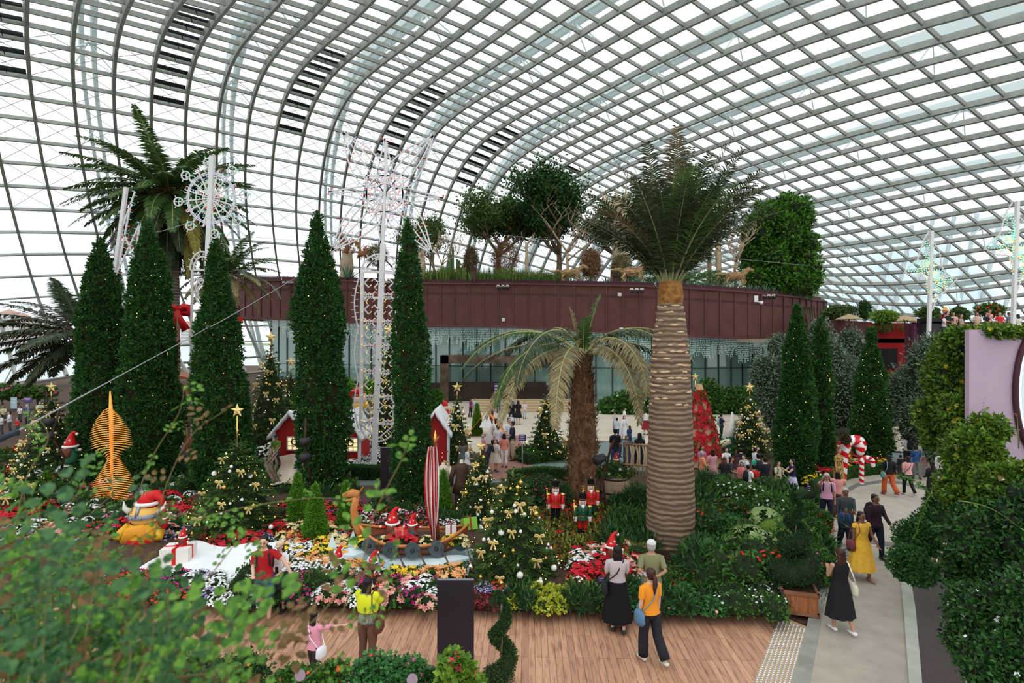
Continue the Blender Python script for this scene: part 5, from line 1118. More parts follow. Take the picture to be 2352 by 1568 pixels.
# ================================================================ flower beds: every plant is a copy of one of a few kinds
def petals(m, P, Nn, n_, L, W, r_, tilt=.3, mi=0, wide=.55):
 q = len(P); a0 = r_.uniform(0, 6.3, q); u = nrm(np.cross(Nn, [0.3, 1., 0.1])); v = np.cross(Nn, u)
 for k in range(n_):
  a = a0 + k * 2 * PI / n_; d = u * np.cos(a)[:, None] + v * np.sin(a)[:, None] + Nn * tilt; m.leaves(P, d, Nn, L * r_.uniform(.8, 1.15, q), W, .08, mi, wide)
def clump(key, r, h, nleaf, leaf, fmat, blooms, lw=.6, seed=1):
 """blooms: (count, petals, length, width, material, tilt)"""
 def mk(t_):
  r_ = np.random.default_rng(seed); m = MB(); d = nrm(r_.normal(size=(nleaf, 3))); d[:, 2] = np.abs(d[:, 2]); P = d * [r, r, h] * r_.uniform(.55, 1.0, (nleaf, 1)); m.leaves(P, d + r_.normal(size=(nleaf, 3)) * .6, d + [0, 0, .8], leaf * r_.uniform(.7, 1.3, nleaf), leaf * lw, .1); m.build('foliage', fmat, t_)
  if blooms:
   for (c, n_, L, W, bm_, tl) in blooms:
    d = nrm(r_.normal(size=(c, 3)) + [0, -.25, .5]); d[:, 2] = np.abs(d[:, 2]); P = d * [r, r, h] * 1.06 + [0, 0, .01]; m = MB(); petals(m, P, nrm(d + [0, 0, .5]), n_, L, W, r_, tl); m.build('blossoms', bm_, t_)
  m = MB(); m.lathe([(r * .8, 0), (r * .72, h * .5), (r * .3, h * .82), (.001, h * .86)], (0, 0, 0), 10); m.build('stems', G_coreg, t_); return t_
 return mk
def pet(n, c, c2=None): return M(n, c, c2 or tuple(min(1, x * 1.3 + .02) for x in c), rough=.6, island=True, trans=.15)
pr, pc_, py_, po, pp = pet('red bracts', (.50, .006, .018)), pet('cream bracts', (.78, .66, .34)), pet('yellow bracts', (.85, .55, .03)), pet('apricot bracts', (.85, .36, .10), (.9, .5, .25)), pet('salmon bracts', (.75, .22, .20), (.85, .5, .4))
pw, pm, pv, prd, ppk = pet('white petals', (.80, .80, .78)), pet('magenta petals', (.60, .02, .26)), pet('violet petals', (.30, .18, .55), (.55, .45, .75)), pet('scarlet petals', (.75, .02, .012)), pet('pink petals', (.78, .28, .50))
KINDS = {
'red_poinsettia': ('poinsettia', 'red', clump('a', .20, .24, 70, .10, G_dark, [(9, 7, .11, .065, pr, .15), (9, 5, .07, .05, pr, .4)], seed=1)),
'cream_poinsettia': ('poinsettia', 'cream', clump('b', .18, .22, 60, .10, G_leaf, [(8, 7, .10, .06, pc_, .15), (8, 5, .06, .045, pc_, .4)], seed=2)),
'yellow_poinsettia': ('poinsettia', 'yellow', clump('c', .18, .24, 60, .10, G_leaf, [(9, 7, .10, .05, py_, .15), (9, 5, .07, .04, py_, .5)], seed=3)),
'orange_poinsettia': ('poinsettia', 'apricot orange', clump('d', .18, .22, 60, .10, G_leaf, [(7, 7, .11, .055, po, .15), (7, 5, .07, .04, po, .5)], seed=4)),
'pink_poinsettia': ('poinsettia', 'salmon pink', clump('e', .18, .22, 60, .10, G_leaf, [(8, 7, .10, .055, pp, .15), (8, 5, .07, .04, pp, .5)], seed=5)),
'white_begonia': ('begonia', 'white', clump('f', .19, .19, 110, .05, G_leaf, [(95, 4, .030, .034, pw, .3)], .8, seed=6)),
'red_impatiens': ('impatiens', 'scarlet', clump('g', .19, .20, 130, .06, G_leaf, [(34, 5, .026, .03, prd, .2)], .6, seed=7)),
'magenta_cyclamen': ('cyclamen', 'magenta', clump('h', .17, .18, 90, .07, G_dark, [(18, 4, .045, .028, pm, 1.2)], .9, seed=8)),
'pink_cyclamen': ('cyclamen', 'pink', clump('i', .17, .18, 90, .07, G_dark, [(18, 4, .042, .028, ppk, 1.2)], .9, seed=9)),
'violet_viola': ('viola', 'violet', clump('j', .18, .16, 110, .045, G_leaf, [(40, 5, .024, .026, pv, .2)], .7, seed=10)),
'maroon_heuchera': ('heuchera', 'maroon leaved', clump('k', .18, .18, 120, .08, M('maroon leaves', (.10, .012, .02), (.26, .04, .05), island=True, trans=.2), None, .9, seed=11)),
'lime_heuchera': ('heuchera', 'lime yellow', clump('l', .19, .20, 190, .07, G_yel, None, .9, seed=12)),
'green_geranium': ('geranium', 'green round leaved', clump('m', .22, .20, 170, .08, M('geranium leaves', (.03, .12, .03), (.07, .24, .06), island=True, trans=.2), [(3, 6, .03, .03, pp, .5)], 1.0, seed=13)),
'dark_fern': ('foliage plant', 'dark green strappy', clump('n', .24, .30, 170, .16, G_dark, None, .2, seed=14)),
'coleus': ('coleus', 'lime edged purple', clump('o', .2, .2, 150, .085, M('coleus leaves', (.07, .008, .02), (.30, .38, .04), island=True, trans=.15), None, .75, seed=15)),
'white_daisy': ('daisy bush', 'white flowered', clump('p', .22, .22, 150, .06, G_dark, [(9, 10, .028, .012, pw, .1)], .5, seed=16)),
'silver_leaf': ('dusty miller', 'silvery', clump('q', .18, .18, 150, .07, M('silver leaves', (.45, .48, .46), (.7, .72, .7), island=True), None, .4, seed=17)),
'lowbush': ('low bush', 'mid green', clump('r', .26, .30, 230, .07, G_leaf, None, .6, seed=18)),
}
def inpoly(x, y, P):
 c = False; n = len(P)
 for i in range(n):
  a, b = P[i], P[i - 1]
  if (a[1] > y) != (b[1] > y) and x < (b[0] - a[0]) * (y - a[1]) / (b[1] - a[1] + 1e-12) + a[0]: c = not c
 return c
NK = {}
def bed(desc, poly_px, kinds, sp, z=.22, k=1.0, hgt=0.0, mx=400):
 P = [(gp(*p, z).x, gp(*p, z).y) for p in poly_px]; xs = [p[0] for p in P]; ys = [p[1] for p in P]; y = min(ys); row = 0; n = 0
 while y < max(ys):
  x = min(xs) + (row % 2) * sp / 2
  while x < max(xs):
   X, Y = x + rnd(-.3, .3) * sp, y + rnd(-.3, .3) * sp
   if inpoly(X, Y, P) and n < mx:
    # neighbours of one kind grow together in drifts
    f = (math.sin(X * 1.9 + 1.3 * math.sin(Y * 1.7)) + math.sin(Y * 2.3 + X)) * .25 + .5 + rnd(-.22, .22); kd = kinds[int(max(0, min(.999, f)) * len(kinds))]
    if kd and NK.get(KINDS[kd][0], 0) < 290:
     c_, w_, mk = KINDS[kd]; NK[c_] = NK.get(c_, 0) + 1
     place(kd, mk, (X, Y, z + hgt * rnd(0, 1)), rnd(0, 6.3), k * rnd(.85, 1.2), c_.replace(' ', '_'), '%s %s growing %s' % (w_, c_, desc), c_, '%s %s %s' % (w_, c_, desc)); n += 1
   x += sp
  y += sp * .87; row += 1
V5 = 'violet_viola'
bed('in the front row left of the couple', [(250, 1392), (560, 1388), (560, 1330), (250, 1322)], ['red_impatiens', 'red_impatiens', 'magenta_cyclamen', V5, 'white_begonia'], .30)
bed('in the front row behind the couple', [(560, 1390), (720, 1391), (720, 1322), (560, 1322)], ['pink_cyclamen', 'magenta_cyclamen', 'lowbush', 'white_begonia', 'pink_poinsettia'], .28)
bed('in the front row left of the black panel', [(720, 1391), (1000, 1397), (1000, 1338), (720, 1330)], ['lowbush', 'white_begonia', 'magenta_cyclamen', 'pink_poinsettia', 'red_impatiens', 'lowbush'], .27)
bed('in the front row right of the black panel', [(1085, 1398), (1165, 1400), (1165, 1352), (1085, 1350)], ['maroon_heuchera', 'pink_cyclamen', V5, 'red_impatiens'], .25)
bed('in the front row below the large fir', [(1165, 1400), (1300, 1402), (1300, 1358), (1165, 1355)], ['lime_heuchera', 'lime_heuchera', 'dark_fern', 'lime_heuchera'], .27)
bed('in the front row left of the woman in grey', [(1300, 1402), (1400, 1404), (1400, 1352), (1300, 1355)], ['lime_heuchera', 'lowbush', 'coleus', 'dark_fern'], .27)
bed('in the front row right of the woman in orange', [(1400, 1404), (1660, 1412), (1660, 1340), (1400, 1345)], ['green_geranium', 'dark_fern', 'green_geranium', 'green_geranium', 'lowbush'], .27)
bed('in the front row beside the wooden planter', [(1650, 1412), (1790, 1414), (1790, 1362), (1650, 1350)], ['white_daisy', 'white_daisy', 'lowbush', 'pink_cyclamen'], .27)
bed('in the white flower sweep left of the ship', [(655, 1325), (960, 1336), (800, 1300), (790, 1262), (700, 1255), (650, 1270)], ['white_begonia', 'white_begonia', 'orange_poinsettia', 'white_begonia', 'yellow_poinsettia', 'white_begonia'], .27)
bed('in the bright sweep before the cone conifers', [(640, 1262), (815, 1262), (825, 1205), (650, 1205)], ['red_impatiens', 'orange_poinsettia', V5, 'cream_poinsettia', 'orange_poinsettia', 'red_impatiens'], .28)
bed('in the red drift behind the snow', [(480, 1262), (640, 1252), (640, 1212), (470, 1225)], ['red_poinsettia', 'red_poinsettia', V5, 'red_poinsettia'], .30)
bed('in the red drift behind the cone conifers', [(650, 1206), (830, 1206), (830, 1165), (650, 1165)], ['red_poinsettia', 'red_poinsettia', 'magenta_cyclamen', 'red_impatiens'], .31)
bed('behind the ship', [(830, 1225), (1080, 1225), (1060, 1175), (830, 1165)], ['lowbush', 'red_impatiens', 'dark_fern', 'white_begonia', 'pink_cyclamen', 'red_impatiens'], .33)
bed('between the black panel and the ice', [(930, 1340), (1070, 1345), (1070, 1318), (930, 1325)], ['white_begonia', 'orange_poinsettia', 'white_begonia'], .26)
bed('in the round mound before the standing visitors', [(1310, 1345), (1480, 1345), (1480, 1262), (1320, 1275)], ['red_poinsettia', 'white_begonia', 'pink_poinsettia', 'red_poinsettia', 'white_begonia'], .26, z=.25, k=1.1)
bed('around the wooden soldiers', [(1235, 1300), (1330, 1300), (1420, 1270), (1440, 1165), (1220, 1160)], ['coleus', 'coleus', 'red_impatiens', 'coleus', 'red_impatiens', 'coleus'], .30)
bed('between the shaggy palm and the thick palm', [(1390, 1300), (1485, 1300), (1485, 1160), (1400, 1165)], ['dark_fern', 'dark_fern', 'coleus', 'lowbush'], .32, k=1.3)
bed('in the shrub border right of the thick palm', [(1590, 1350), (1800, 1350), (1860, 1200), (1790, 1130), (1600, 1130)], ['lowbush', 'dark_fern', 'red_impatiens', 'lowbush', 'green_geranium', 'dark_fern'], .36, k=1.6, hgt=.3)
bed('in the poinsettia carpet below the candy canes', [(1840, 1128), (1880, 1108), (1940, 1090), (2040, 1078), (2020, 1052), (1930, 1030), (1850, 1065)], ['red_poinsettia', 'cream_poinsettia', 'red_poinsettia', 'yellow_poinsettia', 'cream_poinsettia'], .36, z=.05, k=1.4)
bed('among the left hand flower beds', [(-60, 1260), (450, 1250), (430, 1090), (100, 1020), (-60, 1020)], ['red_impatiens', 'pink_cyclamen', 'red_poinsettia', 'lowbush', 'white_begonia', V5, 'pink_poinsettia', 'lowbush'], .46, z=.05, k=1.6)
bed('around the red houses', [(600, 1060), (700, 1062), (860, 1052), (860, 1016), (600, 1016)], ['red_poinsettia', 'white_begonia', 'silver_leaf', 'red_poinsettia', 'silver_leaf', 'pink_poinsettia'], .62, z=.05, k=2.1)
bed('below the mast of the light arch', [(800, 1085), (905, 1085), (905, 1050), (800, 1050)], ['silver_leaf', 'red_poinsettia', 'white_begonia', 'silver_leaf'], .42, z=.05, k=1.6)
bed('in the dark planting below the left cypresses', [(180, 1100), (800, 1160), (800, 1115), (200, 1060)], ['lowbush', 'dark_fern', 'lowbush', 'red_poinsettia'], .62, z=.05, k=2.0)
bed('below the fir with red ornaments', [(1190, 1062), (1330, 1050), (1330, 1030), (1190, 1035)], ['lowbush', 'pink_cyclamen', 'lowbush'], .5, z=.05, k=1.7)
bed('behind the queue near the fir with a shining star', [(1600, 1075), (1790, 1085), (1790, 1035), (1600, 1030)], ['lowbush', 'yellow_poinsettia', 'red_poinsettia', 'lowbush'], .6, z=.05, k=1.8)
bed('beside the path behind the elderly man', [(1870, 1300), (1905, 1290), (1895, 1215), (1860, 1195), (1860, 1300)], ['lowbush', 'red_impatiens', 'pink_cyclamen', 'dark_fern'], .34, z=.1, k=1.6)
bush('azalea_bush', 'mound of deep pink azalea in front of the slate walk', 'bush', [bl(1245, 1125, 17.5, 50, 34, 60), bl(1200, 1130, 17, 30, 26), bl(1285, 1135, 17.2, 30, 26)], 6500, .06, G_dark, 101, fl=[(110, .06, M('deep pink petals', (.60, .02, .12)), 'blossoms')])
bush('rhododendron', 'white flowering rhododendron below the queue of visitors', 'bush', [bl(1720, 1150, 16.5, 56, 36), bl(1775, 1165, 15.6, 40, 32), bl(1660, 1140, 17, 40, 40)], 7000, .075, G_leaf, 102, fl=[(170, .075, white, 'blossoms')])
bush('camellia_bush', 'dark glossy camellia bush with red buds right of the thick palm', 'bush', [bl(1650, 1225, 13.8, 45, 44), bl(1610, 1260, 13.2, 30, 34), bl(1700, 1180, 15, 36, 30)], 4200, .085, G_dark, 103, fl=[(26, .06, prd, 'blossoms')])
bush('pink_bush', 'green bush dotted with pink flowers behind the wooden planter', 'bush', [bl(1870, 1300, 12.4, 44, 44), bl(1840, 1250, 13.2, 36, 40), bl(1800, 1330, 11.8, 36, 34)], 6000, .065, G_leaf, 104, fl=[(40, .055, ppk, 'blossoms')])
bush('red_flower_bush', 'low bush with tiny red flowers behind the woman in orange', 'bush', [bl(1575, 1330, 11.9, 50, 34), bl(1530, 1340, 11.7, 26, 26), bl(1620, 1345, 11.6, 30, 26)], 4500, .05, G_leaf, 105, fl=[(70, .04, prd, 'blossoms')])
bush('leafy_planter', 'mixed leafy planting between thick palm and queue of visitors', 'bush', [bl(1625, 1115, 18, 36, 36), bl(1600, 1150, 16.8, 24, 40), bl(1460, 1150, 17, 36, 40), bl(1440, 1200, 15.4, 34, 34)], 5200, .13, G_dark, 106, wide=.2)
bush('scarlet_geranium', 'pot of scarlet geranium beside the path, at the elderly man', 'bush', [bl(1893, 1195, 14.6, 16, 22), bl(1880, 1225, 14.2, 14, 18)], 1500, .05, G_leaf, 107, fl=[(34, .07, prd, 'blossoms'), (16, .05, pp, 'salmon_blossoms')])
# clipped low hedges
def hedge(desc, pts, w_, h_, seed, z=0, leaf=.05, mat=None, n=5000):
 r_ = np.random.default_rng(seed); P = np.array([tuple(gp(*p)) for p in pts]); b = P.mean(0); t_ = thing('box_hedge', desc, 'hedge', tuple(b)); m = MB(); mm = MB()
 for a, c in zip(P[:-1], P[1:]): m.bar(Vector(a) - Vector(b) + Vector((0, 0, h_ / 2)), Vector(c) - Vector(b) + Vector((0, 0, h_ / 2)), w_ * .9, h_ * .94)
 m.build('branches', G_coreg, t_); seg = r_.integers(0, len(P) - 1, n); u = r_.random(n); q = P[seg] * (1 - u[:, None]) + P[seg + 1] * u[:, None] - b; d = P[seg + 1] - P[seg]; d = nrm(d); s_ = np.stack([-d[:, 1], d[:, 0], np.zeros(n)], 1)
 face = r_.random(n); side = np.where(face < .35, -1., np.where(face < .55, 1., r_.uniform(-1, 1, n))); zz = np.where(face < .55, r_.uniform(0, h_, n), h_); q = q + s_ * side[:, None] * w_ / 2; q[:, 2] = zz; nn_ = np.where((face < .55)[:, None], s_ * side[:, None], np.array([[0, 0, 1.]]))
 mm.leaves(q, nn_ + r_.normal(size=(n, 3)) * .6, r_.normal(size=(n, 3)) + nn_, leaf * r_.uniform(.7, 1.3, n), leaf * .6, .1); mm.build('foliage', mat or M('hedge leaves', (.02, .09, .012), (.08, .22, .03), island=True, trans=.2), t_)
hedge('low clipped hedge in front of the candy canes', [(1870, 1140), (1890, 1120), (1940, 1098), (2000, 1088), (2050, 1086), (2075, 1090)], .35, .38, 1, n=9000)
hedge('low clipped hedge behind the visitor in the lilac skirt', [(1795, 1130), (1830, 1150), (1870, 1165), (1890, 1170)], .4, .4, 2)
hedge('low hedge under the fir with red ornaments', [(1205, 1066), (1260, 1058), (1310, 1042), (1335, 1030)], .45, .5, 3)
hedge('low dark hedge below the mast of the light arch', [(798, 1098), (850, 1100), (905, 1098)], .5, .5, 4, mat=G_dark)
hedge('low hedge behind the slate walk at the shaggy palm', [(1170, 1105), (1240, 1095), (1320, 1100), (1370, 1098), (1400, 1092)], .35, .4, 5)
hedge('small hedge beside the rustic fence', [(1440, 1050), (1470, 1045), (1490, 1050)], .5, .5, 6)
# fatsia with big fingered leaves
def fatsia(px, py, Y, k, desc, mat, z=.25):
 c = at(px, py, Y); t_ = thing('fatsia', desc, 'shrub', (c.x, Y, z)); H = c.z - z; r_ = np.random.default_rng(int(px)); m = MB(); s_ = MB()
 for i in range(int(34 * k)):
  a = r_.uniform(0, 2 * PI); el = r_.uniform(.1, 1.4); q = np.array([math.cos(a) * math.cos(el), math.sin(a) * math.cos(el), math.sin(el) * .75]) * .55 * k; p = q + [0, 0, H - .35 * k]; nn_ = nrm(np.array([[q[0], q[1], .55]]))[0]; u = nrm(np.cross(nn_, [.2, 1, .1])); v = np.cross(nn_, u); s_.bar((0, 0, max(0.05, H - .6 * k)), tuple(p), .012)
  for j in range(8):
   b = a + (j - 3.5) * .68; d = u * math.cos(b) + v * math.sin(b) - nn_ * .15; m.leaves([p], [d], [nn_], .19 * k ** .5, .075, .08, 0, .6)
 m.build('leaves', mat, t_); s_.build('stems', M('green stem', (.14, .22, .05)), t_)
 m = MB(); m.tube([(0, 0, 0), (0, 0, H * .8)], .04, 6); m.build('trunk', bark, t_)
fv = M('variegated leaves', (.16, .28, .07), (.46, .54, .24), rough=.45, island=True, trans=.25)
fatsia(1725, 1215, 13.2, 1.25, 'big pale variegated fatsia with cream flower heads, centre of the border', fv); fatsia(1800, 1195, 13.6, 1.1, 'yellow green fatsia left of the spiral conifer', G_brt); fatsia(1750, 1305, 12.0, 1.0, 'variegated fatsia nearest the deck', fv); fatsia(1620, 1305, 12.2, .95, 'lime green fatsia behind the woman in orange', G_brt); fatsia(1755, 1170, 14.6, .9, 'small pale fatsia below the white rhododendron', fv)
# potted flowers at the lower frame edge, on the near balcony
def nearbush(desc, blobs, n, leaf, mat, fl, seed, name='geranium'): return bush(name, desc, 'flower bush', blobs, n, leaf, mat, seed, None, True, fl, .85, 1.2)
nearbush('pink and red geranium bush at the bottom centre left', [bl(870, 1545, 6.6, 55, 42), bl(940, 1540, 6.5, 40, 30), bl(900, 1600, 6.4, 90, 40), bl(830, 1560, 6.6, 30, 30)], 3400, .055, M('geranium leaves', (.03, .12, .03)), [(38, .055, ppk, 'pink_blossoms'), (16, .05, prd, 'red_blossoms')], 111)
nearbush('orange red impatiens bush at the bottom left of centre', [bl(720, 1570, 6.6, 55, 36), bl(670, 1560, 6.7, 40, 26), bl(770, 1545, 6.7, 30, 26)], 2600, .05, G_leaf, [(46, .05, M('orange red petals', (.80, .10, .02)), 'blossoms')], 112, 'impatiens_bush')
nearbush('pink red camellia branch before the tall black panel', [bl(1050, 1545, 6.2, 38, 34), bl(1040, 1515, 6.2, 22, 20), bl(1080, 1575, 6.2, 30, 30)], 900, .085, G_brt, [(10, .08, M('camellia petals', (.72, .04, .12)), 'blossoms')], 113, 'camellia')
nearbush('dark leafy bush at the bottom between geranium and camellia', [bl(990, 1570, 6.3, 30, 30)], 900, .05, G_dark, [(3, .05, ppk, 'blossoms')], 114, 'dark_bush')
bush('leafy_tub', 'dark leafy planting hiding behind the blurred leaves on the deck', 'shrub', [bl(560, 1540, 8.2, 60, 40), bl(440, 1560, 8, 80, 50)], 3000, .06, G_dark, 115, fl=[(10, .06, M('orange petals', (.8, .2, .03)), 'blossoms')])

# ---- out of focus rose shoots hanging into the near left
def oval(m, P, D, N, L, W, mi=0):
 P = np.asarray(P, float); D = nrm(D); S_ = nrm(np.cross(D, N)); N = np.cross(S_, D); L = L[:, None]; W = W[:, None]; k = len(P); c = []
 for a, b, z in ((0, 0, 0), (.22, .42, .05), (.55, .5, .07), (.85, .25, .02), (1, 0, -.05)): c.append((a, b, z))
 v = [P];
 for a, b, z in c[1:4]: v += [P + D * L * a + S_ * W * b + N * W * .18, P + D * L * a + N * L * .0, P + D * L * a - S_ * W * b + N * W * .18]
 v.append(P + D * L - N * L * .08); V_ = np.stack(v, 1).reshape(-1, 3); q = np.arange(k)[:, None] * 11
 m.add(V_, q + [0, 1, 2], mi); m.add(V_ * 1, q + [0, 2, 3], mi)
 for s in (1, 4): m.add(V_ * 1, q + [s, s + 3, s + 4, s + 1], mi); m.add(V_ * 1, q + [s + 1, s + 4, s + 5, s + 2], mi)
 m.add(V_ * 1, q + [7, 10, 8], mi); m.add(V_ * 1, q + [8, 10, 9], mi)
G_near = M('near rose leaves', (.04, .15, .025), (.20, .40, .05), rough=.45, island=True, trans=.35); G_near2 = M('reddish rose leaves', (.12, .09, .03), (.26, .15, .06), rough=.5, island=True, trans=.3); G_near3 = M('dark near leaves', (.02, .075, .025), (.08, .20, .06), rough=.4, island=True, trans=.25)
rs = np.random.default_rng(77)
def shoot(pts, n, leaf, mat, desc):
 P = [at(*p) for p in pts]; t_ = thing('rose_shoot', desc, 'branch', P[0], 0, 'blurred near rose shoots'); C = cat_rom([tuple(p - P[0]) for p in P], 8); MB().tube(C, np.linspace(.0022, .0008, len(C)), 5).build('stem', M('rose stem', (.16, .20, .06), (.22, .12, .06), scale=20), t_)
 m = MB(); idx_ = np.linspace(3, len(C) - 1, n).astype(int)
 for i in idx_:
  T = nrm(C[min(i + 1, len(C) - 1)] - C[i - 1]); sd_ = rdir(1)[0]; ax_ = nrm(T * .5 + sd_); l = leaf * rs.uniform(.7, 1.3); up_ = nrm(np.array([rs.normal() * .4, -.5 + rs.normal() * .4, 1])); s2 = nrm(np.cross(ax_, up_)); base_ = C[i] + ax_ * l * .4
  Q = np.array([base_ + ax_ * l * 1.9, base_ + ax_ * l * .3 + s2 * l * .15, base_ + ax_ * l * .3 - s2 * l * .15, base_ + ax_ * l * 1.3 + s2 * l * .15, base_ + ax_ * l * 1.3 - s2 * l * .15]); D = np.array([ax_, ax_ * .5 + s2, ax_ * .5 - s2, ax_ * .7 + s2, ax_ * .7 - s2]); oval(m, Q, D, np.tile(up_, (5, 1)) + rs.normal(size=(5, 3)) * .25, l * rs.uniform(.7, 1, 5), l * .62 * np.ones(5))
 m.build('leaves', mat, t_)
SH = []
for i in range(120):                                                    # the dense mass filling the lower left corner
 x0 = rs.uniform(-150, 420); x1 = x0 + rs.uniform(-80, 230); y0 = 1640; y1 = 1165 + max(0, (x1 - 60)) * .7 + rs.uniform(-70, 330); Y0 = rs.uniform(.95, 2.4); SH.append(([(x0, y0, Y0), ((x0 + x1) / 2 + rs.uniform(-40, 40), (y0 + y1) / 2, Y0 + .05), (x1, y1, Y0 + rs.uniform(-.1, .2))], int(rs.integers(5, 9)), .027 * Y0 ** .5 + .006, [G_near, G_near3, G_near3, G_near, G_near2][int(rs.integers(0, 5))], 'blurred rose shoot in the near lower left thicket'))
SH += [([(330, 1560, 1.2), (520, 1540, 1.1), (610, 1500, 1.0)], 6, .036, G_near, 'large blurred green leaves at the bottom left of centre'), ([(400, 1640, 1.1), (560, 1480, 1.05), (640, 1400, 1.0)], 6, .036, G_near, 'large blurred leaves standing before the deck'),
([(300, 1180, 1.9), (350, 1050, 1.9), (410, 950, 1.85), (425, 880, 1.8)], 8, .024, G_near, 'slender shoot rising before the leaning wheel luminaria'), ([(350, 1250, 1.8), (380, 1120, 1.8), (440, 1000, 1.8), (520, 940, 1.8)], 7, .026, G_near2, 'reddish tipped shoot before the wheel luminaria'),
([(420, 1200, 2.1), (560, 1165, 2.1), (700, 1145, 2.1), (790, 1145, 2.1)], 9, .026, G_near, 'horizontal shoot with paired leaflets before the cone conifers'), ([(780, 1420, 1.5), (830, 1300, 1.5), (860, 1180, 1.5), (920, 1060, 1.5), (935, 1020, 1.5)], 8, .030, G_near, 'tall blurred shoot crossing in front of the ship'),
([(560, 1470, 1.3), (700, 1440, 1.3), (800, 1330, 1.3), (850, 1260, 1.3)], 7, .030, G_near2, 'brownish blurred leaves in front of the photographing woman'), ([(700, 1560, 1.6), (790, 1480, 1.6), (860, 1390, 1.6), (900, 1300, 1.6)], 7, .026, G_near, 'thin shoot crossing the woman with the lime shawl'),
([(30, 1240, 1.7), (60, 1100, 1.7), (110, 1010, 1.7), (90, 960, 1.7)], 7, .026, G_near, 'upright shoot before the leftmost firs'), ([(140, 1250, 1.8), (230, 1160, 1.8), (330, 1080, 1.8)], 6, .026, G_near3, 'dark leaves across the golden rib sculpture'), ([(80, 1250, 1.8), (180, 1130, 1.8), (200, 1060, 1.8)], 7, .024, G_near, 'shoot in front of the left flower beds'),
([(420, 1400, 1.7), (500, 1300, 1.7), (560, 1230, 1.7), (600, 1240, 1.7)], 6, .026, G_near, 'leaves in front of the snow'), ([(230, 1300, 1.8), (330, 1230, 1.8), (420, 1180, 1.8), (480, 1190, 1.8)], 8, .025, G_near, 'leafy shoot before the viking figure'), ([(480, 1500, 1.5), (560, 1380, 1.5), (620, 1320, 1.5)], 5, .028, G_near3, 'leaves beside the couple'), ([(640, 1480, 1.4), (690, 1400, 1.4), (720, 1370, 1.4)], 4, .036, G_near2, 'dark brown blurred leaves between couple and photographer')]
for s_ in SH: shoot(*s_)

# ================================================================ decorations
hull_m = M('ship planks', (.20, .055, .025), (.34, .11, .05), rough=.4, scale=3, stretch=(1, 1, 9)); hull_o = M('orange ship wood', (.50, .17, .04), (.62, .26, .08), rough=.4, scale=4)
snow = M('snow', (.86, .87, .88), (.80, .82, .85), rough=.7, scale=3, bump=.2)
ice = M('ice sheets', (.55, .74, .80), (.78, .88, .90), rough=.25, scale=1.5)
# snow slope and ice floor
m = MB(); xs = np.linspace(-8.6, -5.2, 26);
P = []
for i, x in enumerate(xs):
 for k, v_ in enumerate(np.linspace(0, 1, 10)):
  y0_ = 11.75; y1_ = 13.9 + .3 * math.sin(x * 2); y = lerp(y0_, y1_, v_); P.append((x, y, .24 + .16 * math.sin(PI * min(1, max(0, (x + 8.7) / 3.6))) ** .6 * (.4 + .6 * v_) + .03 * math.sin(x * 5 + y * 3)))
f = [[i * 10 + k, i * 10 + k + 1, (i + 1) * 10 + k + 1, (i + 1) * 10 + k] for i in range(25) for k in range(9)]; m.add(P, [q[::-1] for q in f]); o = m.build('snow_drift', snow); tag(o, 'smooth white snow slope left of the couple', 'snow')
t_ = thing('ice_floor', 'pale blue ice sheets under the oars of the ship', 'ice', gp(920, 1300, .24)); b_ = t_.location; r_ = random.Random(3)
m = MB(); Pp = [gp(*q, .24) - b_ for q in [(735, 1318), (1075, 1322), (1090, 1262), (760, 1262)]]; m.prism([(p.x, p.y) for p in Pp], 0, .03); m.build('base_sheet', M('ice base', (.42, .66, .74), (.6, .8, .85), rough=.2, scale=1), t_)
for i, (x, y, w_, h_) in enumerate([(800, 1290, .55, .22), (870, 1296, .5, .12), (935, 1300, .62, .10), (1000, 1304, .5, .12), (1050, 1296, .4, .14), (905, 1285, .45, .10), (980, 1288, .5, .09), (770, 1302, .4, .16), (1035, 1312, .4, .08)]):
 c = gp(x, y, .24) - b_; q = r_.randint(5, 6); poly = [(c.x + w_ * (.6 + .4 * r_.random()) * math.cos(a), c.y + w_ * .6 * (.6 + .4 * r_.random()) * math.sin(a)) for a in [k * 2 * PI / q + r_.random() * .4 for k in range(q)]]; MB().prism(poly, .01, .03 + h_).build('ice_block', ice, t_)
for x, y in ((808, 1275), (760, 1285)):
 c = gp(x, y, .24) - b_; m = MB(); m.add([(c.x - .18, c.y, 0), (c.x + .2, c.y + .05, 0), (c.x + .05, c.y + .2, 0), (c.x + .02, c.y + .05, .62)], [(0, 1, 3), (1, 2, 3), (2, 0, 3)], 0, False); m.build('ice_shard', ice, t_)
# the longship
Ysh = 13.4; s0 = at(950, 1290, Ysh); t_ = thing('longship', 'wooden viking ship filled with flowers and gnomes, carved prow at left', 'ship', (s0.x, Ysh, .28)); LX = sm(125, Ysh)
n = 25; sec = []
for i, u in enumerate(np.linspace(-1, 1, n)):
 w_ = .62 * (1 - abs(u) ** 2.4) + .02; zt = .42 + .30 * abs(u) ** 3; zb = .02 + .34 * abs(u) ** 4
 sec.append([(u * LX, -w_, zt), (u * LX, -w_ * .82, lerp(zb, zt, .45)), (u * LX, -w_ * .35, zb + .03), (u * LX, 0, zb), (u * LX, w_ * .35, zb + .03), (u * LX, w_ * .82, lerp(zb, zt, .45)), (u * LX, w_, zt)])
m = MB(); V_ = [p for s_ in sec for p in s_]; m.add(V_, [[i * 7 + k, i * 7 + k + 1, (i + 1) * 7 + k + 1, (i + 1) * 7 + k] for i in range(n - 1) for k in range(6)]); m.build('hull', hull_m, t_)
m = MB()
for sd_ in (0, 6): m.tube([sec[i][sd_] for i in range(n)], .035, 6)
m.build('gunwale', hull_o, t_)
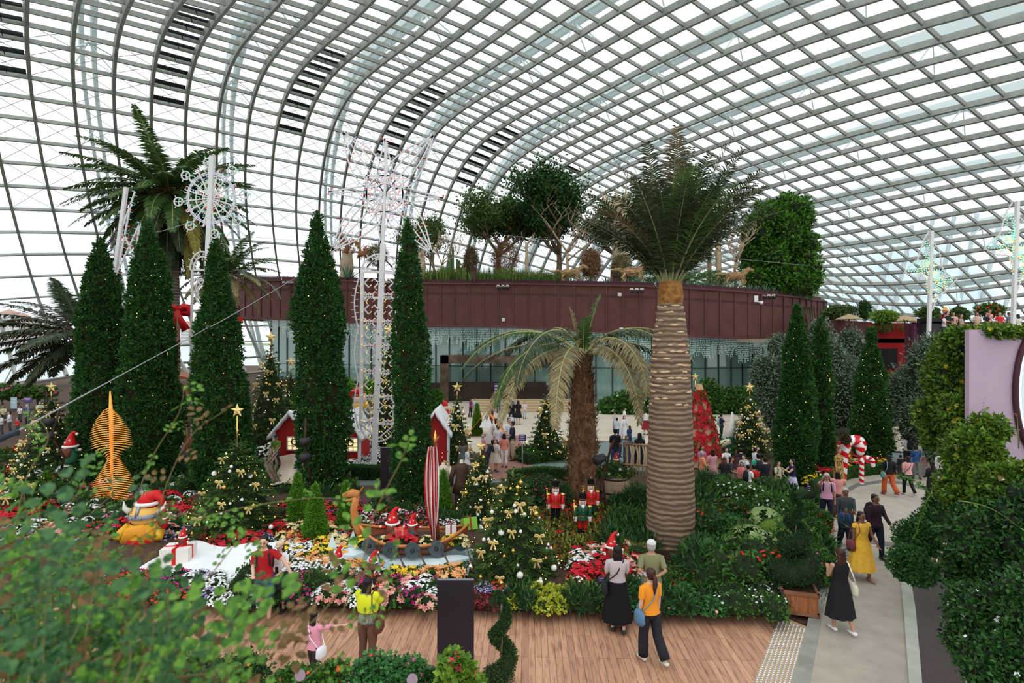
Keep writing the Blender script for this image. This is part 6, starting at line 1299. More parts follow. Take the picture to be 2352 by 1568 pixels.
m = MB(); m.prism([(sec[i][0][0], sec[i][0][1] * .95) for i in range(n)] + [(sec[i][6][0], sec[i][6][1] * .95) for i in range(n - 1, -1, -1)], .30, .36); m.build('deck', soil, t_)
m = MB(); m.tube([(-LX * .93, 0, .42), (-LX * 1.06, 0, .75), (-LX * 1.10, 0, 1.1), (-LX * 1.05, 0, 1.42)], [(.07, .13), (.06, .11), (.055, .09), (.06, .09)], 8, 0, True, (0, 1., 0)); m.build('prow', hull_o, t_)
m = MB(); m.tube([(-LX * 1.0, 0, 1.45), (-LX * 1.12, 0, 1.50), (-LX * 1.3, 0, 1.42)], [(.09, .10), (.08, .10), (.05, .06)], 8); m.tube([(-LX * 1.0, 0, 1.38), (-LX * 1.26, 0, 1.30)], [(.05, .05), (.03, .03)], 6); m.ball((-LX * 1.08, -.06, 1.52), .03, 6); m.tube([(-LX * .98, 0, 1.52), (-LX * .92, 0, 1.66)], [.03, .005], 5); m.build('dragon_head', hull_o, t_)
shd = M('slate blue shield', (.05, .075, .085), (.085, .11, .12), rough=.5, scale=8)
for i, px in enumerate([858, 910, 959, 1010, 1060]):
 u = (at(px, 0, Ysh).x - s0.x) / LX; w_ = .62 * (1 - abs(u) ** 2.4) + .06; c = Vector((u * LX, -w_, .34)); m = MB(); m.tube([c + Vector((0, .02, 0)), c + Vector((0, -.03, 0))], [(.185, .185), (.185, .185)], 24, 0, False, (1., 0, 0)); o = m.build('shield', shd, t_)
 m = MB(); m.tube([c + Vector((0, -.03, 0)), c + Vector((0, -.07, 0))], [(.055, .055), (.03, .03)], 12, 0, True, (1., 0, 0)); m.build('boss', charcoal, o)
 if i < 5:
  d = gp(px + 30, 1325 - i * 3, .27) - Vector((s0.x, Ysh, .28)); m = MB(); m.tube([c + Vector((.1, 0, .05)), d], .018, 6); o2 = m.build('oar', M('dark oar', (.09, .055, .045)), t_); q = (d - c).normalized(); MB().tube([d - q * .32, d], [(.06, .012), (.085, .012)], 6).build('blade', M('dark oar', (.09, .055, .045)), o2)
# mast with furled striped sail
mp0 = Vector((at(1006, 0, Ysh).x - s0.x, .0, .3)); tp = Vector((at(1000, 0, Ysh).x - s0.x, 0, at(0, 990, Ysh).z - .28)); MB().tube([mp0, tp - Vector((0, 0, .3))], .04, 8).build('mast', hull_m, t_)
MB().lathe([(.001, 0), (.05, .06), (.06, .14), (.001, .36)], tuple(tp - Vector((0, 0, .32))), 10).build('finial', gold, t_)
m = MB(); nx, nz = 13, 16; v = []
yard = tp.z - .35
for k in range(nz):
 s = k / (nz - 1); z = yard * (1 - s) + .35 * s + .0
 for i in range(nx):
  q = i / (nx - 1); wv = lerp(.10 if s < .25 else .20, .14, s); x = tp.x + lerp(-.02, -.02, s) + (q - .62) * (.10 + .26 * math.sin(PI * min(1, s * 1.0 + .12)) ** .7) ; y = -.12 - .09 * math.sin(q * 14 + s * 3); v.append((x, y, z))
fcs = [[k * nx + i, k * nx + i + 1, (k + 1) * nx + i + 1, (k + 1) * nx + i] for k in range(nz - 1) for i in range(nx - 1)]
sw = [q for q in fcs if (q[0] % nx) % 2 == 0]; sr = [q for q in fcs if (q[0] % nx) % 2]; m.add(v, sw, 0); m.add(v, sr, 1); m.build('sail', [redcloth, whitecloth], t_)
m = MB(); m.tube([tp + Vector((-.03, -.05, -.33)), tp + Vector((.10, -.05, -.12))], .018, 6); m.build('yard', hull_m, t_)
def gift(x, y, z, d, rz, c, rib, desc, tilt=0):
 t2 = thing('gift_box', desc, 'gift box', (x, y, z), rz); t2.rotation_euler = (tilt, 0, rz); m = MB(); m.box((0, 0, d[2] / 2), d); m.build('box', c, t2); m = MB(); m.box((0, 0, d[2] / 2), (d[0] * .14, d[1] * 1.02, d[2] * 1.02)); m.build('ribbon', rib, t2); m = MB(); m.box((0, 0, d[2] / 2), (d[0] * 1.02, d[1] * .14, d[2] * 1.02)); m.build('ribbon', rib, t2)
 for s_ in (-1, 1): MB().tube([(0, 0, d[2]), (s_ * .07, 0, d[2] + .05), (s_ * .10, 0, d[2] + .01), (0, 0, d[2])], [(.01, .02)] * 4, 5).build('bow_loop', rib, t2)
grn_g = M('lime gift paper', (.22, .50, .05)); wh_g = M('white striped paper', (.75, .74, .74)); red_g = M('red gift paper', (.60, .05, .06)); mar_r = M('maroon ribbon', (.20, .02, .03))
gl = (s0.x, Ysh)
gift(s0.x + at(925, 0, Ysh).x - s0.x, Ysh - .1, .66, (.34, .3, .26), .3, red_g, M('coral ribbon', (.8, .2, .15)), 'red gift box aboard the ship beside the shield carrying gnome'); gift(at(1036, 0, Ysh).x, Ysh, .78, (.26, .24, .22), .1, wh_g, mar_r, 'white striped gift box with maroon bow aboard the ship'); gift(at(1078, 0, Ysh).x, Ysh + .15, .80, (.34, .3, .30), .4, grn_g, M('brown ribbon', (.3, .05, .03)), 'lime green gift box with brown ribbons tilted against the fir', -.4)
gift(at(410, 0, 12.9).x, 12.9, .30, (.62, .5, .36), .15, M('dotted white gift paper', (.80, .76, .70)), red, 'large white dotted gift box with red ribbon in the snow'); gift(at(1398, 0, 12.0).x, 12.0, .44, (.14, .12, .16), .2, wh_g, red_g, 'small striped gift box under the gnome on the flower mound')
for kd, px, dz in (('yellow_poinsettia', 838, .1), ('yellow_poinsettia', 1032, .1), ('cream_poinsettia', 885, .1), ('red_poinsettia', 905, .18), ('red_poinsettia', 950, .2), ('cream_poinsettia', 982, .12), ('cream_poinsettia', 1064, .16), ('red_poinsettia', 928, .12), ('yellow_poinsettia', 1045, .14), ('silver_leaf', 935, .05)):
 c_, w_, mk = KINDS[kd]; place(kd, mk, (at(px, 0, Ysh).x, Ysh - .2, .50 + dz * .6), rnd(0, 6), .88, c_.replace(' ', '_'), '%s %s planted aboard the wooden ship' % (w_, c_), c_, '%s %s aboard the ship' % (w_, c_))
# gnomes with tall red hats
beard = M('brown beard', (.12, .035, .02), (.20, .07, .04), rough=.9, scale=20); skin_g = M('doll skin', (.80, .52, .42)); whp = M('white plush', (.85, .84, .83), rough=.9)
def gnome(px, feet, top, Y, desc, shield=None, facing=0, body=None, floor=None, hat=None):
 H = sm(feet - top, Y); z = floor if floor is not None else at(0, feet, Y).z; t2 = thing('gnome', desc, 'gnome figure', (at(px, 0, Y).x, Y, z), facing, None, H)
 MB().lathe([(.16, 0), (.20, .08), (.20, .25), (.14, .44), (.10, .5)], (0, 0, 0), 16).build('body', body or redcloth, t2)
 MB().tube([(0, -.10, .50), (0, -.19, .38), (0, -.19, .22), (0, -.15, .12)], [(.14, .08), (.17, .09), (.14, .07), (.03, .03)], 12).build('beard', beard, t2); MB().ball((0, -.19, .47), .045, 8).build('nose', skin_g, t2)
 MB().tube([(0, -.01, .50), (0, 0, .62), (.02, 0, .78), (.05, 0, .90), (.12, 0, .97), (.20, 0, .93)], [.20, .165, .11, .07, .05, .035], 16).build('hat', hat or red, t2); MB().ball((.21, 0, .91), .05, 8).build('pompom', whp, t2)
 MB().tube([(.20 * math.cos(a), .20 * math.sin(a), .51) for a in np.linspace(0, 2 * PI, 20)], .038, 8, cap=False).build('hat_brim', whp, t2)
 for x, y, zz in ((-.06, -.15, .66), (.07, -.13, .72)):
  m = MB()
  for k in range(3): a = k * PI / 3; m.bar((x - .035 * math.cos(a), y, zz - .035 * math.sin(a)), (x + .035 * math.cos(a), y - .003, zz + .035 * math.sin(a)), .012)
  m.build('snowflake', whp, t2)
 for s_ in (-1, 1):
  MB().tube([(s_ * .14, 0, .42), (s_ * .26, -.04, .38), (s_ * .33, -.06, .40)], [.06, .05, .045], 8).build('arm', body or redcloth, t2); MB().ball((s_ * .36, -.06, .41), .05, 8).build('hand', skin_g, t2)
 if shield: MB().tube([(.06, -.26, .22), (.06, -.29, .22)], [(.15, .15), (.15, .15)], 18, 0, False, (1., 0, 0)).build('round_shield', shd, t2)
 return t2
gnome(902, 1238, 1164, 13.6, 'gnome with striped arms in the ship, left of the shield bearer'); gnome(947, 1230, 1178, 13.3, 'gnome in the ship holding a round grey shield', True); gnome(857, 1330, 1276, 12.2, 'gnome holding two wooden paddles on the ice', floor=.30, body=M('blue grey cloth', (.20, .28, .38)))
gnome(777, 1318, 1265, 12.5, 'brown robed gnome half hidden by leaves on the ice', floor=.28, body=M('brown robe', (.16, .05, .03))); gnome(1405, 1282, 1215, 12.4, 'gnome with red hat on the flower mound before the standing visitors', floor=.50); gnome(1414, 1072, 1040, 19.6, 'small gnome sitting on the barrel fir', floor=1.0)
gnome(375, 1228, 1182, 14.3, 'small gnome in front of the yellow viking figure', floor=.6); gnome(420, 1256, 1215, 12.9, 'gnome on the dotted gift box behind the leaves', floor=.66, hat=red); gnome(162, 1060, 990, 20, 'white bearded doll beside the gold decorated fir', body=M('green coat', (.03, .16, .07)))
for s_ in (-1, 1): pass
t_ = thing('paddle', 'wooden paddle held by the gnome on the ice, left one', 'paddle', (at(840, 0, 12.1).x, 12.1, .45), 0); MB().tube([(.06, 0, -.02), (-.22, 0, .17)], [(.02, .02), (.03, .012)], 6).build('shaft', hull_o, t_)
t_ = thing('paddle', 'wooden paddle held by the gnome on the ice, right one', 'paddle', (at(873, 0, 12.1).x, 12.1, .45), 0); MB().tube([(-.06, 0, -.02), (.10, 0, .16)], [(.02, .02), (.03, .012)], 6).build('shaft', hull_o, t_)
# nutcracker soldiers
def soldier(px, feet, top, Y, coat, trous, desc, floor=.25):
 H = at(0, top, Y).z - floor; t2 = thing('nutcracker', desc, 'nutcracker', (at(px, 0, Y).x, Y, floor), 0, None, H); blk = M('glossy black', (.012, .012, .014), rough=.15)
 MB().box((0, 0, .02), (.26, .22, .04)).build('plinth', blk, t2)
 for s_ in (-1, 1):
  MB().lathe([(.045, .04), (.048, .16), (.05, .2)], (s_ * .055, 0, 0), 10).build('boot', blk, t2); MB().lathe([(.045, .2), (.05, .36), (.055, .42)], (s_ * .055, 0, 0), 10).build('leg', trous, t2)
  a = MB(); a.lathe([(.04, 0), (.045, .24), (.01, .27)], (s_ * .155, 0, .40), 10); a.build('arm', coat, t2); MB().lathe([(.05, 0), (.055, .03), (.01, .05)], (s_ * .155, 0, .655), 10).build('epaulette', gold, t2); MB().ball((s_ * .155, -.02, .375), .038, 8).build('hand', skin_g, t2); MB().lathe([(.046, 0), (.046, .05)], (s_ * .155, 0, .41), 10).build('cuff', white, t2)
 MB().lathe([(.13, .40), (.11, .48), (.105, .54), (.12, .66), (.05, .70)], (0, 0, 0), 16).build('coat', coat, t2); MB().lathe([(.114, .47), (.114, .50)], (0, 0, 0), 16).build('belt', gold, t2)
 for k in range(3): MB().ball((0, -.115, .54 + k * .045), .010, 6).build('button', gold, t2)
 MB().add([(-.05, -.125, .42), (.05, -.125, .42), (0, -.12, .49), (-.05, -.135, .42), (.05, -.135, .42), (0, -.13, .49)], [(0, 1, 2), (3, 4, 5)], 0, False).__class__
 MB().lathe([(.06, .68), (.078, .72), (.078, .80), (.05, .83)], (0, 0, 0), 14).build('head', skin_g, t2); MB().tube([(0, -.075, .735), (0, -.095, .70), (0, -.10, .62)], [(.04, .02), (.035, .02), (.008, .008)], 8).build('beard', whp, t2); MB().ball((0, -.085, .765), .014, 6).build('nose', skin_g, t2)
 for s_ in (-1, 1): MB().ball((s_ * .03, -.072, .785), .010, 6).build('eye', blk, t2); MB().tube([(s_ * .005, -.082, .75), (s_ * .045, -.078, .745)], [.012, .004], 6).build('moustache', blk, t2)
 MB().tube([(0, .05, .82), (0, .075, .76), (0, .07, .68)], [(.07, .03), (.07, .03), (.05, .02)], 8).build('hair', whp, t2)
 MB().lathe([(.085, .815), (.082, .83), (.078, .96), (.088, .985), (.001, .99)], (0, 0, 0), 16).build('hat', blk, t2); MB().lathe([(.084, .832), (.084, .85)], (0, 0, 0), 16).build('hat_band', gold, t2); MB().ball((0, -.05, 1.0), .018, 8).build('hat_knob', gold, t2)
 MB().tube([(-.17, -.04, .30), (-.19, -.04, .78)], .010, 6).build('staff', gold, t2); MB().ball((-.19, -.04, .80), .025, 8).build('staff_knob', gold, t2)
rdc = M('red lacquer', (.55, .015, .015), rough=.2); grc = M('green lacquer', (.01, .07, .035), rough=.2)
soldier(1276, 1222, 1100, 15.6, rdc, M('black lacquer', (.012, .012, .014), rough=.2), 'red coated wooden soldier at the left of the three'); soldier(1338, 1250, 1128, 14.6, grc, rdc, 'green coated wooden soldier in the middle, nearest'); soldier(1357, 1210, 1096, 16.0, rdc, grc, 'red coated wooden soldier at the right, behind the green one')
# candy canes
def cane(px, feet, top, Y, r, hook, desc, facing=1, lean=0, wrap=5):
 z = 0; H = sm(feet - top, Y); t2 = thing('candy_cane', desc, 'candy cane', (at(px, 0, Y).x, Y, z)); R = sm(hook, Y) / 2; rr = sm(r, Y); P = [(0, 0, 0), (lean, 0, (H - R - rr) * .5), (lean * 2, 0, H - R - rr)]
 P = [(lean * 2 * s, 0, (H - R - rr) * s) for s in np.linspace(0, 1, 22)] + [(lean * 2 + facing * R * (1 - math.cos(a)), 0, H - R - rr + R * math.sin(a)) for a in np.linspace(.12, PI, 20)] + [(lean * 2 + facing * 2 * R, 0, H - R - rr - R * .35)]
 P = np.array(P); L9 = np.concatenate([[0], np.cumsum(np.linalg.norm(np.diff(P, axis=0), axis=1))]); N_ = 90; S9 = np.linspace(0, L9[-1], N_); P = np.stack([np.interp(S9, L9, P[:, k]) for k in range(3)], 1)
 m = MB(); m.tube(P, rr, 16, cap=False); fc, _, sm_ = m.g[0]; m.g = []; i = np.arange(len(fc)); ring_ = i // 16; sg_ = i % 16; ph = (S9[ring_] / (rr * 2.6) + sg_ / 16.0) % 1; m.g.append((fc[ph < .52], 0, True)); m.g.append((fc[ph >= .52], 1, True)); m.ball(tuple(P[-1]), rr, 12, 1); m.build('stripes', [M('candy red', (.62, .01, .015), rough=.25), M('candy white', (.85, .84, .83), rough=.25)], t2)
cane(1934, 1062, 962, 21.5, 9, 36, 'tallest candy cane with the widest hook, in front', 1, .05); cane(1923, 1040, 950, 22.6, 8, 34, 'candy cane leaning behind the tallest cane', 1, .22); cane(1979, 1068, 1002, 21, 5, 26, 'small candy cane standing right of the tall ones', 1, 0)
gift(at(1965, 0, 23).x, 23, 1.1, (.5, .4, .35), .2, M('dark pink gift paper', (.50, .06, .12)), white, 'raised pink gift box behind the candy canes'); bush('cane_wreath', 'dark red wreath of leaves tied round the tall candy cane', 'wreath', [bl(1941, 1008, 21.2, 9, 10)], 400, .08, M('wreath leaves', (.12, .01, .02), (.03, .08, .02), island=True), 130)
# red snow capped houses
def house(px, base, eave, ridge, half, Y, desc, rz=0, window=True, hw=None):
 t2 = thing('toy_house', desc, 'toy house', (at(px, 0, Y).x, Y, 0), rz); w_ = sm(half, Y); ze, zr_ = at(0, eave, Y).z, at(0, ridge, Y).z; d = 1.7; rd = M('red boards', (.36, .012, .012), (.48, .02, .02), rough=.55, scale=4, stretch=(14, 14, .5))
 m = MB(); m.add([(-w_, 0, 0), (w_, 0, 0), (w_, 0, ze), (0, 0, zr_ - .1), (-w_, 0, ze), (-w_, d, 0), (w_, d, 0), (w_, d, ze), (0, d, zr_ - .1), (-w_, d, ze)], [(0, 1, 2, 4), (1, 6, 7, 2), (6, 5, 9, 7), (5, 0, 4, 9)], 0, False); m.g.append((np.array([[4, 2, 3], [7, 9, 8]]), 0, False)); m.build('wall', rd, t2)
 for s_ in (-1, 1):
  m = MB(); n_ = 14; v = []
  for i in range(n_):
   u = i / (n_ - 1); x = s_ * lerp(0, w_ * 1.28, u); z = lerp(zr_ + .12, ze - .28, u); dr = .13 + .07 * abs(math.sin(u * 9)); v += [(x, -.28, z), (x, -.28, z - dr), (x, d + .2, z - dr), (x, d + .2, z)]
  fs = [[i * 4 + k, (i + 1) * 4 + k, (i + 1) * 4 + (k + 1) % 4, i * 4 + (k + 1) % 4] for i in range(n_ - 1) for k in range(4)] + [[0, 1, 2, 3], [(n_ - 1) * 4 + 3, (n_ - 1) * 4 + 2, (n_ - 1) * 4 + 1, (n_ - 1) * 4]]; m.add(v, fs, 0); m.build('snow_roof', snow, t2)
 for x in (-w_, w_): MB().box((x, -.03, ze / 2), (.12, .1, ze)).build('corner_post', white, t2)
 if window:
  wf = MB(); wz = ze * .62
  for x, z, a, b in ((0, wz + .28, .66, .05), (0, wz - .28, .66, .05), (-.31, wz, .05, .56), (.31, wz, .05, .56), (-.1, wz, .03, .56), (.1, wz, .03, .56), (0, wz + .1, .6, .03), (0, wz - .1, .6, .03)): wf.box((x + w_ * .25, -.05, z), (a, .06, b))
  o = wf.build('window_frame', white, t2); m = MB(); m.box((w_ * .25, -.025, wz), (.6, .02, .54)); m.build('pane', M('warm lit window', (1.0, .70, .36), emit=.7), o); m = MB(); m.tube([(w_ * .25 + .12 * math.cos(a), -.1, wz + .08 + .12 * math.sin(a)) for a in np.linspace(0, 2 * PI, 14)], .03, 6, cap=False); m.build('wreath', G_dark, o)
house(668, 1040, 985, 948, 38, 24.0, 'red toy house with snow roof and lit window, left of the bulging cypress'); house(800, 1048, 990, 950, 26, 24.0, 'red toy house half hidden between bulging cypress and light arch', 0, True); house(1000, 1048, 980, 945, 30, 23.0, 'red toy house right of the slim cypress, roof only', 0, False)
# golden rib sculpture
Yg = 17.8; t_ = thing('rib_sculpture', 'tall orange gold sculpture of stacked curved ribs at left', 'sculpture', (at(255, 0, Yg).x, Yg, .05)); Zg = lambda py: at(0, py, Yg).z - .05
orib = M('glowing orange ribs', (.85, .32, .05), (1.0, .50, .12), rough=.3, metal=.35, scale=3, emit=.25)
prof = [(900, 2), (935, 8), (955, 28), (985, 44), (1020, 46), (1036, 20), (1048, 14), (1075, 30), (1100, 46), (1150, 46), (1190, 52), (1230, 56)]
for i, py in enumerate(np.arange(940, 1236, 5.0)):
 hw_ = sm(np.interp(py, [p[0] for p in prof], [p[1] for p in prof]), Yg); z = Zg(py); tw = .55 * math.sin((py - 900) / 70) ; cx_ = sm(6 * math.sin(py / 40), Yg)
 P = [(cx_ + hw_ * q * math.cos(tw), hw_ * .5 * q * math.sin(tw) + .12 * (q * q) - .1, z - .12 * q * q + (.05 if q > 0 else 0)) for q in np.linspace(-1, 1, 9)]; MB().tube(P, [.008] + [.017] * 7 + [.008], 6).build('rib', orib, t_)
MB().tube([(0, 0, Zg(1235)), (.02, 0, Zg(1050)), (0, 0, Zg(950)), (-.03, 0, Zg(898))], [.05, .05, .07, .02], 8).build('spine', orib, t_)
# yellow viking figure with santa hat
Yv = 14.6; t_ = thing('viking_figure', 'plump yellow viking figure with helmet and santa hat behind leaves', 'figure', (at(335, 0, Yv).x, Yv, at(0, 1248, Yv).z)); yl = M('yellow gloss', (.80, .42, .02), rough=.3); hel = M('grey helmet', (.32, .35, .38), rough=.35, metal=.5)
MB().lathe([(.40, 0), (.46, .15), (.42, .4), (.36, .6)], (0, 0, 0), 20).build('body', yl, t_); MB().lathe([(.47, .12), (.48, .18), (.47, .24)], (0, 0, 0), 20).build('belt', red, t_); MB().ball((0, 0, .78), .38, 18, 0, (1, 1, .9)).build('head', M('golden face', (.85, .50, .12), rough=.3), t_)
MB().lathe([(.41, .74), (.42, .80), (.40, .86)], (0, 0, 0), 20).build('helmet_band', hel, t_); MB().tube([(0, -.4, .80), (0, -.28, 1.08), (0, 0, 1.18), (0, .28, 1.08)], [(.05, .03)] * 4, 6).build('helmet_ridge', hel, t_)
for k in range(6): a = -PI + k * PI / 5; MB().ball((.42 * math.cos(a), .42 * math.sin(a), .80), .035, 8).build('rivet', hel, t_)
for s_ in (-1, 1): MB().tube([(s_ * .38, -.05, .86), (s_ * .54, -.05, .96), (s_ * .56, -.05, 1.15)], [.09, .06, .01], 10).build('horn', M('pale horn', (.7, .68, .62)), t_); MB().tube([(s_ * .36, -.1, .5), (s_ * .52, -.2, .35), (s_ * .55, -.35, .25)], [.13, .11, .1], 10).build('arm', yl, t_)
MB().tube([(.05, 0, 1.08), (.12, 0, 1.25), (.28, 0, 1.32), (.42, 0, 1.20), (.46, 0, 1.02)], [.26, .2, .13, .09, .05], 14).build('santa_hat', red, t_); MB().tube([(.05 + .27 * math.cos(a), .27 * math.sin(a), 1.10) for a in np.linspace(0, 2 * PI, 20)], .05, 8, cap=False).build('hat_brim', whp, t_); MB().ball((.47, 0, .96), .07, 8).build('pompom', whp, t_)
MB().tube([(-.3, -.35, .1), (-.1, -.44, .45), (.1, -.40, .52), (.3, -.3, .2)], [(.16, .04)] * 4, 8).build('cloak', M('orange cloth', (.85, .36, .03)), t_)
t_ = thing('viking_figure', 'grey viking figure with yellow trim and santa hat behind the light arch', 'figure', (at(828, 0, 30).x, 30, 1.2)); MB().lathe([(.5, 0), (.55, .3), (.4, .7)], (0, 0, 0), 16).build('body', hel, t_); MB().lathe([(.46, .62), (.5, .75), (.4, .95)], (0, 0, 0), 16).build('collar', yl, t_); MB().ball((0, 0, 1.1), .38, 14).build('head', skin_g, t_); MB().tube([(0, 0, 1.3), (-.2, 0, 1.65), (-.5, 0, 1.5), (-.6, 0, 1.1)], [.34, .2, .12, .08], 12).build('santa_hat', red, t_); MB().ball((-.62, 0, 1.0), .1, 8).build('pompom', whp, t_); MB().box((0, .2, -.6), (1.2, .8, 1.2)).build('pedestal', white, t_)
# panels and signs
Yp9 = 7.7; a = at(1046, 1333, Yp9); t_ = thing('display_board', 'tall blank black back of a display panel standing on the deck', 'panel', (a.x, Yp9, 0)); MB().box((0, .03, a.z / 2 + .01), (sm(84, Yp9), .05, a.z - .02)).build('board', M('black satin board', (.018, .014, .018), (.026, .020, .026), rough=.4, scale=.8), t_); MB().box((0, .03, a.z + .004), (sm(84, Yp9), .052, .008)).build('top_edge', M('grey edge', (.18, .19, .21)), t_); MB().box((0, .1, .02), (.6, .4, .03)).build('foot', charcoal, t_)
Y9 = 19.5; a = at(893, 1028, Y9); t_ = thing('display_board', 'smaller black back of a display panel hiding a man in light blue', 'panel', (a.x, Y9, 0)); MB().box((0, 0, a.z / 2), (sm(38, Y9), .06, a.z)).build('board', M('black satin board', (.018, .014, .018)), t_); MB().box((0, 0, a.z + .01), (sm(38, Y9), .065, .02)).build('top_edge', M('grey edge', (.18, .19, .21)), t_)
def sign(px, py, Y, w_, h_, c, desc, pole=True, lines=3, txt=None, base=0, tilt=0):
 p = at(px, py, Y); t2 = thing('notice_sign', desc, 'sign', (p.x, Y, base)); W_, H_ = sm(w_, Y), sm(h_, Y); MB().box((0, 0, p.z - base), (W_, .02, H_)).build('board', c, t2)
 if pole: MB().tube([(0, .02, 0), (0, .02, p.z - base)], .02, 6).build('post', M('steel post', (.4, .4, .4), metal=.6), t2); MB().lathe([(.15, 0), (.15, .02), (.02, .04)], (0, .02, 0), 14).build('foot', M('steel post', (.4, .4, .4)), t2)
 m = MB()
 for i in range(lines): m.box((-.05 * W_, -.013, p.z - base + H_ * (.3 - .26 * i)), (W_ * (.7 - .12 * (i % 2)), .006, H_ * .07))
 m.build('lettering', white, t2)['kind'] = 'stuff'; return t2
purp = M('purple sign', (.10, .05, .20)); sign(1385, 1332, 11.6, 23, 16, purp, 'small purple no stepping picture sign left of the woman in grey', True, 2, base=.22); sign(1200, 1005, 22, 18, 15, purp, 'purple notice on a steel stand beside the brick path', True, 3); sign(1870, 1122, 16.8, 36, 20, M('dark purple board', (.06, .04, .10)), 'dark purple garden sign beside the spiral shrub', True, 3)
sign(1141, 895, 40, 12, 30, purp, 'purple and green banner before the bronze portal', False, 4, base=0); sign(64, 918, 34, 20, 12, purp, 'purple banner among the far left crowd', True, 2); sign(32, 925, 33, 14, 26, M('pale blue board', (.4, .55, .62)), 'pale blue board among the far left crowd', False, 2); sign(428, 935, 24, 15, 30, M('pale blue board', (.4, .55, .62)), 'pale blue information board beside the wooden booth', True, 3); sign(683, 925, 30, 10, 26, M('lilac board', (.45, .45, .58)), 'blank lilac board behind the red house', True, 1)
sign(528, 1331, 11.6, 10, 6, M('grey card', (.6, .62, .65)), 'tiny grey plant label left of the couple', True, 1, base=.22)
# round disc markers and bed spotlights on bent rusty poles
def spot(px, py, Y, desc, pole=None, heads=1, base=0, k=1.0):
 p = at(px, py, Y); t2 = thing('garden_spotlight', desc, 'spotlight', (p.x, Y, base)); h = p.z - base
 if pole: MB().tube([(at(x, y, Y) - t2.location) for x, y in pole], .035, 8).build('pole', rust, t2)
 else: MB().tube([(0, 0, 0), (0, 0, h)], .02, 6).build('pole', charcoal, t2)
 for i in range(heads):
  o = MB().tube([(-.02, 0, h - i * .5), (-.16 * k, -.12 * k, h - .06 - i * .5)], [.07 * k, .09 * k], 12).build('lamp_head', charcoal, t2); MB().bar((0, 0, h - i * .5), (.1, 0, h + .02 - i * .5), .03).build('bracket', charcoal, o)
spot(505, 1325, 11.9, 'black garden spotlight at the lower edge of the snow', base=.22, k=1.5); spot(964, 1338, 11.6, 'black spotlight in the front row left of the tall panel', base=.22, k=1.2); spot(1378, 1340, 11.6, 'small black spotlight below the purple picture sign', base=.22)
spot(1388, 1050, 16.2, 'spotlight on a bent rusty pole right of the shaggy palm', [(1390, 1212), (1390, 1150), (1384, 1095), (1395, 1060), (1402, 1030), (1410, 1010)], 1, .2, 1.7); spot(712, 1010, 17.4, 'spotlights on a rusty curved pole at the bulging cypress', [(718, 1115), (705, 1060), (700, 1030), (702, 960)], 2, .1, 1.5); spot(126, 965, 19, 'spotlights on a bent pole before the gold fir at left', [(140, 1080), (148, 1050), (118, 1000), (137, 940)], 2, 0, 1.5)
for i, (px, py, Y) in enumerate([(690, 1550, 6.2), (947, 1560, 5.9), (1237, 1300, 11.8)]):
 p = at(px, py, Y); t_ = thing('disc_marker', ['round mauve disc on a stake at the bottom left of the pink geraniums', 'round mauve disc on a stake below the pink geraniums', 'round brown disc on a stake right of the large fir'][i], 'marker', (p.x, Y, p.z - .5)); MB().tube([(0, 0, 0), (0, 0, .5)], .008, 6).build('stake', rust, t_); MB().tube([(0, .0, .5), (0, -.012, .503)], [(.06, .06), (.06, .06)], 20, 0, False, (1., 0, 0)).build('disc', M('mauve disc', (.30, .22, .26)) if i < 2 else rust, t_)
# barrel with a little fir, rustic fence
t_ = thing('barrel', 'weathered wooden barrel planter right of the shaggy palm', 'barrel', (at(1412, 0, 18.4).x, 18.4, .05)); MB().lathe([(.40, 0), (.50, .3), (.52, .5), (.48, .8), (.42, 1.0), (.001, 1.0)], (0, 0, 0), 24).build('staves', M('grey barrel wood', (.30, .20, .13), (.42, .31, .22), scale=4, stretch=(8, 8, .6)), t_)
for z in (.15, .38, .82): MB().lathe([(.47 + .05 * (z == .38), z), (.485 + .045 * (z == .38), z + .06)], (0, 0, 0), 24).build('hoop', charcoal, t_)
bush('barrel_fir', 'small fir spray with gold baubles filling the wooden barrel', 'conifer', [(at(1412, 0, 18.4).x, 18.4, 1.15, .62, .5, .28)], 1200, .12, G_fir, 140, wide=.25)
for k in range(9): a = k * .7; bauble((at(1412, 0, 18.4).x + .5 * math.cos(a), 18.4 - .42 * abs(math.sin(a)), 1.15 + .12 * math.sin(k * 2)), .05, [gold, pearl][k % 2], '%s bauble in the fir spray on the barrel' % ['gold', 'white'][k % 2], 'baubles on the barrel')
t_ = thing('rustic_fence', 'rustic rope tied branch fence between barrel and thick palm', 'fence', (at(1465, 0, 18.2).x, 18.2, 0)); rw = M('rustic branch', (.26, .13, .07), (.40, .24, .14), scale=8)
for px in (1440, 1488): MB().tube([(at(px, 0, 18.2).x - t_.location.x, 0, 0), (at(px, 0, 18.2).x - t_.location.x, 0, at(0, 1018, 18.2).z)], .045, 8).build('post', rw, t_)
for py in (1018, 1065): MB().tube([(at(1430, 0, 18.2).x - t_.location.x, -.05, at(0, py, 18.2).z), (at(1500, 0, 18.2).x - t_.location.x, -.05, at(0, py + 5, 18.2).z)], .035, 8).build('rail', rw, t_)
for k, px in enumerate(np.linspace(1446, 1482, 6)): MB().tube([(at(px, 0, 18.2).x - t_.location.x, -.03, at(0, 1018, 18.2).z), (at(px + 3, 0, 18.2).x - t_.location.x + .03 * (-1) ** k, -.03, at(0, 1045, 18.2).z), (at(px, 0, 18.2).x - t_.location.x, -.03, at(0, 1092, 18.2).z)], .03, 6).build('rope', M('pale rope', (.55, .42, .26)), t_)
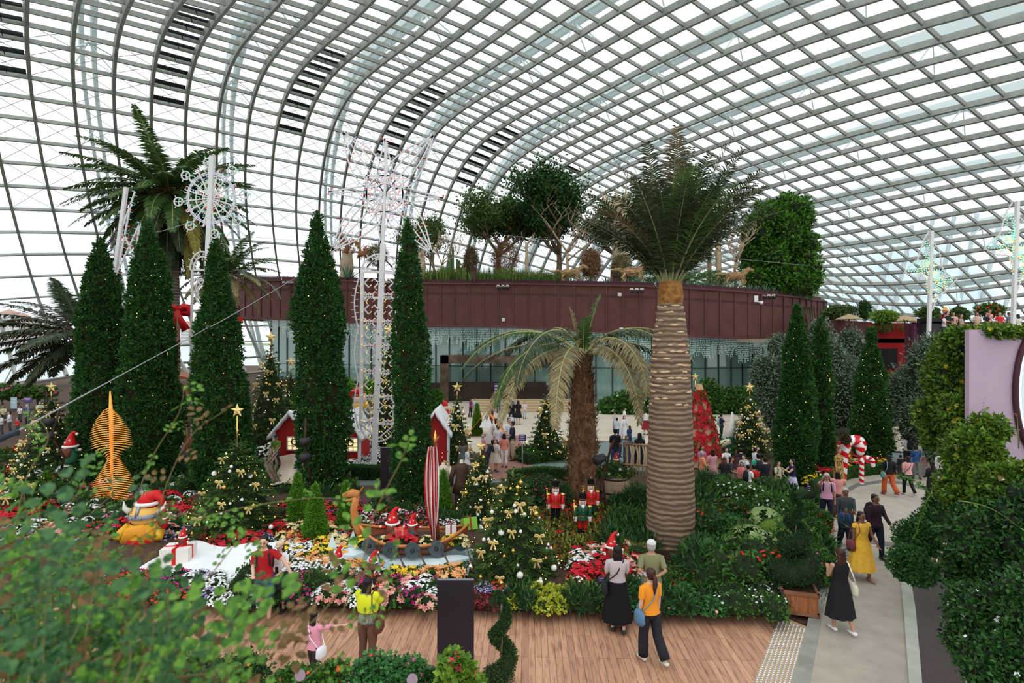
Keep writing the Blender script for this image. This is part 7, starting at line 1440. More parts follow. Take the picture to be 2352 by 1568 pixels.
# poinsettia mound over driftwood behind the thick palm
pm_ = thing('poinsettia_mound', 'tall driftwood cone covered in red poinsettias right of the thick palm', 'flower display', (at(1606, 0, 24.5).x, 24.5, 0)); MB().lathe([(.95, 0), (.8, 1.0), (.45, 2.4), (.12, 3.6)], (0, 0, 0), 14).build('driftwood_core', drift, pm_); m = MB(); q = 150; h = RNG.uniform(.12, .92, q); a = RNG.uniform(-PI * 1.05, .1, q); rr = np.interp(h, [0, .3, .7, 1], [1.0, .82, .45, .1]); P = np.column_stack([rr * np.cos(a), rr * np.sin(a), h * 3.5]); nn_ = np.column_stack([np.cos(a), np.sin(a), .3 * np.ones(q)]); petals(m, P, nrm(nn_), 7, .19, .10, RNG, .3); m.build('blossoms', pr, pm_); m = MB(); m.leaves(np.repeat(P, 3, 0) + RNG.normal(size=(q * 3, 3)) * .1, rdir(q * 3), rdir(q * 3), .17, .1); m.build('foliage', G_leaf, pm_); star_top((at(1597, 0, 24.5).x, 24.5, 3.4), .2, 'gold star half hidden by the thick palm trunk')
# grey gate like horns figure
t_ = thing('horned_figure', 'green helmeted figure with grey horns beside the fir with a shining star', 'figure', (at(1668, 0, 27).x, 27, 0)); MB().tube([(0, 0, .6), (.35, 0, 1.2), (.3, 0, 2.0)], [.28, .2, .03], 10).build('horn', M('pale horn', (.7, .68, .62)), t_); MB().lathe([(.4, 0), (.42, .5), (.2, .9)], (.1, 0, 0), 14).build('helmet', M('deep green', (.02, .12, .06)), t_); MB().tube([(-.9, 0, .2), (-1.35, 0, 1.9)], [.09, .07], 8).build('sword', hel, t_); MB().tube([(-.4, -.2, .4), (.1, -.3, .6)], [.2, .16], 10).build('cuff', M('cream cuff', (.7, .6, .45)), t_)
# tent, snowman figure, driftwood chair with hide, bow on pole, booth
t_ = thing('small_tent', 'orange and white little tent behind the small conifers', 'tent', (at(1117, 0, 31).x, 31, 0)); m = MB(); m.add([(-1.2, 0, 0), (1.2, 0, 0), (1.2, 1.5, 0), (-1.2, 1.5, 0), (0, .2, 1.5), (0, 1.3, 1.5)], [(0, 1, 4, 4), (1, 2, 5, 4), (2, 3, 5, 5), (3, 0, 4, 5)], 0, False); m.build('canopy', M('orange canvas', (.80, .22, .03)), t_); m = MB(); m.add([(-.4, -.03, .6), (.4, -.03, .6), (0, .15, 1.5)], [(0, 1, 2)], 0, False); m.build('white_panel', white, t_)
t_ = thing('santa_figure', 'small striped red and white santa figure left of the slim fir', 'figure', (at(1022, 0, 36).x, 36, 0)); MB().lathe([(.3, 0), (.34, .6), (.26, 1.0)], (0, 0, 0), 12).build('body', red, t_); MB().lathe([(.31, .3), (.35, .45), (.33, .55)], (0, 0, 0), 12).build('stripe', white, t_); MB().ball((0, 0, 1.15), .22, 10).build('head', skin_g, t_); MB().tube([(0, 0, 1.25), (0, 0, 1.5), (-.15, 0, 1.6)], [.22, .12, .05], 10).build('hat', red, t_)
Yh = 19.6; t_ = thing('driftwood_chair', 'twisted driftwood armchair draped with a pale hide', 'chair', (at(672, 0, Yh).x, Yh, .1)); dw = M('grey driftwood', (.16, .11, .075), (.30, .23, .165), rough=.85, scale=5, bump=.5)
for x, s_ in ((-.75, 1), (.62, -1)):
 for k in range(6): a = rnd(-.2, .2); MB().tube([(x + a, rnd(-.2, .2), 0), (x + a * 1.5 + rnd(-.12, .12), rnd(-.2, .2), .5), (x + rnd(-.2, .2), rnd(-.2, .2), 1.0), (x + rnd(-.25, .25), 0, 1.5 + rnd(-.3, .25))], [.09, .07, .055, .02], 7).build('branch', dw, t_)
m = MB(); v = []
for k in range(9):
 s = k / 8
 for i in range(7): q = i / 6; v.append(((q - .5) * 1.25 * (1 - .1 * math.sin(s * 7)), lerp(.32, -.42, max(0, s * 1.6 - .6)) + .03 * math.sin(q * 9), lerp(1.25, .45, min(1, s * 1.4)) - .05 * math.cos(q * 7) - (.25 * (s - .7) if s > .7 else 0)))
m.add(v, [[k * 7 + i, k * 7 + i + 1, (k + 1) * 7 + i + 1, (k + 1) * 7 + i] for k in range(8) for i in range(6)]); m.build('hide', M('pale animal hide', (.60, .52, .44), (.42, .30, .22), rough=.95, scale=2.2), t_)
Yb2 = 23; t_ = thing('bow_pole', 'large red bow on a thin brown pole beside the palm trunk', 'bow', (at(409, 0, Yb2).x, Yb2, 0)); zb = at(0, 712, Yb2).z; MB().tube([(0, 0, 0), (-.02, 0, zb)], .055, 8).build('pole', hull_m, t_)
for s_ in (-1, 1): MB().tube([(0, 0, zb), (s_ * .25, -.05, zb + .12), (s_ * .42, 0, zb + .10), (s_ * .42, 0, zb - .12), (s_ * .2, 0, zb - .10), (0, 0, zb)], [(.03, .12), (.03, .17), (.03, .2), (.03, .2), (.03, .15), (.03, .1)], 4, 0, True, (0, 1., 0)).build('loop', red, t_); MB().tube([(0, -.03, zb), (s_ * .14, -.05, zb - .4), (s_ * .26 + (.1 if s_ > 0 else 0), -.04, zb - .85)], [(.02, .07), (.02, .12), (.02, .2)], 4, 0, True, (0, 1., 0)).build('tail', red, t_)
t_ = thing('bow_pole', 'red bow peeking out right of the ragged cypress', 'bow', (at(546, 0, 24).x, 24, 0)); zb = at(0, 735, 24).z; MB().tube([(0, 0, 0), (0, 0, zb)], .05, 8).build('pole', hull_m, t_); MB().box((.02, 0, zb), (.36, .1, .24)).build('loop', red, t_); MB().tube([(0, 0, zb), (.05, 0, zb - .5)], [(.02, .1), (.02, .15)], 4).build('tail', red, t_)
t_ = thing('wooden_booth', 'orange brown slatted wooden booth behind the red bow pole', 'booth', (at(432, 0, 27).x, 27, 0)); zt = at(0, 868, 27).z; ow_ = M('orange stained wood', (.34, .085, .022), (.45, .13, .04), rough=.5, scale=4)
MB().box((0, .6, zt), (1.9, 1.6, .12), 0, 0, Matrix.Rotation(.18, 3, 'Y').to_4x4()).build('roof', ow_, t_)
for k in range(11): MB().box((-.85 + k * .17, 0, zt / 2 - .1), (.07, .06, zt - .3)).build('slat', ow_, t_)
for z in (.4, zt - .5): MB().box((0, .03, z), (1.85, .06, .12)).build('rail', ow_, t_)
# fixtures on the ring: camera, flood light groups, small boxes
def ringfix(px, py, kind, desc):
 i = np.argmin(np.abs(RS[:, 0] / RS[:, 1] - (px - CX) / F) + np.where(RS[:, 1] > 60, 1, 0)); Y = RS[i, 1] - .35; p = at(px, py, Y); t2 = thing({'flood': 'floodlight_bar', 'box': 'junction_box', 'cam': 'security_camera'}[kind], desc, {'flood': 'floodlight', 'box': 'junction box', 'cam': 'camera'}[kind], p)
 if kind == 'flood':
  MB().box((0, 0, .25), (1.2, .1, .06)).build('bar', M('grey steel', (.4, .4, .38)), t2)
  for k in (-.42, 0, .42): o = MB().box((k, -.08, .30), (.26, .16, .16)).build('housing', M('pale housing', (.62, .60, .55)), t2); MB().tube([(k, -.1, .2), (k + .02, -.3, .05)], [.09, .12], 10).build('lens', charcoal, o)
 elif kind == 'box': MB().box((0, 0, 0), (.28, .15, .28)).build('housing', white, t2); MB().box((0, -.08, 0), (.20, .02, .20)).build('cover', M('pale housing', (.62, .60, .55)), t2)
 else: MB().box((0, .1, .3), (.32, .2, .55)).build('housing', white, t2); MB().tube([(.12, 0, .05), (.3, -.15, .0)], .05, 8).build('arm', white, t2); MB().ball((.34, -.2, -.05), .15, 12).build('dome', white, t2)
for a in [(1155, 664, 'flood', 'floodlight group on the ring right of the reeds start'), (1462, 672, 'flood', 'floodlight group on the ring left of the thick palm'), (1764, 686, 'flood', 'floodlight group on the ring beside the security camera'), (662, 655, 'flood', 'floodlight group on the ring near its left end'), (882, 655, 'flood', 'floodlight group on the ring behind the light arch'), (1423, 676, 'box', 'white box on the ring above the drooping palm shoot'), (1156, 734, 'box', 'small white box low on the ring, left of the drooping palm'), (1427, 756, 'box', 'small white box at the ring lower edge left of the thick palm'), (1737, 694, 'cam', 'white dome security camera on the ring')]: ringfix(*a)
# far terrace at right: parasols, plants
for i, (px, py, Y, r_) in enumerate([(1950, 726, 44, 1.0), (2078, 730, 40, 1.25)]):
 p = at(px, py, Y); t_ = thing('thatch_parasol', ['smaller thatched parasol near the ring end', 'wider thatched parasol above the red wall'][i], 'parasol', (p.x, Y, 5.8)); MB().tube([(0, 0, 0), (0, 0, p.z - 5.8)], .06, 8).build('pole', bark, t_); MB().lathe([(r_, p.z - 6.05), (r_ * .6, p.z - 5.85), (.05, p.z - 5.6), (.001, p.z - 5.6)], (0, 0, 0), 20).build('thatch', M('thatch', (.32, .22, .12), (.50, .38, .24), rough=.95, scale=9, bump=.5), t_)
def tpl(px, py, Y, rx, ry, desc, mat, fl=None, n=900, name='terrace_shrub'): bush(name, desc, 'shrub', [bl(px, py, Y, rx, ry)], n, .16, mat, int(px), (at(px, 0, Y).x, Y, 5.7), True, fl)
tpl(1930, 715, 46, 36, 14, 'yellow green shrubs at the near side of the smaller thatched parasol', G_gt); tpl(1984, 712, 45, 11, 20, 'dark upright shrub between the two thatched parasols', G_dark); tpl(2030, 726, 37.5, 28, 12, 'bright hedge above the red wall', G_brt); tpl(2160, 735, 35.5, 20, 8, 'low plants left of the black serving counter', G_leaf); tpl(2270, 712, 38, 30, 14, 'red flowering shrub behind the terrace visitors', G_leaf, [(50, .16, prd, 'blossoms')]); tpl(2200, 722, 38, 20, 14, 'spiky green plants behind the terrace visitors', G_palm); tpl(2130, 718, 40, 24, 12, 'small trees at the glass behind the butterfly light', G_gt); tpl(1905, 722, 47, 18, 10, 'low green plants right at the end of the ring', G_leaf)
bush('hanging_plant', 'trailing plant spilling over the top of the red wall', 'plant', [bl(2028, 750, 37.6, 20, 12), bl(2075, 748, 37.6, 9, 12)], 900, .12, G_gt, 151, None, False)
t_ = thing('candelabra_cactus', 'dark bristly candelabra cactus right beyond the ring end', 'cactus', (at(1897, 0, 50).x, 50, 5.2))
for k in range(9): a = (k - 4) * .12; MB().tube([(0, 0, 0), (a * 3, .1 * (k % 3), .9), (a * 4, .1 * (k % 3), at(0, 695 + abs(k - 4) * 3, 50).z - 5.2)], [.06, .10, .07], 7).build('stem', M('dark bristly stem', (.06, .045, .02), (.14, .11, .06), scale=9), t_)
t_ = thing('serving_counter', 'black counter top on the terrace left of the visitors', 'counter', (at(2158, 0, 33.5).x, 33.5, 5.7)); MB().box((0, 0, at(0, 735, 33.5).z - 5.7), (sm(82, 33.5), .8, .22)).build('top', black, t_); MB().box((0, 0, .45), (sm(74, 33.5), .6, .9)).build('body', charcoal, t_)
# pale glass conservatory seen outside through the roof at right
t_ = thing('outer_conservatory', 'pale neighbouring glass dome seen through the roof at right', 'building', (at(2130, 0, 190).x, 190, 0)); cmat = M('pale outer dome', (.80, .86, .88), rough=.4);
for k in range(9):
 u = (k - 4) / 4.2; MB().tube([(u * 34 + 10 * math.sin(a), u * 3, 52 * math.sin(a) * math.sqrt(max(.05, 1 - u * u))) for a in np.linspace(0, PI, 20)], .7, 5).build('arch', cmat, t_)
m = MB(); m.ball((0, 12, 0), 1, 24, 0, (38, 14, 50)); m.build('glass_shell', M('far blue glass', (.62, .74, .80), (.78, .86, .88), rough=.1, scale=.08), t_)

# ================================================================ people
SK = {'l': M('light skin', (.66, .40, .29), rough=.5), 't': M('tan skin', (.46, .25, .16), rough=.5), 'd': M('brown skin', (.22, .105, .06), rough=.5)}
HR = {'k': M('black hair', (.012, .010, .010), rough=.35), 'b': M('dark brown hair', (.055, .022, .014), rough=.4), 'g': M('grey hair', (.42, .41, .40), rough=.6), 'r': M('reddish brown hair', (.13, .04, .025), rough=.4)}
def cl(name, c, c2=None): return M('cloth ' + name, c, c2, rough=.85, scale=14)
def dirv(pitch, out, s): return Vector((s * math.sin(out), -math.sin(pitch) * math.cos(out), -math.cos(pitch) * math.cos(out)))
ARM = {'down': ((.05, .12), (.15, .05)), 'swingf': ((.45, .08), (.75, .0)), 'swingb': ((-.45, .10), (-.25, .05)), 'phone': ((.85, .05), (2.1, -.15)), 'chest': ((.35, .12), (1.9, -.55)), 'hip': ((-.25, .45), (.3, -.75)), 'back': ((-.55, .25), (.1, -.95)), 'point': ((1.3, .35), (1.45, .5)), 'cross': ((.35, .15), (1.55, -.95)), 'hold': ((.2, .10), (1.3, -.25)), 'around': ((.3, .9), (.5, .6)), 'up': ((1.5, .25), (2.7, -.2))}
PN = [0]
def person(px, feet, head, face, desc, skin='t', hair='k', hl=0, top=(.5, .5, .5), bot=(.05, .05, .06), bk='trousers', arms=('down', 'down'), gait=0., sleeve=.5, Y=None, z=0., hem=.5, extra=(), top2=None, near=False, build_=1.0, shoe=(.03, .03, .03), lean=0., thigh=0.):
 """px, feet, head: pixel column, sole row and crown row; face: 0 to the camera, 180 away"""
 Y = Y or gY(feet, z); H = sm(feet - head, Y) if Y else 1.6; k = H / 1.70; PN[0] += 1; n = PN[0]
 t_ = thing('person', desc, 'person', (at(px, 0, Y).x, Y, z + .012), math.radians(face), None, k); near = near or H * F / Y > 120; sk, hr = SK[skin], HR[hair]
 b = build_; ln = lean; mb = MB(); sg = 10 if near else 8
 # torso, neck and head
 tor = [(.86, .135, .10), (.93, .165, .115), (1.02, .145, .10), (1.12, .125, .092), (1.24, .150, .105), (1.35, .165, .10), (1.42, .13, .075), (1.46, .060, .055), (1.52, .052, .055)]
 def TP(z_): return (0, -ln * max(0, z_ - .9), z_)
 mb.tube([TP(q[0]) for q in tor], [(q[1] * b, q[2] * b) for q in tor], 16 if near else 12, 0, True, (1., 0, 0)); hx = Vector(TP(1.60)); hx.y -= .012
 mb.tube([hx + Vector((0, -.012, -.115)), hx + Vector((0, -.016, -.085)), hx + Vector((0, -.008, -.03)), hx, hx + Vector((0, .008, .05)), hx + Vector((0, .01, .088)), hx + Vector((0, .01, .103))], [(.022, .03), (.048, .060), (.070, .086), (.078, .096), (.074, .094), (.048, .06), (.01, .012)], 14, 0, True, (1., 0, 0))
 mb.tube([hx + Vector((0, -.088, .01)), hx + Vector((0, -.112, -.035)), hx + Vector((0, -.092, -.045))], [.010, .016, .010], 6)
 for s_ in (-1, 1): mb.ball(tuple(hx + Vector((s_ * .078, .005, -.015))), .02, 6, 0, (.5, 1, 1.5))
 # legs
 legs = []
 for s_ in (-1, 1):
  a = gait * s_ * .42 + thigh; h0 = Vector((s_ * .088 * b, 0, .90)); kn = h0 + Vector((s_ * .01, -math.sin(a) * .43, -math.cos(a) * .43)); bend = .18 + max(0, -a) * 1.1 if gait else .03; a2 = a - bend; an = kn + Vector((0, -math.sin(a2) * .42, -math.cos(a2) * .42)); legs.append([h0, kn, an])
 low = min(l[2].z for l in legs); dz = .065 - low
 for l in legs:
  l[0].z += dz * .2
  for p in l[1:]: p.z += dz
 for l in legs:
  h0, kn, an = l; mb.tube([h0 + Vector((0, 0, .03)), h0.lerp(kn, .4), kn, kn.lerp(an, .35), kn.lerp(an, .85), an], [.088 * b, .078 * b, .055, .052, .036, .036], sg); mb.tube([an + Vector((0, .05, -.03)), an + Vector((0, 0, -.035)), an + Vector((0, -.11, -.045)), an + Vector((0, -.165, -.05))], [(.03, .025), (.04, .035), (.042, .022), (.025, .012)], 8, 0, True, (1., 0, 0))
 # arms and hands
 A_ = []
 for s_, key in ((-1, arms[0]), (1, arms[1])):
  (p1, o1), (p2, o2) = ARM[key]; sh = Vector(TP(1.375)) + Vector((s_ * .165 * b, 0, 0)); el = sh + dirv(p1, o1, s_) * .27; wr = el + dirv(p2, o2, s_) * .235; A_.append((sh, el, wr, s_)); mb.tube([sh - Vector((s_ * .04, 0, .0)), sh, sh.lerp(el, .5), el, el.lerp(wr, .3), wr], [.05, .054, .044, .036, .036, .024], sg)
  d = (wr - el).normalized(); side = d.cross(Vector((0, 0, 1)) if abs(d.z) < .9 else Vector((0, -1, 0))).normalized(); nn = side.cross(d).normalized(); mb.tube([wr, wr + d * .045, wr + d * .085], [(.022, .014), (.036, .015), (.036, .012)], 8, 0, True, tuple(side))
  if near:
   for f_ in range(4):
    o = side * (f_ - 1.5) * .019; L9 = [.062, .075, .070, .052][f_]; p = wr + d * .08 + o; mb.tube([p, p + d * L9 * .45 + nn * .004, p + d * L9 * .8 + nn * .022, p + d * L9 * .85 + nn * .036], [.0095, .009, .008, .006], 6)
   p = wr + d * .03 + side * .03; mb.tube([p, p + side * .028 + d * .022, p + side * .034 + d * .052 + nn * .01], [.012, .0105, .007], 6)
  else: mb.tube([wr + d * .08, wr + d * .13 + nn * .015, wr + d * .15 + nn * .03], [(.034, .012), (.032, .012), (.02, .008)], 6, 0, True, tuple(side))
 body = mb.build('body', sk, t_); rm = body.modifiers.new('remesh', 'REMESH'); rm.mode = 'VOXEL'; rm.voxel_size = .0095 if near else .018; rm.use_smooth_shade = True
 if near: sm_ = body.modifiers.new('smooth', 'SMOOTH'); sm_.iterations = 2; sm_.factor = .4
 # face details
 for s_ in (-1, 1): e = MB().ball(tuple(hx + Vector((s_ * .030, -.088, -.004))), .0115, 8, 0, (1.3, .5, .7)).build('eye', black, body);
 if near:
  MB().tube([hx + Vector((-.024, -.088, -.066)), hx + Vector((0, -.096, -.068)), hx + Vector((.024, -.088, -.066))], [.003, .0065, .003], 6).build('mouth', M('lips', (.38, .09, .08)), body)
  m = MB()
  for s_ in (-1, 1): m.tube([hx + Vector((s_ * .014, -.095, .020)), hx + Vector((s_ * .034, -.092, .027)), hx + Vector((s_ * .052, -.08, .02))], .0035, 5)
  m.build('eyebrows', HR['k'], body)
 # hair: a cap over the crown and nape, then the length
 m = MB(); m.tube([hx + Vector((0, .038, -.085)), hx + Vector((0, .034, -.03)), hx + Vector((0, .028, .02)), hx + Vector((0, .016, .065)), hx + Vector((0, .008, .100)), hx + Vector((0, .006, .116))], [(.060, .055), (.084, .072), (.088, .088), (.084, .098), (.055, .068), (.008, .01)], 16, 0, True, (1., 0, 0))
 if hl > 0 and hl < 3: m.tube([hx + Vector((0, .02, .04)), hx + Vector((0, .055, -.04)), hx + Vector((0, .065, -.10 - .06 * hl)), hx + Vector((0, .085, -.12 - .16 * hl))], [(.086, .07), (.094, .052), (.100, .045), (.055 if hl > 1.2 else .085, .02)], 12, 0, True, (1., 0, 0))
 if hl == 3: m.tube([hx + Vector((0, .09, .02)), hx + Vector((0, .15, -.02)), hx + Vector((0, .15, -.15)), hx + Vector((0, .13, -.34))], [.03, .038, .045, .012], 10)
 if 'bald' not in extra: m.build('hair', hr, t_)
 # clothes follow the body
 tm = cl(desc[:40] + ' top', top, top2); bm_ = cl(desc[:40] + ' lower', bot); wl = 1.0 if bk == 'skirt' else .93
 m = MB(); rows = [q for q in tor if wl - .08 <= q[0] <= 1.43]; rows = [(wl - .03, .175 if wl < 1 else .150, .125 if wl < 1 else .105)] + [q for q in rows if q[0] > wl] + [(1.445, .085, .07)]
 m.tube([TP(q[0]) for q in rows], [(q[1] * b + .016, q[2] * b + .018) for q in rows], 18, 0, True, (1., 0, 0), cap=False)
 for sh, el, wr, s_ in A_:
  if sleeve > 0:
   f_ = sleeve; P = [sh - Vector((s_ * .05, 0, 0)), sh]; R = [.066, .068]
   if f_ <= .5: P += [sh.lerp(el, f_ * 2)]; R += [.060]
   else: P += [el, el.lerp(wr, (f_ - .5) * 2)]; R += [.050, .042]
   m.tube(P, R, 12, cap=False)
 m.build('dress_bodice' if bk == 'dress' else 'shirt', tm, t_)
 if bk in ('skirt', 'dress'):
  m = MB(); zs = np.linspace(1.0, hem, 8); swx = .0; fr_ = np.linspace(0, 1, 8); m2 = tm if bk == 'dress' else bm_; A = np.linspace(0, 2 * PI, 40, endpoint=False); ring_ = []; wd = .17 + (.10 if hem < .4 else .12) * b
  for z_, f_ in zip(zs, fr_):
   rx, ry = lerp(.150, wd, f_ ** .8) * b + .015, lerp(.11, wd * .8, f_ ** .8) * b + .015; fold = 1 + .06 * f_ * np.cos(A * 9 + 2 * f_); ring_.append(np.stack([rx * fold * np.cos(A), ry * fold * np.sin(A) - gait * .02, np.full(40, z_)], 1))
  q = np.arange(40); q2 = (q + 1) % 40; m.add(np.concatenate(ring_), np.concatenate([np.stack([q + i * 40, q2 + i * 40, q2 + (i + 1) * 40, q + (i + 1) * 40], 1) for i in range(7)])); m.build('skirt', m2, t_)
 if bk in ('trousers', 'shorts', 'wide'):
  m = MB(); m.tube([TP(1.0), TP(.93), TP(.86), TP(.80)], [(.150 * b, .105 * b), (.172 * b, .125 * b), (.170 * b, .13 * b), (.12 * b, .10 * b)], 16, 0, True, (1., 0, 0))
  for h0, kn, an in legs:
   if bk == 'shorts': m.tube([h0 + Vector((0, 0, .04)), h0.lerp(kn, .5), h0.lerp(kn, .95)], [.098 * b, .100 * b, .095 * b], 12)
   else: w_ = .09 if bk == 'wide' else .062; m.tube([h0 + Vector((0, 0, .04)), h0.lerp(kn, .5), kn, kn.lerp(an, .5), an + Vector((0, 0, .02))], [.100 * b, .092 * b, max(w_, .072), w_ + .004, w_], 12)
  m.build(bk if bk != 'wide' else 'wide_trousers', bm_, t_)
 sm2 = M('shoe %.2f %.2f' % shoe[:2], shoe)
 for h0, kn, an in legs: m = MB(); m.tube([an + Vector((0, .075, -.035)), an + Vector((0, .06, -.03)), an + Vector((0, 0, -.028)), an + Vector((0, -.1, -.038)), an + Vector((0, -.185, -.05)), an + Vector((0, -.195, -.052))], [(.015, .012), (.042, .034), (.047, .040), (.050, .028), (.034, .018), (.01, .008)], 10, 0, True, (1., 0, 0)); m.build('shoe', sm2, t_)
 for e in extra:
  if e == 'glasses':
   m = MB()
   for s_ in (-1, 1): m.tube([hx + Vector((s_ * .032 + .02 * math.cos(a), -.104, -.004 + .016 * math.sin(a))) for a in np.linspace(0, 2 * PI, 12)], .002, 4, cap=False)
   m.build('glasses', black, t_)
  if e[:3] == 'cap': c = {'cap_beige': (.66, .50, .34), 'cap_grey': (.62, .62, .62), 'cap_black': (.02, .02, .02)}[e]; m = MB(); m.tube([hx + Vector((0, .01, .03)), hx + Vector((0, .01, .08)), hx + Vector((0, .01, .115)), hx + Vector((0, .01, .128))], [(.096, .112), (.092, .106), (.06, .07), (.01, .01)], 16, 0, True, (1., 0, 0)); m.tube([hx + Vector((0, -.08, .045)), hx + Vector((0, -.17, .030))], [(.075, .010), (.05, .006)], 10, 0, True, (1., 0, 0)); m.build('cap', cl(e, c), t_)
  if e == 'sunhat': m = MB(); m.lathe([(.19, .035), (.105, .05), (.098, .12), (.06, .145), (.001, .147)], tuple(hx), 24); m.build('sun_hat', cl('white hat', (.82, .80, .74)), t_); MB().lathe([(.107, .055), (.104, .085)], tuple(hx), 24).build('hat_band', black, t_)
  if e == 'mask': MB().tube([hx + Vector((0, -.07, -.035)), hx + Vector((0, -.105, -.045)), hx + Vector((0, -.112, -.06))], [(.078, .045), (.06, .04), (.02, .02)], 12, 0, True, (1., 0, 0)).build('face_mask', cl('mask', (.55, .72, .80)), t_)
  if e[:4] == 'pack': c = {'pack_black': (.02, .02, .025), 'pack_grey': (.42, .43, .45), 'pack_blue': (.03, .12, .42), 'pack_green': (.02, .32, .18)}[e]; o = MB().tube([(0, .16, .98), (0, .19, 1.05), (0, .20, 1.25), (0, .17, 1.42), (0, .15, 1.46)], [(.12, .05), (.15, .08), (.15, .08), (.11, .06), (.04, .02)], 12, 0, True, (1., 0, 0)).build('backpack', cl(e, c), t_)
  if e[:4] == 'pack':
   for s_ in (-1, 1): MB().tube([(s_ * .09, .12, 1.43), (s_ * .10, -.0, 1.47), (s_ * .11, -.13, 1.36), (s_ * .13, -.10, 1.15), (s_ * .13, .08, 1.05)], [(.02, .008)] * 5, 6).build('strap', cl(e, c), o)
  if e[:3] == 'bag':
   c, s_ = {'bag_cream': ((.72, .66, .52), -1), 'bag_blue': ((.10, .20, .32), 1), 'bag_brown': ((.14, .055, .035), -1), 'bag_maroon': ((.20, .05, .06), -1), 'bag_green': ((.14, .28, .22), 1), 'bag_black': ((.02, .02, .02), 1), 'bag_deepblue': ((.03, .13, .45), 1), 'bag_white': ((.75, .75, .78), -1)}[e]
   o = MB().tube([(s_ * .25, .03, .74), (s_ * .26, .03, .80), (s_ * .26, .03, .94), (s_ * .25, .03, 1.0)], [(.05, .10), (.07, .15), (.06, .14), (.03, .10)], 12, 0, True, (1., 0, 0)).build('shoulder_bag', cl(e, c), t_); s3 = s_ if e in ('bag_cream', 'bag_maroon', 'bag_brown', 'bag_green') else -s_; MB().tube([(s_ * .26, -.05, 1.0), (lerp(s_, s3, .4) * .16, -.155, 1.25), (s3 * .12, -.05, 1.455), (s3 * .12, .07, 1.44), (lerp(s_, s3, .4) * .17, .155, 1.2), (s_ * .26, .12, 1.0)], [(.014, .006)] * 6, 6).build('bag_strap', cl(e + ' strap', tuple(min(1, x * 1.3) for x in c)), o)
  if e == 'phone': wr = A_[1][2]; MB().box(tuple(wr + Vector((-.04, -.06, .10))), (.075, .012, .15)).build('phone', M('dark phone', (.02, .02, .03), rough=.2), t_)
  if e == 'camera': wr = A_[1][2]; MB().box(tuple(wr + Vector((-.1, -.06, .03))), (.13, .06, .08)).build('camera', M('brown leather case', (.12, .06, .03)), t_)
  if e == 'shawl':
   m = MB(); m.tube([TP(1.10), TP(1.18), TP(1.3), TP(1.4), TP(1.46)], [(.20, .16), (.215, .165), (.215, .16), (.17, .12), (.08, .07)], 18, 0, True, (1., 0, 0), cap=False)
   for sh, el, wr, s_ in A_: m.tube([sh - Vector((s_ * .05, 0, 0)), sh, sh.lerp(el, .55)], [.08, .085, .09], 12, cap=False)
   m.build('shawl', cl('lime shawl', (.66, .72, .02)), t_)
  if e == 'straps': MB().tube([(.0, .10, 1.36), (0, .095, 1.46), (0, .05, 1.47)], [.006] * 3, 5).build('halter_tie', black, t_)
 return t_
Pn = person
# --- the people on the deck and the path, nearest first
Pn(607, 1428, 1232, 12, 'man in red polo shirt and denim shorts, arm round the woman in white', 'l', 'k', 0, (.38, .012, .015), (.03, .06, .16), 'shorts', ('hold', 'around'), .35, .35, extra=('glasses', 'pack_black'), near=True, lean=.05)
Pn(643, 1403, 1246, -5, 'woman in white blouse, black skirt and beige cap beside the man in red', 'l', 'b', 1.6, (.80, .77, .74), (.02, .02, .022), 'skirt', ('down', 'hold'), .25, .85, hem=.62, extra=('cap_beige', 'phone'), near=True)
Pn(845, 1536, 1328, 165, 'woman in lime shawl raising a phone to photograph the couple', 'l', 'k', .5, (.05, .055, .045), (.13, .065, .04), 'trousers', ('phone', 'phone'), .1, .6, extra=('shawl', 'bag_brown', 'phone'), top2=(.35, .35, .28), near=True, build_=1.1)
Pn(722, 1580, 1405, 150, 'person in pink blouse mostly hidden by blurred leaves on the deck', 'l', 'k', 1, (.72, .30, .40), (.03, .02, .02), 'trousers', ('point', 'down'), .3, .6, extra=('bag_white',), near=True)
Pn(1418, 1447, 1255, 178, 'woman in pale grey shirt and long black skirt looking at the flowers', 'l', 'k', .45, (.50, .43, .45), (.006, .006, .007), 'skirt', ('chest', 'chest'), .15, .38, hem=.20, extra=('bag_black',), near=True, build_=1.05)
Pn(1496, 1437, 1243, 175, 'man in olive shirt and grey cap standing with hands behind his back', 't', 'g', 0, (.20, .21, .10), (.10, .11, .12), 'trousers', ('back', 'back'), .05, .4, extra=('cap_grey',), near=True, build_=1.12, shoe=(.5, .52, .55))
Pn(1494, 1519, 1307, -158, 'woman in orange shirt with ponytail, mask and blue bag on the deck', 'l', 'b', 3, (.80, .28, .02), (.018, .018, .024), 'wide', ('down', 'down'), .45, .36, extra=('mask', 'bag_blue'), near=True, shoe=(.60, .62, .50))
Pn(1930, 1450, 1262, 185, 'woman in long black halter dress with cream shoulder bag on the path', 't', 'b', 1.1, (.012, .012, .013), (.012, .012, .013), 'dress', ('hold', 'chest'), .35, 0, hem=.32, extra=('bag_cream', 'straps'), near=True, shoe=(.75, .75, .76), build_=1.03)
Pn(1978, 1330, 1177, 8, 'woman in long yellow dress walking towards the deck', 'd', 'k', 1, (.80, .42, .02), (.8, .4, .02), 'dress', ('down', 'swingf'), .6, .1, hem=.26, extra=('glasses', 'bag_maroon'), near=True, build_=1.15, top2=(.86, .52, .08), shoe=(.35, .18, .15))
Pn(2010, 1283, 1137, 12, 'man in dark maroon shirt walking behind the woman in yellow', 'd', 'k', 0, (.035, .012, .022), (.012, .016, .03), 'trousers', ('down', 'swingf'), .5, .95, extra=('glasses', 'pack_black'), near=True, build_=1.12)
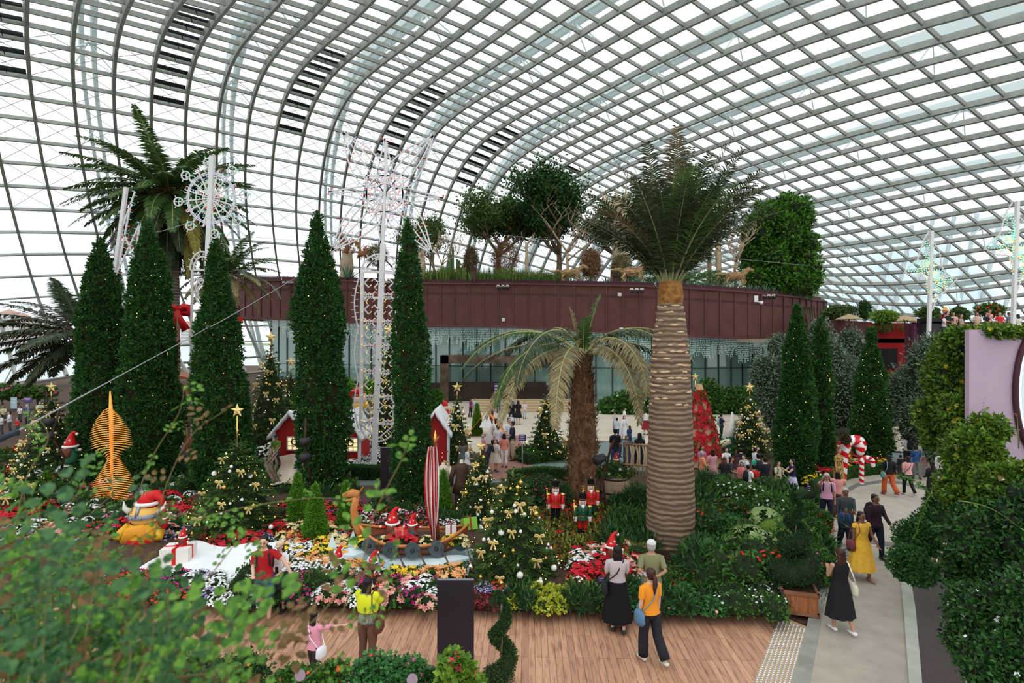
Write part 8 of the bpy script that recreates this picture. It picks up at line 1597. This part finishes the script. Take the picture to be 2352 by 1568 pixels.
Pn(1942, 1252, 1122, -12, 'grey haired woman in embroidered teal top holding a camera', 'd', 'g', .6, (.012, .075, .080), (.04, .04, .045), 'trousers', ('down', 'hold'), .2, .8, extra=('camera',), near=True, build_=1.15, top2=(.10, .05, .06))
Pn(1941, 1262, 1166, 0, 'boy with blue backpack walking in front of the grey haired woman', 'd', 'k', 0, (.02, .045, .055), (.012, .014, .02), 'trousers', ('hold', 'down'), .4, .9, extra=('pack_blue',), near=True)
Pn(1899, 1208, 1088, -20, 'elderly man in pink shirt holding his forehead beside the path', 't', 'g', 0, (.62, .33, .46), (.02, .022, .04), 'trousers', ('up', 'down'), .3, .45, extra=('glasses', 'pack_black'), near=True, build_=1.08)
Pn(1924, 1188, 1084, 160, 'woman in salmon blouse raising a phone beside the elderly man', 't', 'k', .4, (.72, .30, .27), (.12, .07, .04), 'wide', ('phone', 'phone'), .2, .5, extra=('phone',), build_=1.08)
Pn(1926, 1128, 1030, 25, 'woman in black and gold floral dress below the candy canes', 't', 'r', 1.8, (.03, .02, .012), (.03, .02, .01), 'dress', ('down', 'down'), .2, .3, hem=.25, top2=(.55, .34, .08))
Pn(2041, 1137, 1045, 183, 'woman in black top and orange trousers walking away over the plaza', 'd', 'k', 1, (.010, .010, .012), (.55, .10, .03), 'wide', ('swingb', 'down'), .55, .6, extra=('bag_green',), build_=1.2, shoe=(.25, .14, .1))
Pn(2085, 1137, 1048, 180, 'woman in pink tunic and black leggings walking away over the plaza', 'l', 'k', .3, (.66, .34, .34), (.01, .01, .012), 'trousers', ('chest', 'down'), .45, .4, extra=('bag_black',), shoe=(.5, .45, .48))
Pn(2119, 1092, 1010, 178, 'visitor in white hat, white jacket and pink trousers', 't', 'k', 0, (.75, .73, .66), (.66, .36, .34), 'trousers', ('down', 'hold'), .3, .9, extra=('sunhat',))
Pn(2104, 1100, 1024, 165, 'visitor in navy and teal shirt with deep blue bag left of the white hat', 't', 'k', 0, (.02, .06, .16), (.16, .16, .15), 'trousers', ('hold', 'hold'), .3, .5, extra=('bag_deepblue',))
Pn(2060, 1038, 970, 5, 'woman in long cream dress at the shady end of the lane', 'd', 'k', 1.5, (.66, .60, .44), (.6, .55, .4), 'dress', ('down', 'hip'), .1, .5, hem=.1, build_=1.2)
Pn(2084, 1075, 998, 180, 'visitor in white shirt with black bag pointing left', 'l', 'k', .4, (.72, .70, .68), (.02, .02, .02), 'trousers', ('point', 'hold'), .1, .4, extra=('pack_black',))
Pn(2068, 1100, 1045, 185, 'visitor in black coat behind the rose shoot on the slate lane', 't', 'k', 0, (.012, .012, .014), (.02, .02, .02), 'skirt', ('down', 'down'), .2, .8, hem=.4)
Pn(2140, 1160, 1060, 190, 'visitor in black half hidden by the rose shoots right of the plaza', 't', 'k', .6, (.014, .014, .016), (.012, .012, .013), 'wide', ('down', 'hold'), .3, .8, shoe=(.66, .6, .5))
Pn(2160, 1120, 1035, 180, 'person in pale jacket behind the rose shoots', 't', 'k', 0, (.55, .52, .52), (.4, .4, .42), 'trousers', ('down', 'down'), .2, .8)
for i, (px, ft, hd, c, ds) in enumerate([(2046, 1005, 958, (.45, .36, .25), 'in tan top at the dark lane end'), (2052, 1000, 955, (.15, .05, .18), 'in dark purple at the dark lane end'), (2075, 1000, 960, (.55, .5, .48), 'in pale shirt at the dark lane end'), (2032, 1040, 975, (.25, .06, .03), 'in rust red left of the woman in cream')]): Pn(px, ft, hd, 30 * i - 40, 'visitor ' + ds, 'td'[i % 2], 'k', i % 2, c, (.05, .05, .06), 'trousers', ('hold', 'down'), .2, .5)
# --- the queue right of the thick palm
Q_ = [(1613, 1125, 1037, 90, 't', 'g', 0, (.86, .30, .14), (.1, .09, .08), 'trousers', 'man in salmon orange shirt at the left end of the queue', ()), (1636, 1122, 1032, 190, 't', 'k', 1.4, (.58, .28, .32), (.5, .25, .3), 'dress', 'woman in dusty pink dress near the left end of the queue', ()), (1612, 1105, 1024, 20, 't', 'k', .2, (.45, .12, .3), (.1, .1, .1), 'trousers', 'visitor in magenta behind the man in salmon orange', ()),
(1668, 1105, 1029, 5, 'l', 'k', .6, (.80, .79, .78), (.3, .3, .3), 'trousers', 'smiling woman in white shirt facing the camera in the queue', ()), (1664, 1140, 1050, 170, 't', 'r', .9, (.02, .02, .02), (.02, .02, .02), 'dress', 'woman in black speckled dress in the queue', ()), (1679, 1138, 1050, 60, 't', 'k', .9, (.05, .04, .05), (.25, .15, .12), 'skirt', 'woman in dark blouse and brown skirt in the queue', ()),
(1690, 1110, 1038, 160, 't', 'b', 1, (.08, .03, .03), (.1, .1, .1), 'trousers', 'visitor with long brown hair at the back of the queue', ()), (1702, 1105, 1030, 170, 'l', 'k', 0, (.015, .018, .03), (.05, .05, .06), 'trousers', 'man in dark shirt at the back of the queue', ()), (1709, 1130, 1045, -60, 'l', 'k', 0, (.70, .70, .74), (.1, .1, .12), 'trousers', 'man in white shirt looking left in the queue', ('pack_grey',)),
(1703, 1140, 1062, -30, 't', 'k', .2, (.75, .22, .22), (.1, .1, .12), 'trousers', 'person in coral dotted top in the queue', ('glasses',)), (1735, 1110, 1028, 100, 'l', 'k', 0, (.76, .77, .80), (.2, .2, .25), 'trousers', 'tall man in white shirt in the middle of the queue', ()), (1719, 1152, 1068, 120, 't', 'k', 0, (.78, .77, .76), (.1, .1, .12), 'trousers', 'boy in white shirt with dark backpack in front of the queue', ('pack_black',)),
(1732, 1150, 1068, 150, 't', 'k', 0, (.62, .02, .02), (.5, .02, .02), 'trousers', 'child in bright red shirt in front of the queue', ()), (1742, 1140, 1042, 170, 'l', 'k', 0, (.03, .42, .26), (.1, .1, .12), 'trousers', 'man in green shirt with black backpack in the queue', ('pack_black',)), (1757, 1150, 1050, 200, 'l', 'k', 0, (.010, .012, .02), (.02, .02, .03), 'trousers', 'big man in black shirt with blue letters in the queue', ('glasses',)),
(1788, 1142, 1060, 15, 'l', 'k', 0, (.60, .60, .36), (.62, .03, .03), 'shorts', 'boy in pale yellow shirt and red shorts at the right of the queue', ('pack_black',))]
for q in Q_: Pn(q[0], q[1], q[2], q[3], q[10], q[4], q[5], q[6], q[7], q[8], q[9], ('hold', 'hold'), .15, .4, hem=.5, extra=q[11], build_=1.15 if 'big man' in q[10] else 1.0)
Pn(1820, 1150, 1055, -95, 'woman in lilac skirt checking her phone at the right end of the queue', 'l', 'k', 1.3, (.02, .02, .05), (.55, .50, .72), 'skirt', ('phone', 'phone'), .15, .1, hem=.45, extra=('phone',), shoe=(.7, .8, .8))
Pn(1629, 993, 934, 100, 'grey haired man in navy shirt and blue shorts behind the poinsettia mound', 'l', 'g', 0, (.014, .02, .05), (.04, .12, .25), 'shorts', ('hold', 'hold'), .5, .4, shoe=(.6, .6, .6))
Pn(1657, 1012, 951, 75, 'man in navy shirt and mask with grey backpack by the hedge', 'l', 'k', 0, (.012, .02, .06), (.01, .01, .012), 'trousers', ('phone', 'hold'), .1, .4, extra=('mask', 'pack_grey'))
Pn(1780, 1000, 945, 20, 'person in orange red shirt raising a hand behind the fir with a shining star', 't', 'b', 0, (.62, .10, .03), (.1, .1, .2), 'trousers', ('up', 'up'), .1, .4)
# --- visitors between the palms
for q in [(1413, 1080, 985, 185, 't', 'k', 0, (.01, .01, .012), (.03, .05, .10), 'trousers', 'man in black shirt and jeans right of the spotlight pole', ()), (1440, 1080, 1002, 10, 't', 'k', 0, (.06, .10, .16), (.06, .1, .16), 'trousers', 'man in denim overalls raising a phone at the rustic fence', ('glasses', 'phone')), (1469, 1085, 995, 180, 'l', 'k', 1.9, (.01, .01, .012), (.02, .02, .02), 'dress', 'woman in black with very long hair at the rustic fence', ()), (1446, 1030, 978, 200, 't', 'k', .8, (.03, .05, .14), (.03, .05, .1), 'trousers', 'woman in navy patterned blouse behind the fence', ()), (1434, 1010, 955, 20, 'l', 'k', .6, (.72, .74, .80), (.6, .65, .72), 'dress', 'woman in white and blue dress behind the fence', ()), (1417, 1012, 960, 160, 'l', 'k', 0, (.55, .62, .70), (.03, .05, .12), 'trousers', 'man in pale blue floral shirt behind the fence', ()), (1434, 985, 937, 90, 'l', 'k', 0, (.78, .77, .76), (.5, .5, .5), 'trousers', 'visitor in white at the green shrub bank', ()), (1412, 990, 948, 0, 'l', 'k', 0, (.5, .48, .48), (.2, .2, .2), 'trousers', 'visitor in pale shirt under the drooping fronds', ()), (1483, 998, 942, 180, 'l', 'k', 0, (.74, .72, .70), (.25, .02, .03), 'skirt', 'visitor in white with red skirt just left of the thick palm', ('bag_brown',)), (1424, 1050, 1000, 60, 't', 'k', .6, (.15, .04, .05), (.05, .05, .08), 'trousers', 'woman between the man in black and the man in overalls', ())]:
 Pn(q[0], q[1], q[2], q[3], q[10], q[4], q[5], q[6], q[7], q[8], q[9], ('phone', 'phone') if 'phone' in q[11] else ('hold', 'down'), .15, .45, hem=.35, extra=q[11])
for q in [(1053, 1078, 995, 175, 'l', 'g', 0, (.012, .014, .02), (.02, .02, .03), 'trousers', 'tall man in black with grey hair on the brick path'), (1063, 1085, 1012, 180, 't', 'b', 1.2, (.10, .12, .12), (.1, .12, .1), 'dress', 'woman in floral dress with long brown hair on the brick path'), (1073, 1098, 1026, 100, 'l', 'r', 1.1, (.70, .66, .64), (.66, .6, .6), 'dress', 'fair woman in white dress in profile on the brick path'), (1124, 1040, 962, 100, 'l', 'k', .9, (.62, .55, .50), (.5, .45, .4), 'dress', 'woman in cream dress bending over the flower table'), (1144, 1055, 976, 182, 't', 'k', 0, (.66, .62, .66), (.3, .25, .2), 'trousers', 'man in pale pink shirt with his back to the camera'), (1169, 1052, 960, 20, 'l', 'k', 0, (.70, .70, .72), (.4, .35, .25), 'trousers', 'man in white shirt looking at his phone'), (1177, 1058, 968, -80, 't', 'k', 0, (.012, .016, .035), (.42, .33, .22), 'trousers', 'man in navy shirt and khaki trousers with folded arms'), (1158, 1073, 996, 180, 't', 'k', .8, (.66, .22, .17), (.66, .63, .62), 'trousers', 'person in coral shirt and white trousers'), (1139, 1083, 1010, -30, 'l', 'b', 1.0, (.70, .62, .52), (.6, .55, .5), 'dress', 'young woman in cream dress looking down'), (1118, 1090, 1012, 120, 't', 'k', .9, (.02, .02, .03), (.02, .02, .03), 'trousers', 'dark haired visitor in black leaning forward'), (1109, 1060, 999, 60, 't', 'g', 0, (.55, .25, .28), (.1, .1, .1), 'trousers', 'seated looking man in striped red shirt beside the slim fir'), (1174, 1000, 951, 30, 'l', 'k', 0, (.55, .60, .72), (.2, .2, .3), 'trousers', 'man in patterned shirt behind the man in white'), (1081, 958, 916, 60, 'd', 'k', 0, (.20, .02, .12), (.03, .03, .04), 'trousers', 'person in purple shirt on the far steps'), (1091, 957, 914, 50, 't', 'k', 0, (.38, .50, .62), (.35, .33, .28), 'trousers', 'person in pale blue shirt on the far steps'), (1129, 975, 921, 70, 't', 'k', 0, (.10, .03, .06), (.08, .03, .05), 'trousers', 'person in dark cap behind the small tent'), (1145, 949, 905, 190, 't', 'k', 0, (.06, .07, .12), (.03, .08, .22), 'trousers', 'person in blue jeans on the far steps'), (1176, 968, 910, 10, 'l', 'k', .9, (.25, .32, .45), (.1, .1, .12), 'skirt', 'woman in blue floral top on the plaza'), (1177, 972, 921, 200, 't', 'b', 1, (.01, .01, .012), (.01, .01, .01), 'skirt', 'woman in black skirt seen from behind on the plaza'), (1190, 975, 920, 190, 'l', 'k', 1, (.01, .01, .012), (.01, .01, .01), 'dress', 'woman in short black dress on the plaza'), (1205, 962, 922, 10, 'l', 'k', .8, (.66, .60, .60), (.5, .5, .5), 'trousers', 'visitor in pale top at the edge of the drooping fronds'), (991, 945, 910, 30, 'l', 'g', 0, (.35, .48, .65), (.03, .04, .06), 'trousers', 'visitor in light blue just right of the slim cypress')]:
 Pn(q[0], q[1], q[2], q[3], q[10], q[4], q[5], q[6], q[7], q[8], q[9], ('hold', 'cross' if 'folded' in q[10] else 'down'), .15, .45, hem=.5, lean=.5 if 'bending' in q[10] or 'leaning' in q[10] else 0)
Pn(890, 1092, 1006, -5, 'man in light blue shirt looking down over the smaller black panel', 'l', 'b', 0, (.32, .55, .68), (.1, .1, .15), 'trousers', ('hold', 'hold'), .1, .4, extra=('pack_black',), Y=20.6)
Pn(634, 1078, 1000, 10, 'man in green shirt and black cap behind the broad fir', 't', 'k', 0, (.11, .22, .03), (.05, .05, .06), 'trousers', ('down', 'hold'), .1, .6, extra=('cap_black',))
for i, q in enumerate([(412, 1060, 1002, (.55, .58, .66), 'in pale blue with black hair behind the wheel luminaria'), (432, 1010, 944, (.75, .30, .42), 'in pink behind the wheel luminaria'), (408, 1080, 1035, (.80, .40, .08), 'in orange behind the near leaves'), (462, 1085, 1010, (.01, .01, .012), 'in black at the ragged cypress'), (446, 1075, 1015, (.02, .12, .06), 'in dark green with a cream tote bag'), (425, 1000, 950, (.10, .04, .05), 'in dark red at the wooden booth'), (440, 1090, 1040, (.55, .50, .5), 'in grey beside the wheel luminaria foot'), (656, 912, 886, (.6, .4, .38), 'seen far away beside the tall glittering fir')]): Pn(q[0], q[1], q[2], 170 - 30 * i, 'visitor ' + q[4], 'lt'[i % 2], 'k', i % 3 * .5, q[3], (.06, .06, .08), 'trousers', ('hold', 'down'), .2, .45)
for i, q in enumerate([(4, 930, 895, (.70, .40, .36), 'in salmon at the left frame edge, top row'), (37, 925, 888, (.78, .40, .05), 'in orange yellow, top row of the far left crowd'), (66, 925, 890, (.60, .40, .44), 'in pink top row of the far left crowd'), (88, 935, 897, (.30, .42, .46), 'in grey blue, standing right of the purple banner'), (106, 925, 887, (.60, .02, .03), 'in bright red before the gold fir'), (116, 925, 890, (.45, .08, .06), 'in dark red close to the gold fir'), (42, 948, 920, (.03, .03, .05), 'in black below the pale blue board'), (46, 970, 932, (.75, .73, .72), 'in white with a bag strap, middle row at far left'), (62, 975, 928, (.10, .12, .20), 'in navy with pale mask, middle row at far left'), (92, 975, 922, (.62, .66, .50), 'in pale green with mask next to the gold glitter'), (22, 995, 945, (.78, .76, .76), 'in white with face mask, front row at far left'), (3, 1000, 952, (.70, .70, .72), 'in pale shirt with mask at the very left edge'), (40, 1000, 960, (.55, .03, .03), 'in red shirt, front row at far left'), (8, 975, 932, (.60, .55, .32), 'in pale yellow with black cap at far left'), (64, 940, 918, (.04, .12, .30), 'in blue behind the purple banner')]): Pn(q[0], q[1], q[2], 20 * (i % 5) - 40, 'visitor ' + q[4], 'lt'[i % 2], 'k', .4 * (i % 3), q[3], (.08, .08, .1), 'trousers', ('hold', 'hold'), .1, .45, extra=('mask',) if 'mask' in q[4] else ())
# visitors leaning on the far right terrace and on the ring
for i, q in enumerate([(2176, 716, (.03, .02, .02), 'in black with dark hair, leftmost at the terrace railing'), (2190, 718, (.70, .42, .34), 'in pale pink top leaning together at the railing'), (2207, 722, (.45, .30, .25), 'with brown hair between the pink and tan tops'), (2244, 718, (.62, .44, .34), 'in tan top with long dark hair at the railing'), (2265, 718, (.02, .02, .025), 'in black shirt, tallest of the terrace group'), (2272, 712, (.70, .34, .30), 'with raised arm behind the man in black'), (2296, 718, (.72, .03, .04), 'in bright red dress at the terrace railing'), (2318, 718, (.12, .14, .18), 'in dark grey with cap right of the red dress'), (2338, 722, (.72, .68, .60), 'in white blouse at the right end of the railing'), (2168, 722, (.75, .73, .7), 'with white cap behind the serving counter')]):
 Yq = 33.2 if i != 5 else 34.6; p = at(q[0], q[1], Yq); zf = p.z - 1.62; Pn(q[0], CY + (HC - zf) * F / Yq, q[1], [10, -30, 30, -20, 10, 0, -15, 20, 170, 40][i], 'visitor ' + q[3], 'lt'[i % 2], 'kbrk'[i % 4], [0, 1.2, 1, 1.4, 0, .5, 1.3, 0, .8, 0][i], q[2], (.05, .05, .06), 'trousers', ('up' if i == 5 else 'hold', 'hold'), 0, .3, Y=Yq, z=zf)
t_ = thing('mascot_figure', 'small doll in orange hat and red white dotted dress on the serving counter', 'doll', (at(2177 - 6, 0, 33.4).x, 33.4, 6.85)); MB().lathe([(.30, 0), (.22, .2), (.12, .38)], (0, 0, 0), 12).build('dress', redcloth, t_); MB().ball((0, 0, .5), .15, 10).build('head', skin_g, t_); MB().lathe([(.24, .56), (.12, .62), (.08, .74), (.001, .76)], (0, 0, 0), 12).build('hat', M('orange hat', (.85, .35, .04)), t_)
for i, (px, c) in enumerate([(636, (.72, .5, .42)), (660, (.5, .45, .3)), (674, (.6, .6, .62)), (652, (.6, .45, .4))]):
 Yq = 58.5; p = at(px, 634 if px != 660 else 631, Yq); zf = p.z - 1.6; Pn(px, CY + (HC - zf) * F / Yq, 634, -10 + 20 * i, 'tiny visitor %s looking over the left end of the ring' % ['in salmon, leftmost', 'in khaki, tallest', 'photographing with raised arms', 'half hidden between salmon and khaki'][i], 'l', 'k', 0, c, (.1, .1, .1), 'trousers', ('phone', 'phone'), 0, .4, Y=Yq, z=zf)
# dressmaker figures in old fashioned costume behind the ship
def mannequin(px, feet, top, Y, coat, skirt, desc, long_=False):
 H = at(0, top, Y).z - .1; t2 = thing('mannequin', desc, 'mannequin', (at(px, 0, Y).x, Y, .1), 0, None, H / 1.5); MB().lathe([(.055, 1.38), (.05, 1.5), (.001, 1.51)], (0, 0, 0), 12).build('neck_block', M('cream dress form', (.70, .62, .48)), t2); MB().tube([(0, 0, z) for z in (.62, .9, 1.05, 1.25, 1.36, 1.42)], [(.25, .19), (.19, .14), (.15, .12), (.20, .14), (.20, .12), (.07, .07)], 18, 0, True, (1., 0, 0)).build('coat', coat, t2)
 if long_: MB().lathe([(.34, .05), (.26, .5), (.15, 1.0)], (0, 0, 0), 20).build('skirt', skirt, t2)
 else:
  for s_ in (-1, 1): MB().tube([(s_ * .09, 0, .7), (s_ * .09, 0, .05)], [.10, .07], 10).build('trouser_leg', skirt, t2)
 for s_ in (-1, 1): MB().tube([(s_ * .19, 0, 1.33), (s_ * .27, 0, 1.05), (s_ * .28, -.06, .80)], [.07, .065, .05], 10).build('sleeve', coat if not long_ else M('cream dress form', (.70, .62, .48)), t2)
mannequin(1060, 1180, 1056, 16.9, M('brown tweed', (.055, .028, .016), (.08, .045, .03), scale=30), M('dark grey cloth', (.05, .048, .05)), 'headless mannequin in brown tail coat seen from behind'); mannequin(1018, 1165, 1062, 17.3, M('cream blouse', (.62, .54, .42)), redcloth, 'headless mannequin in cream blouse and long red skirt', True)
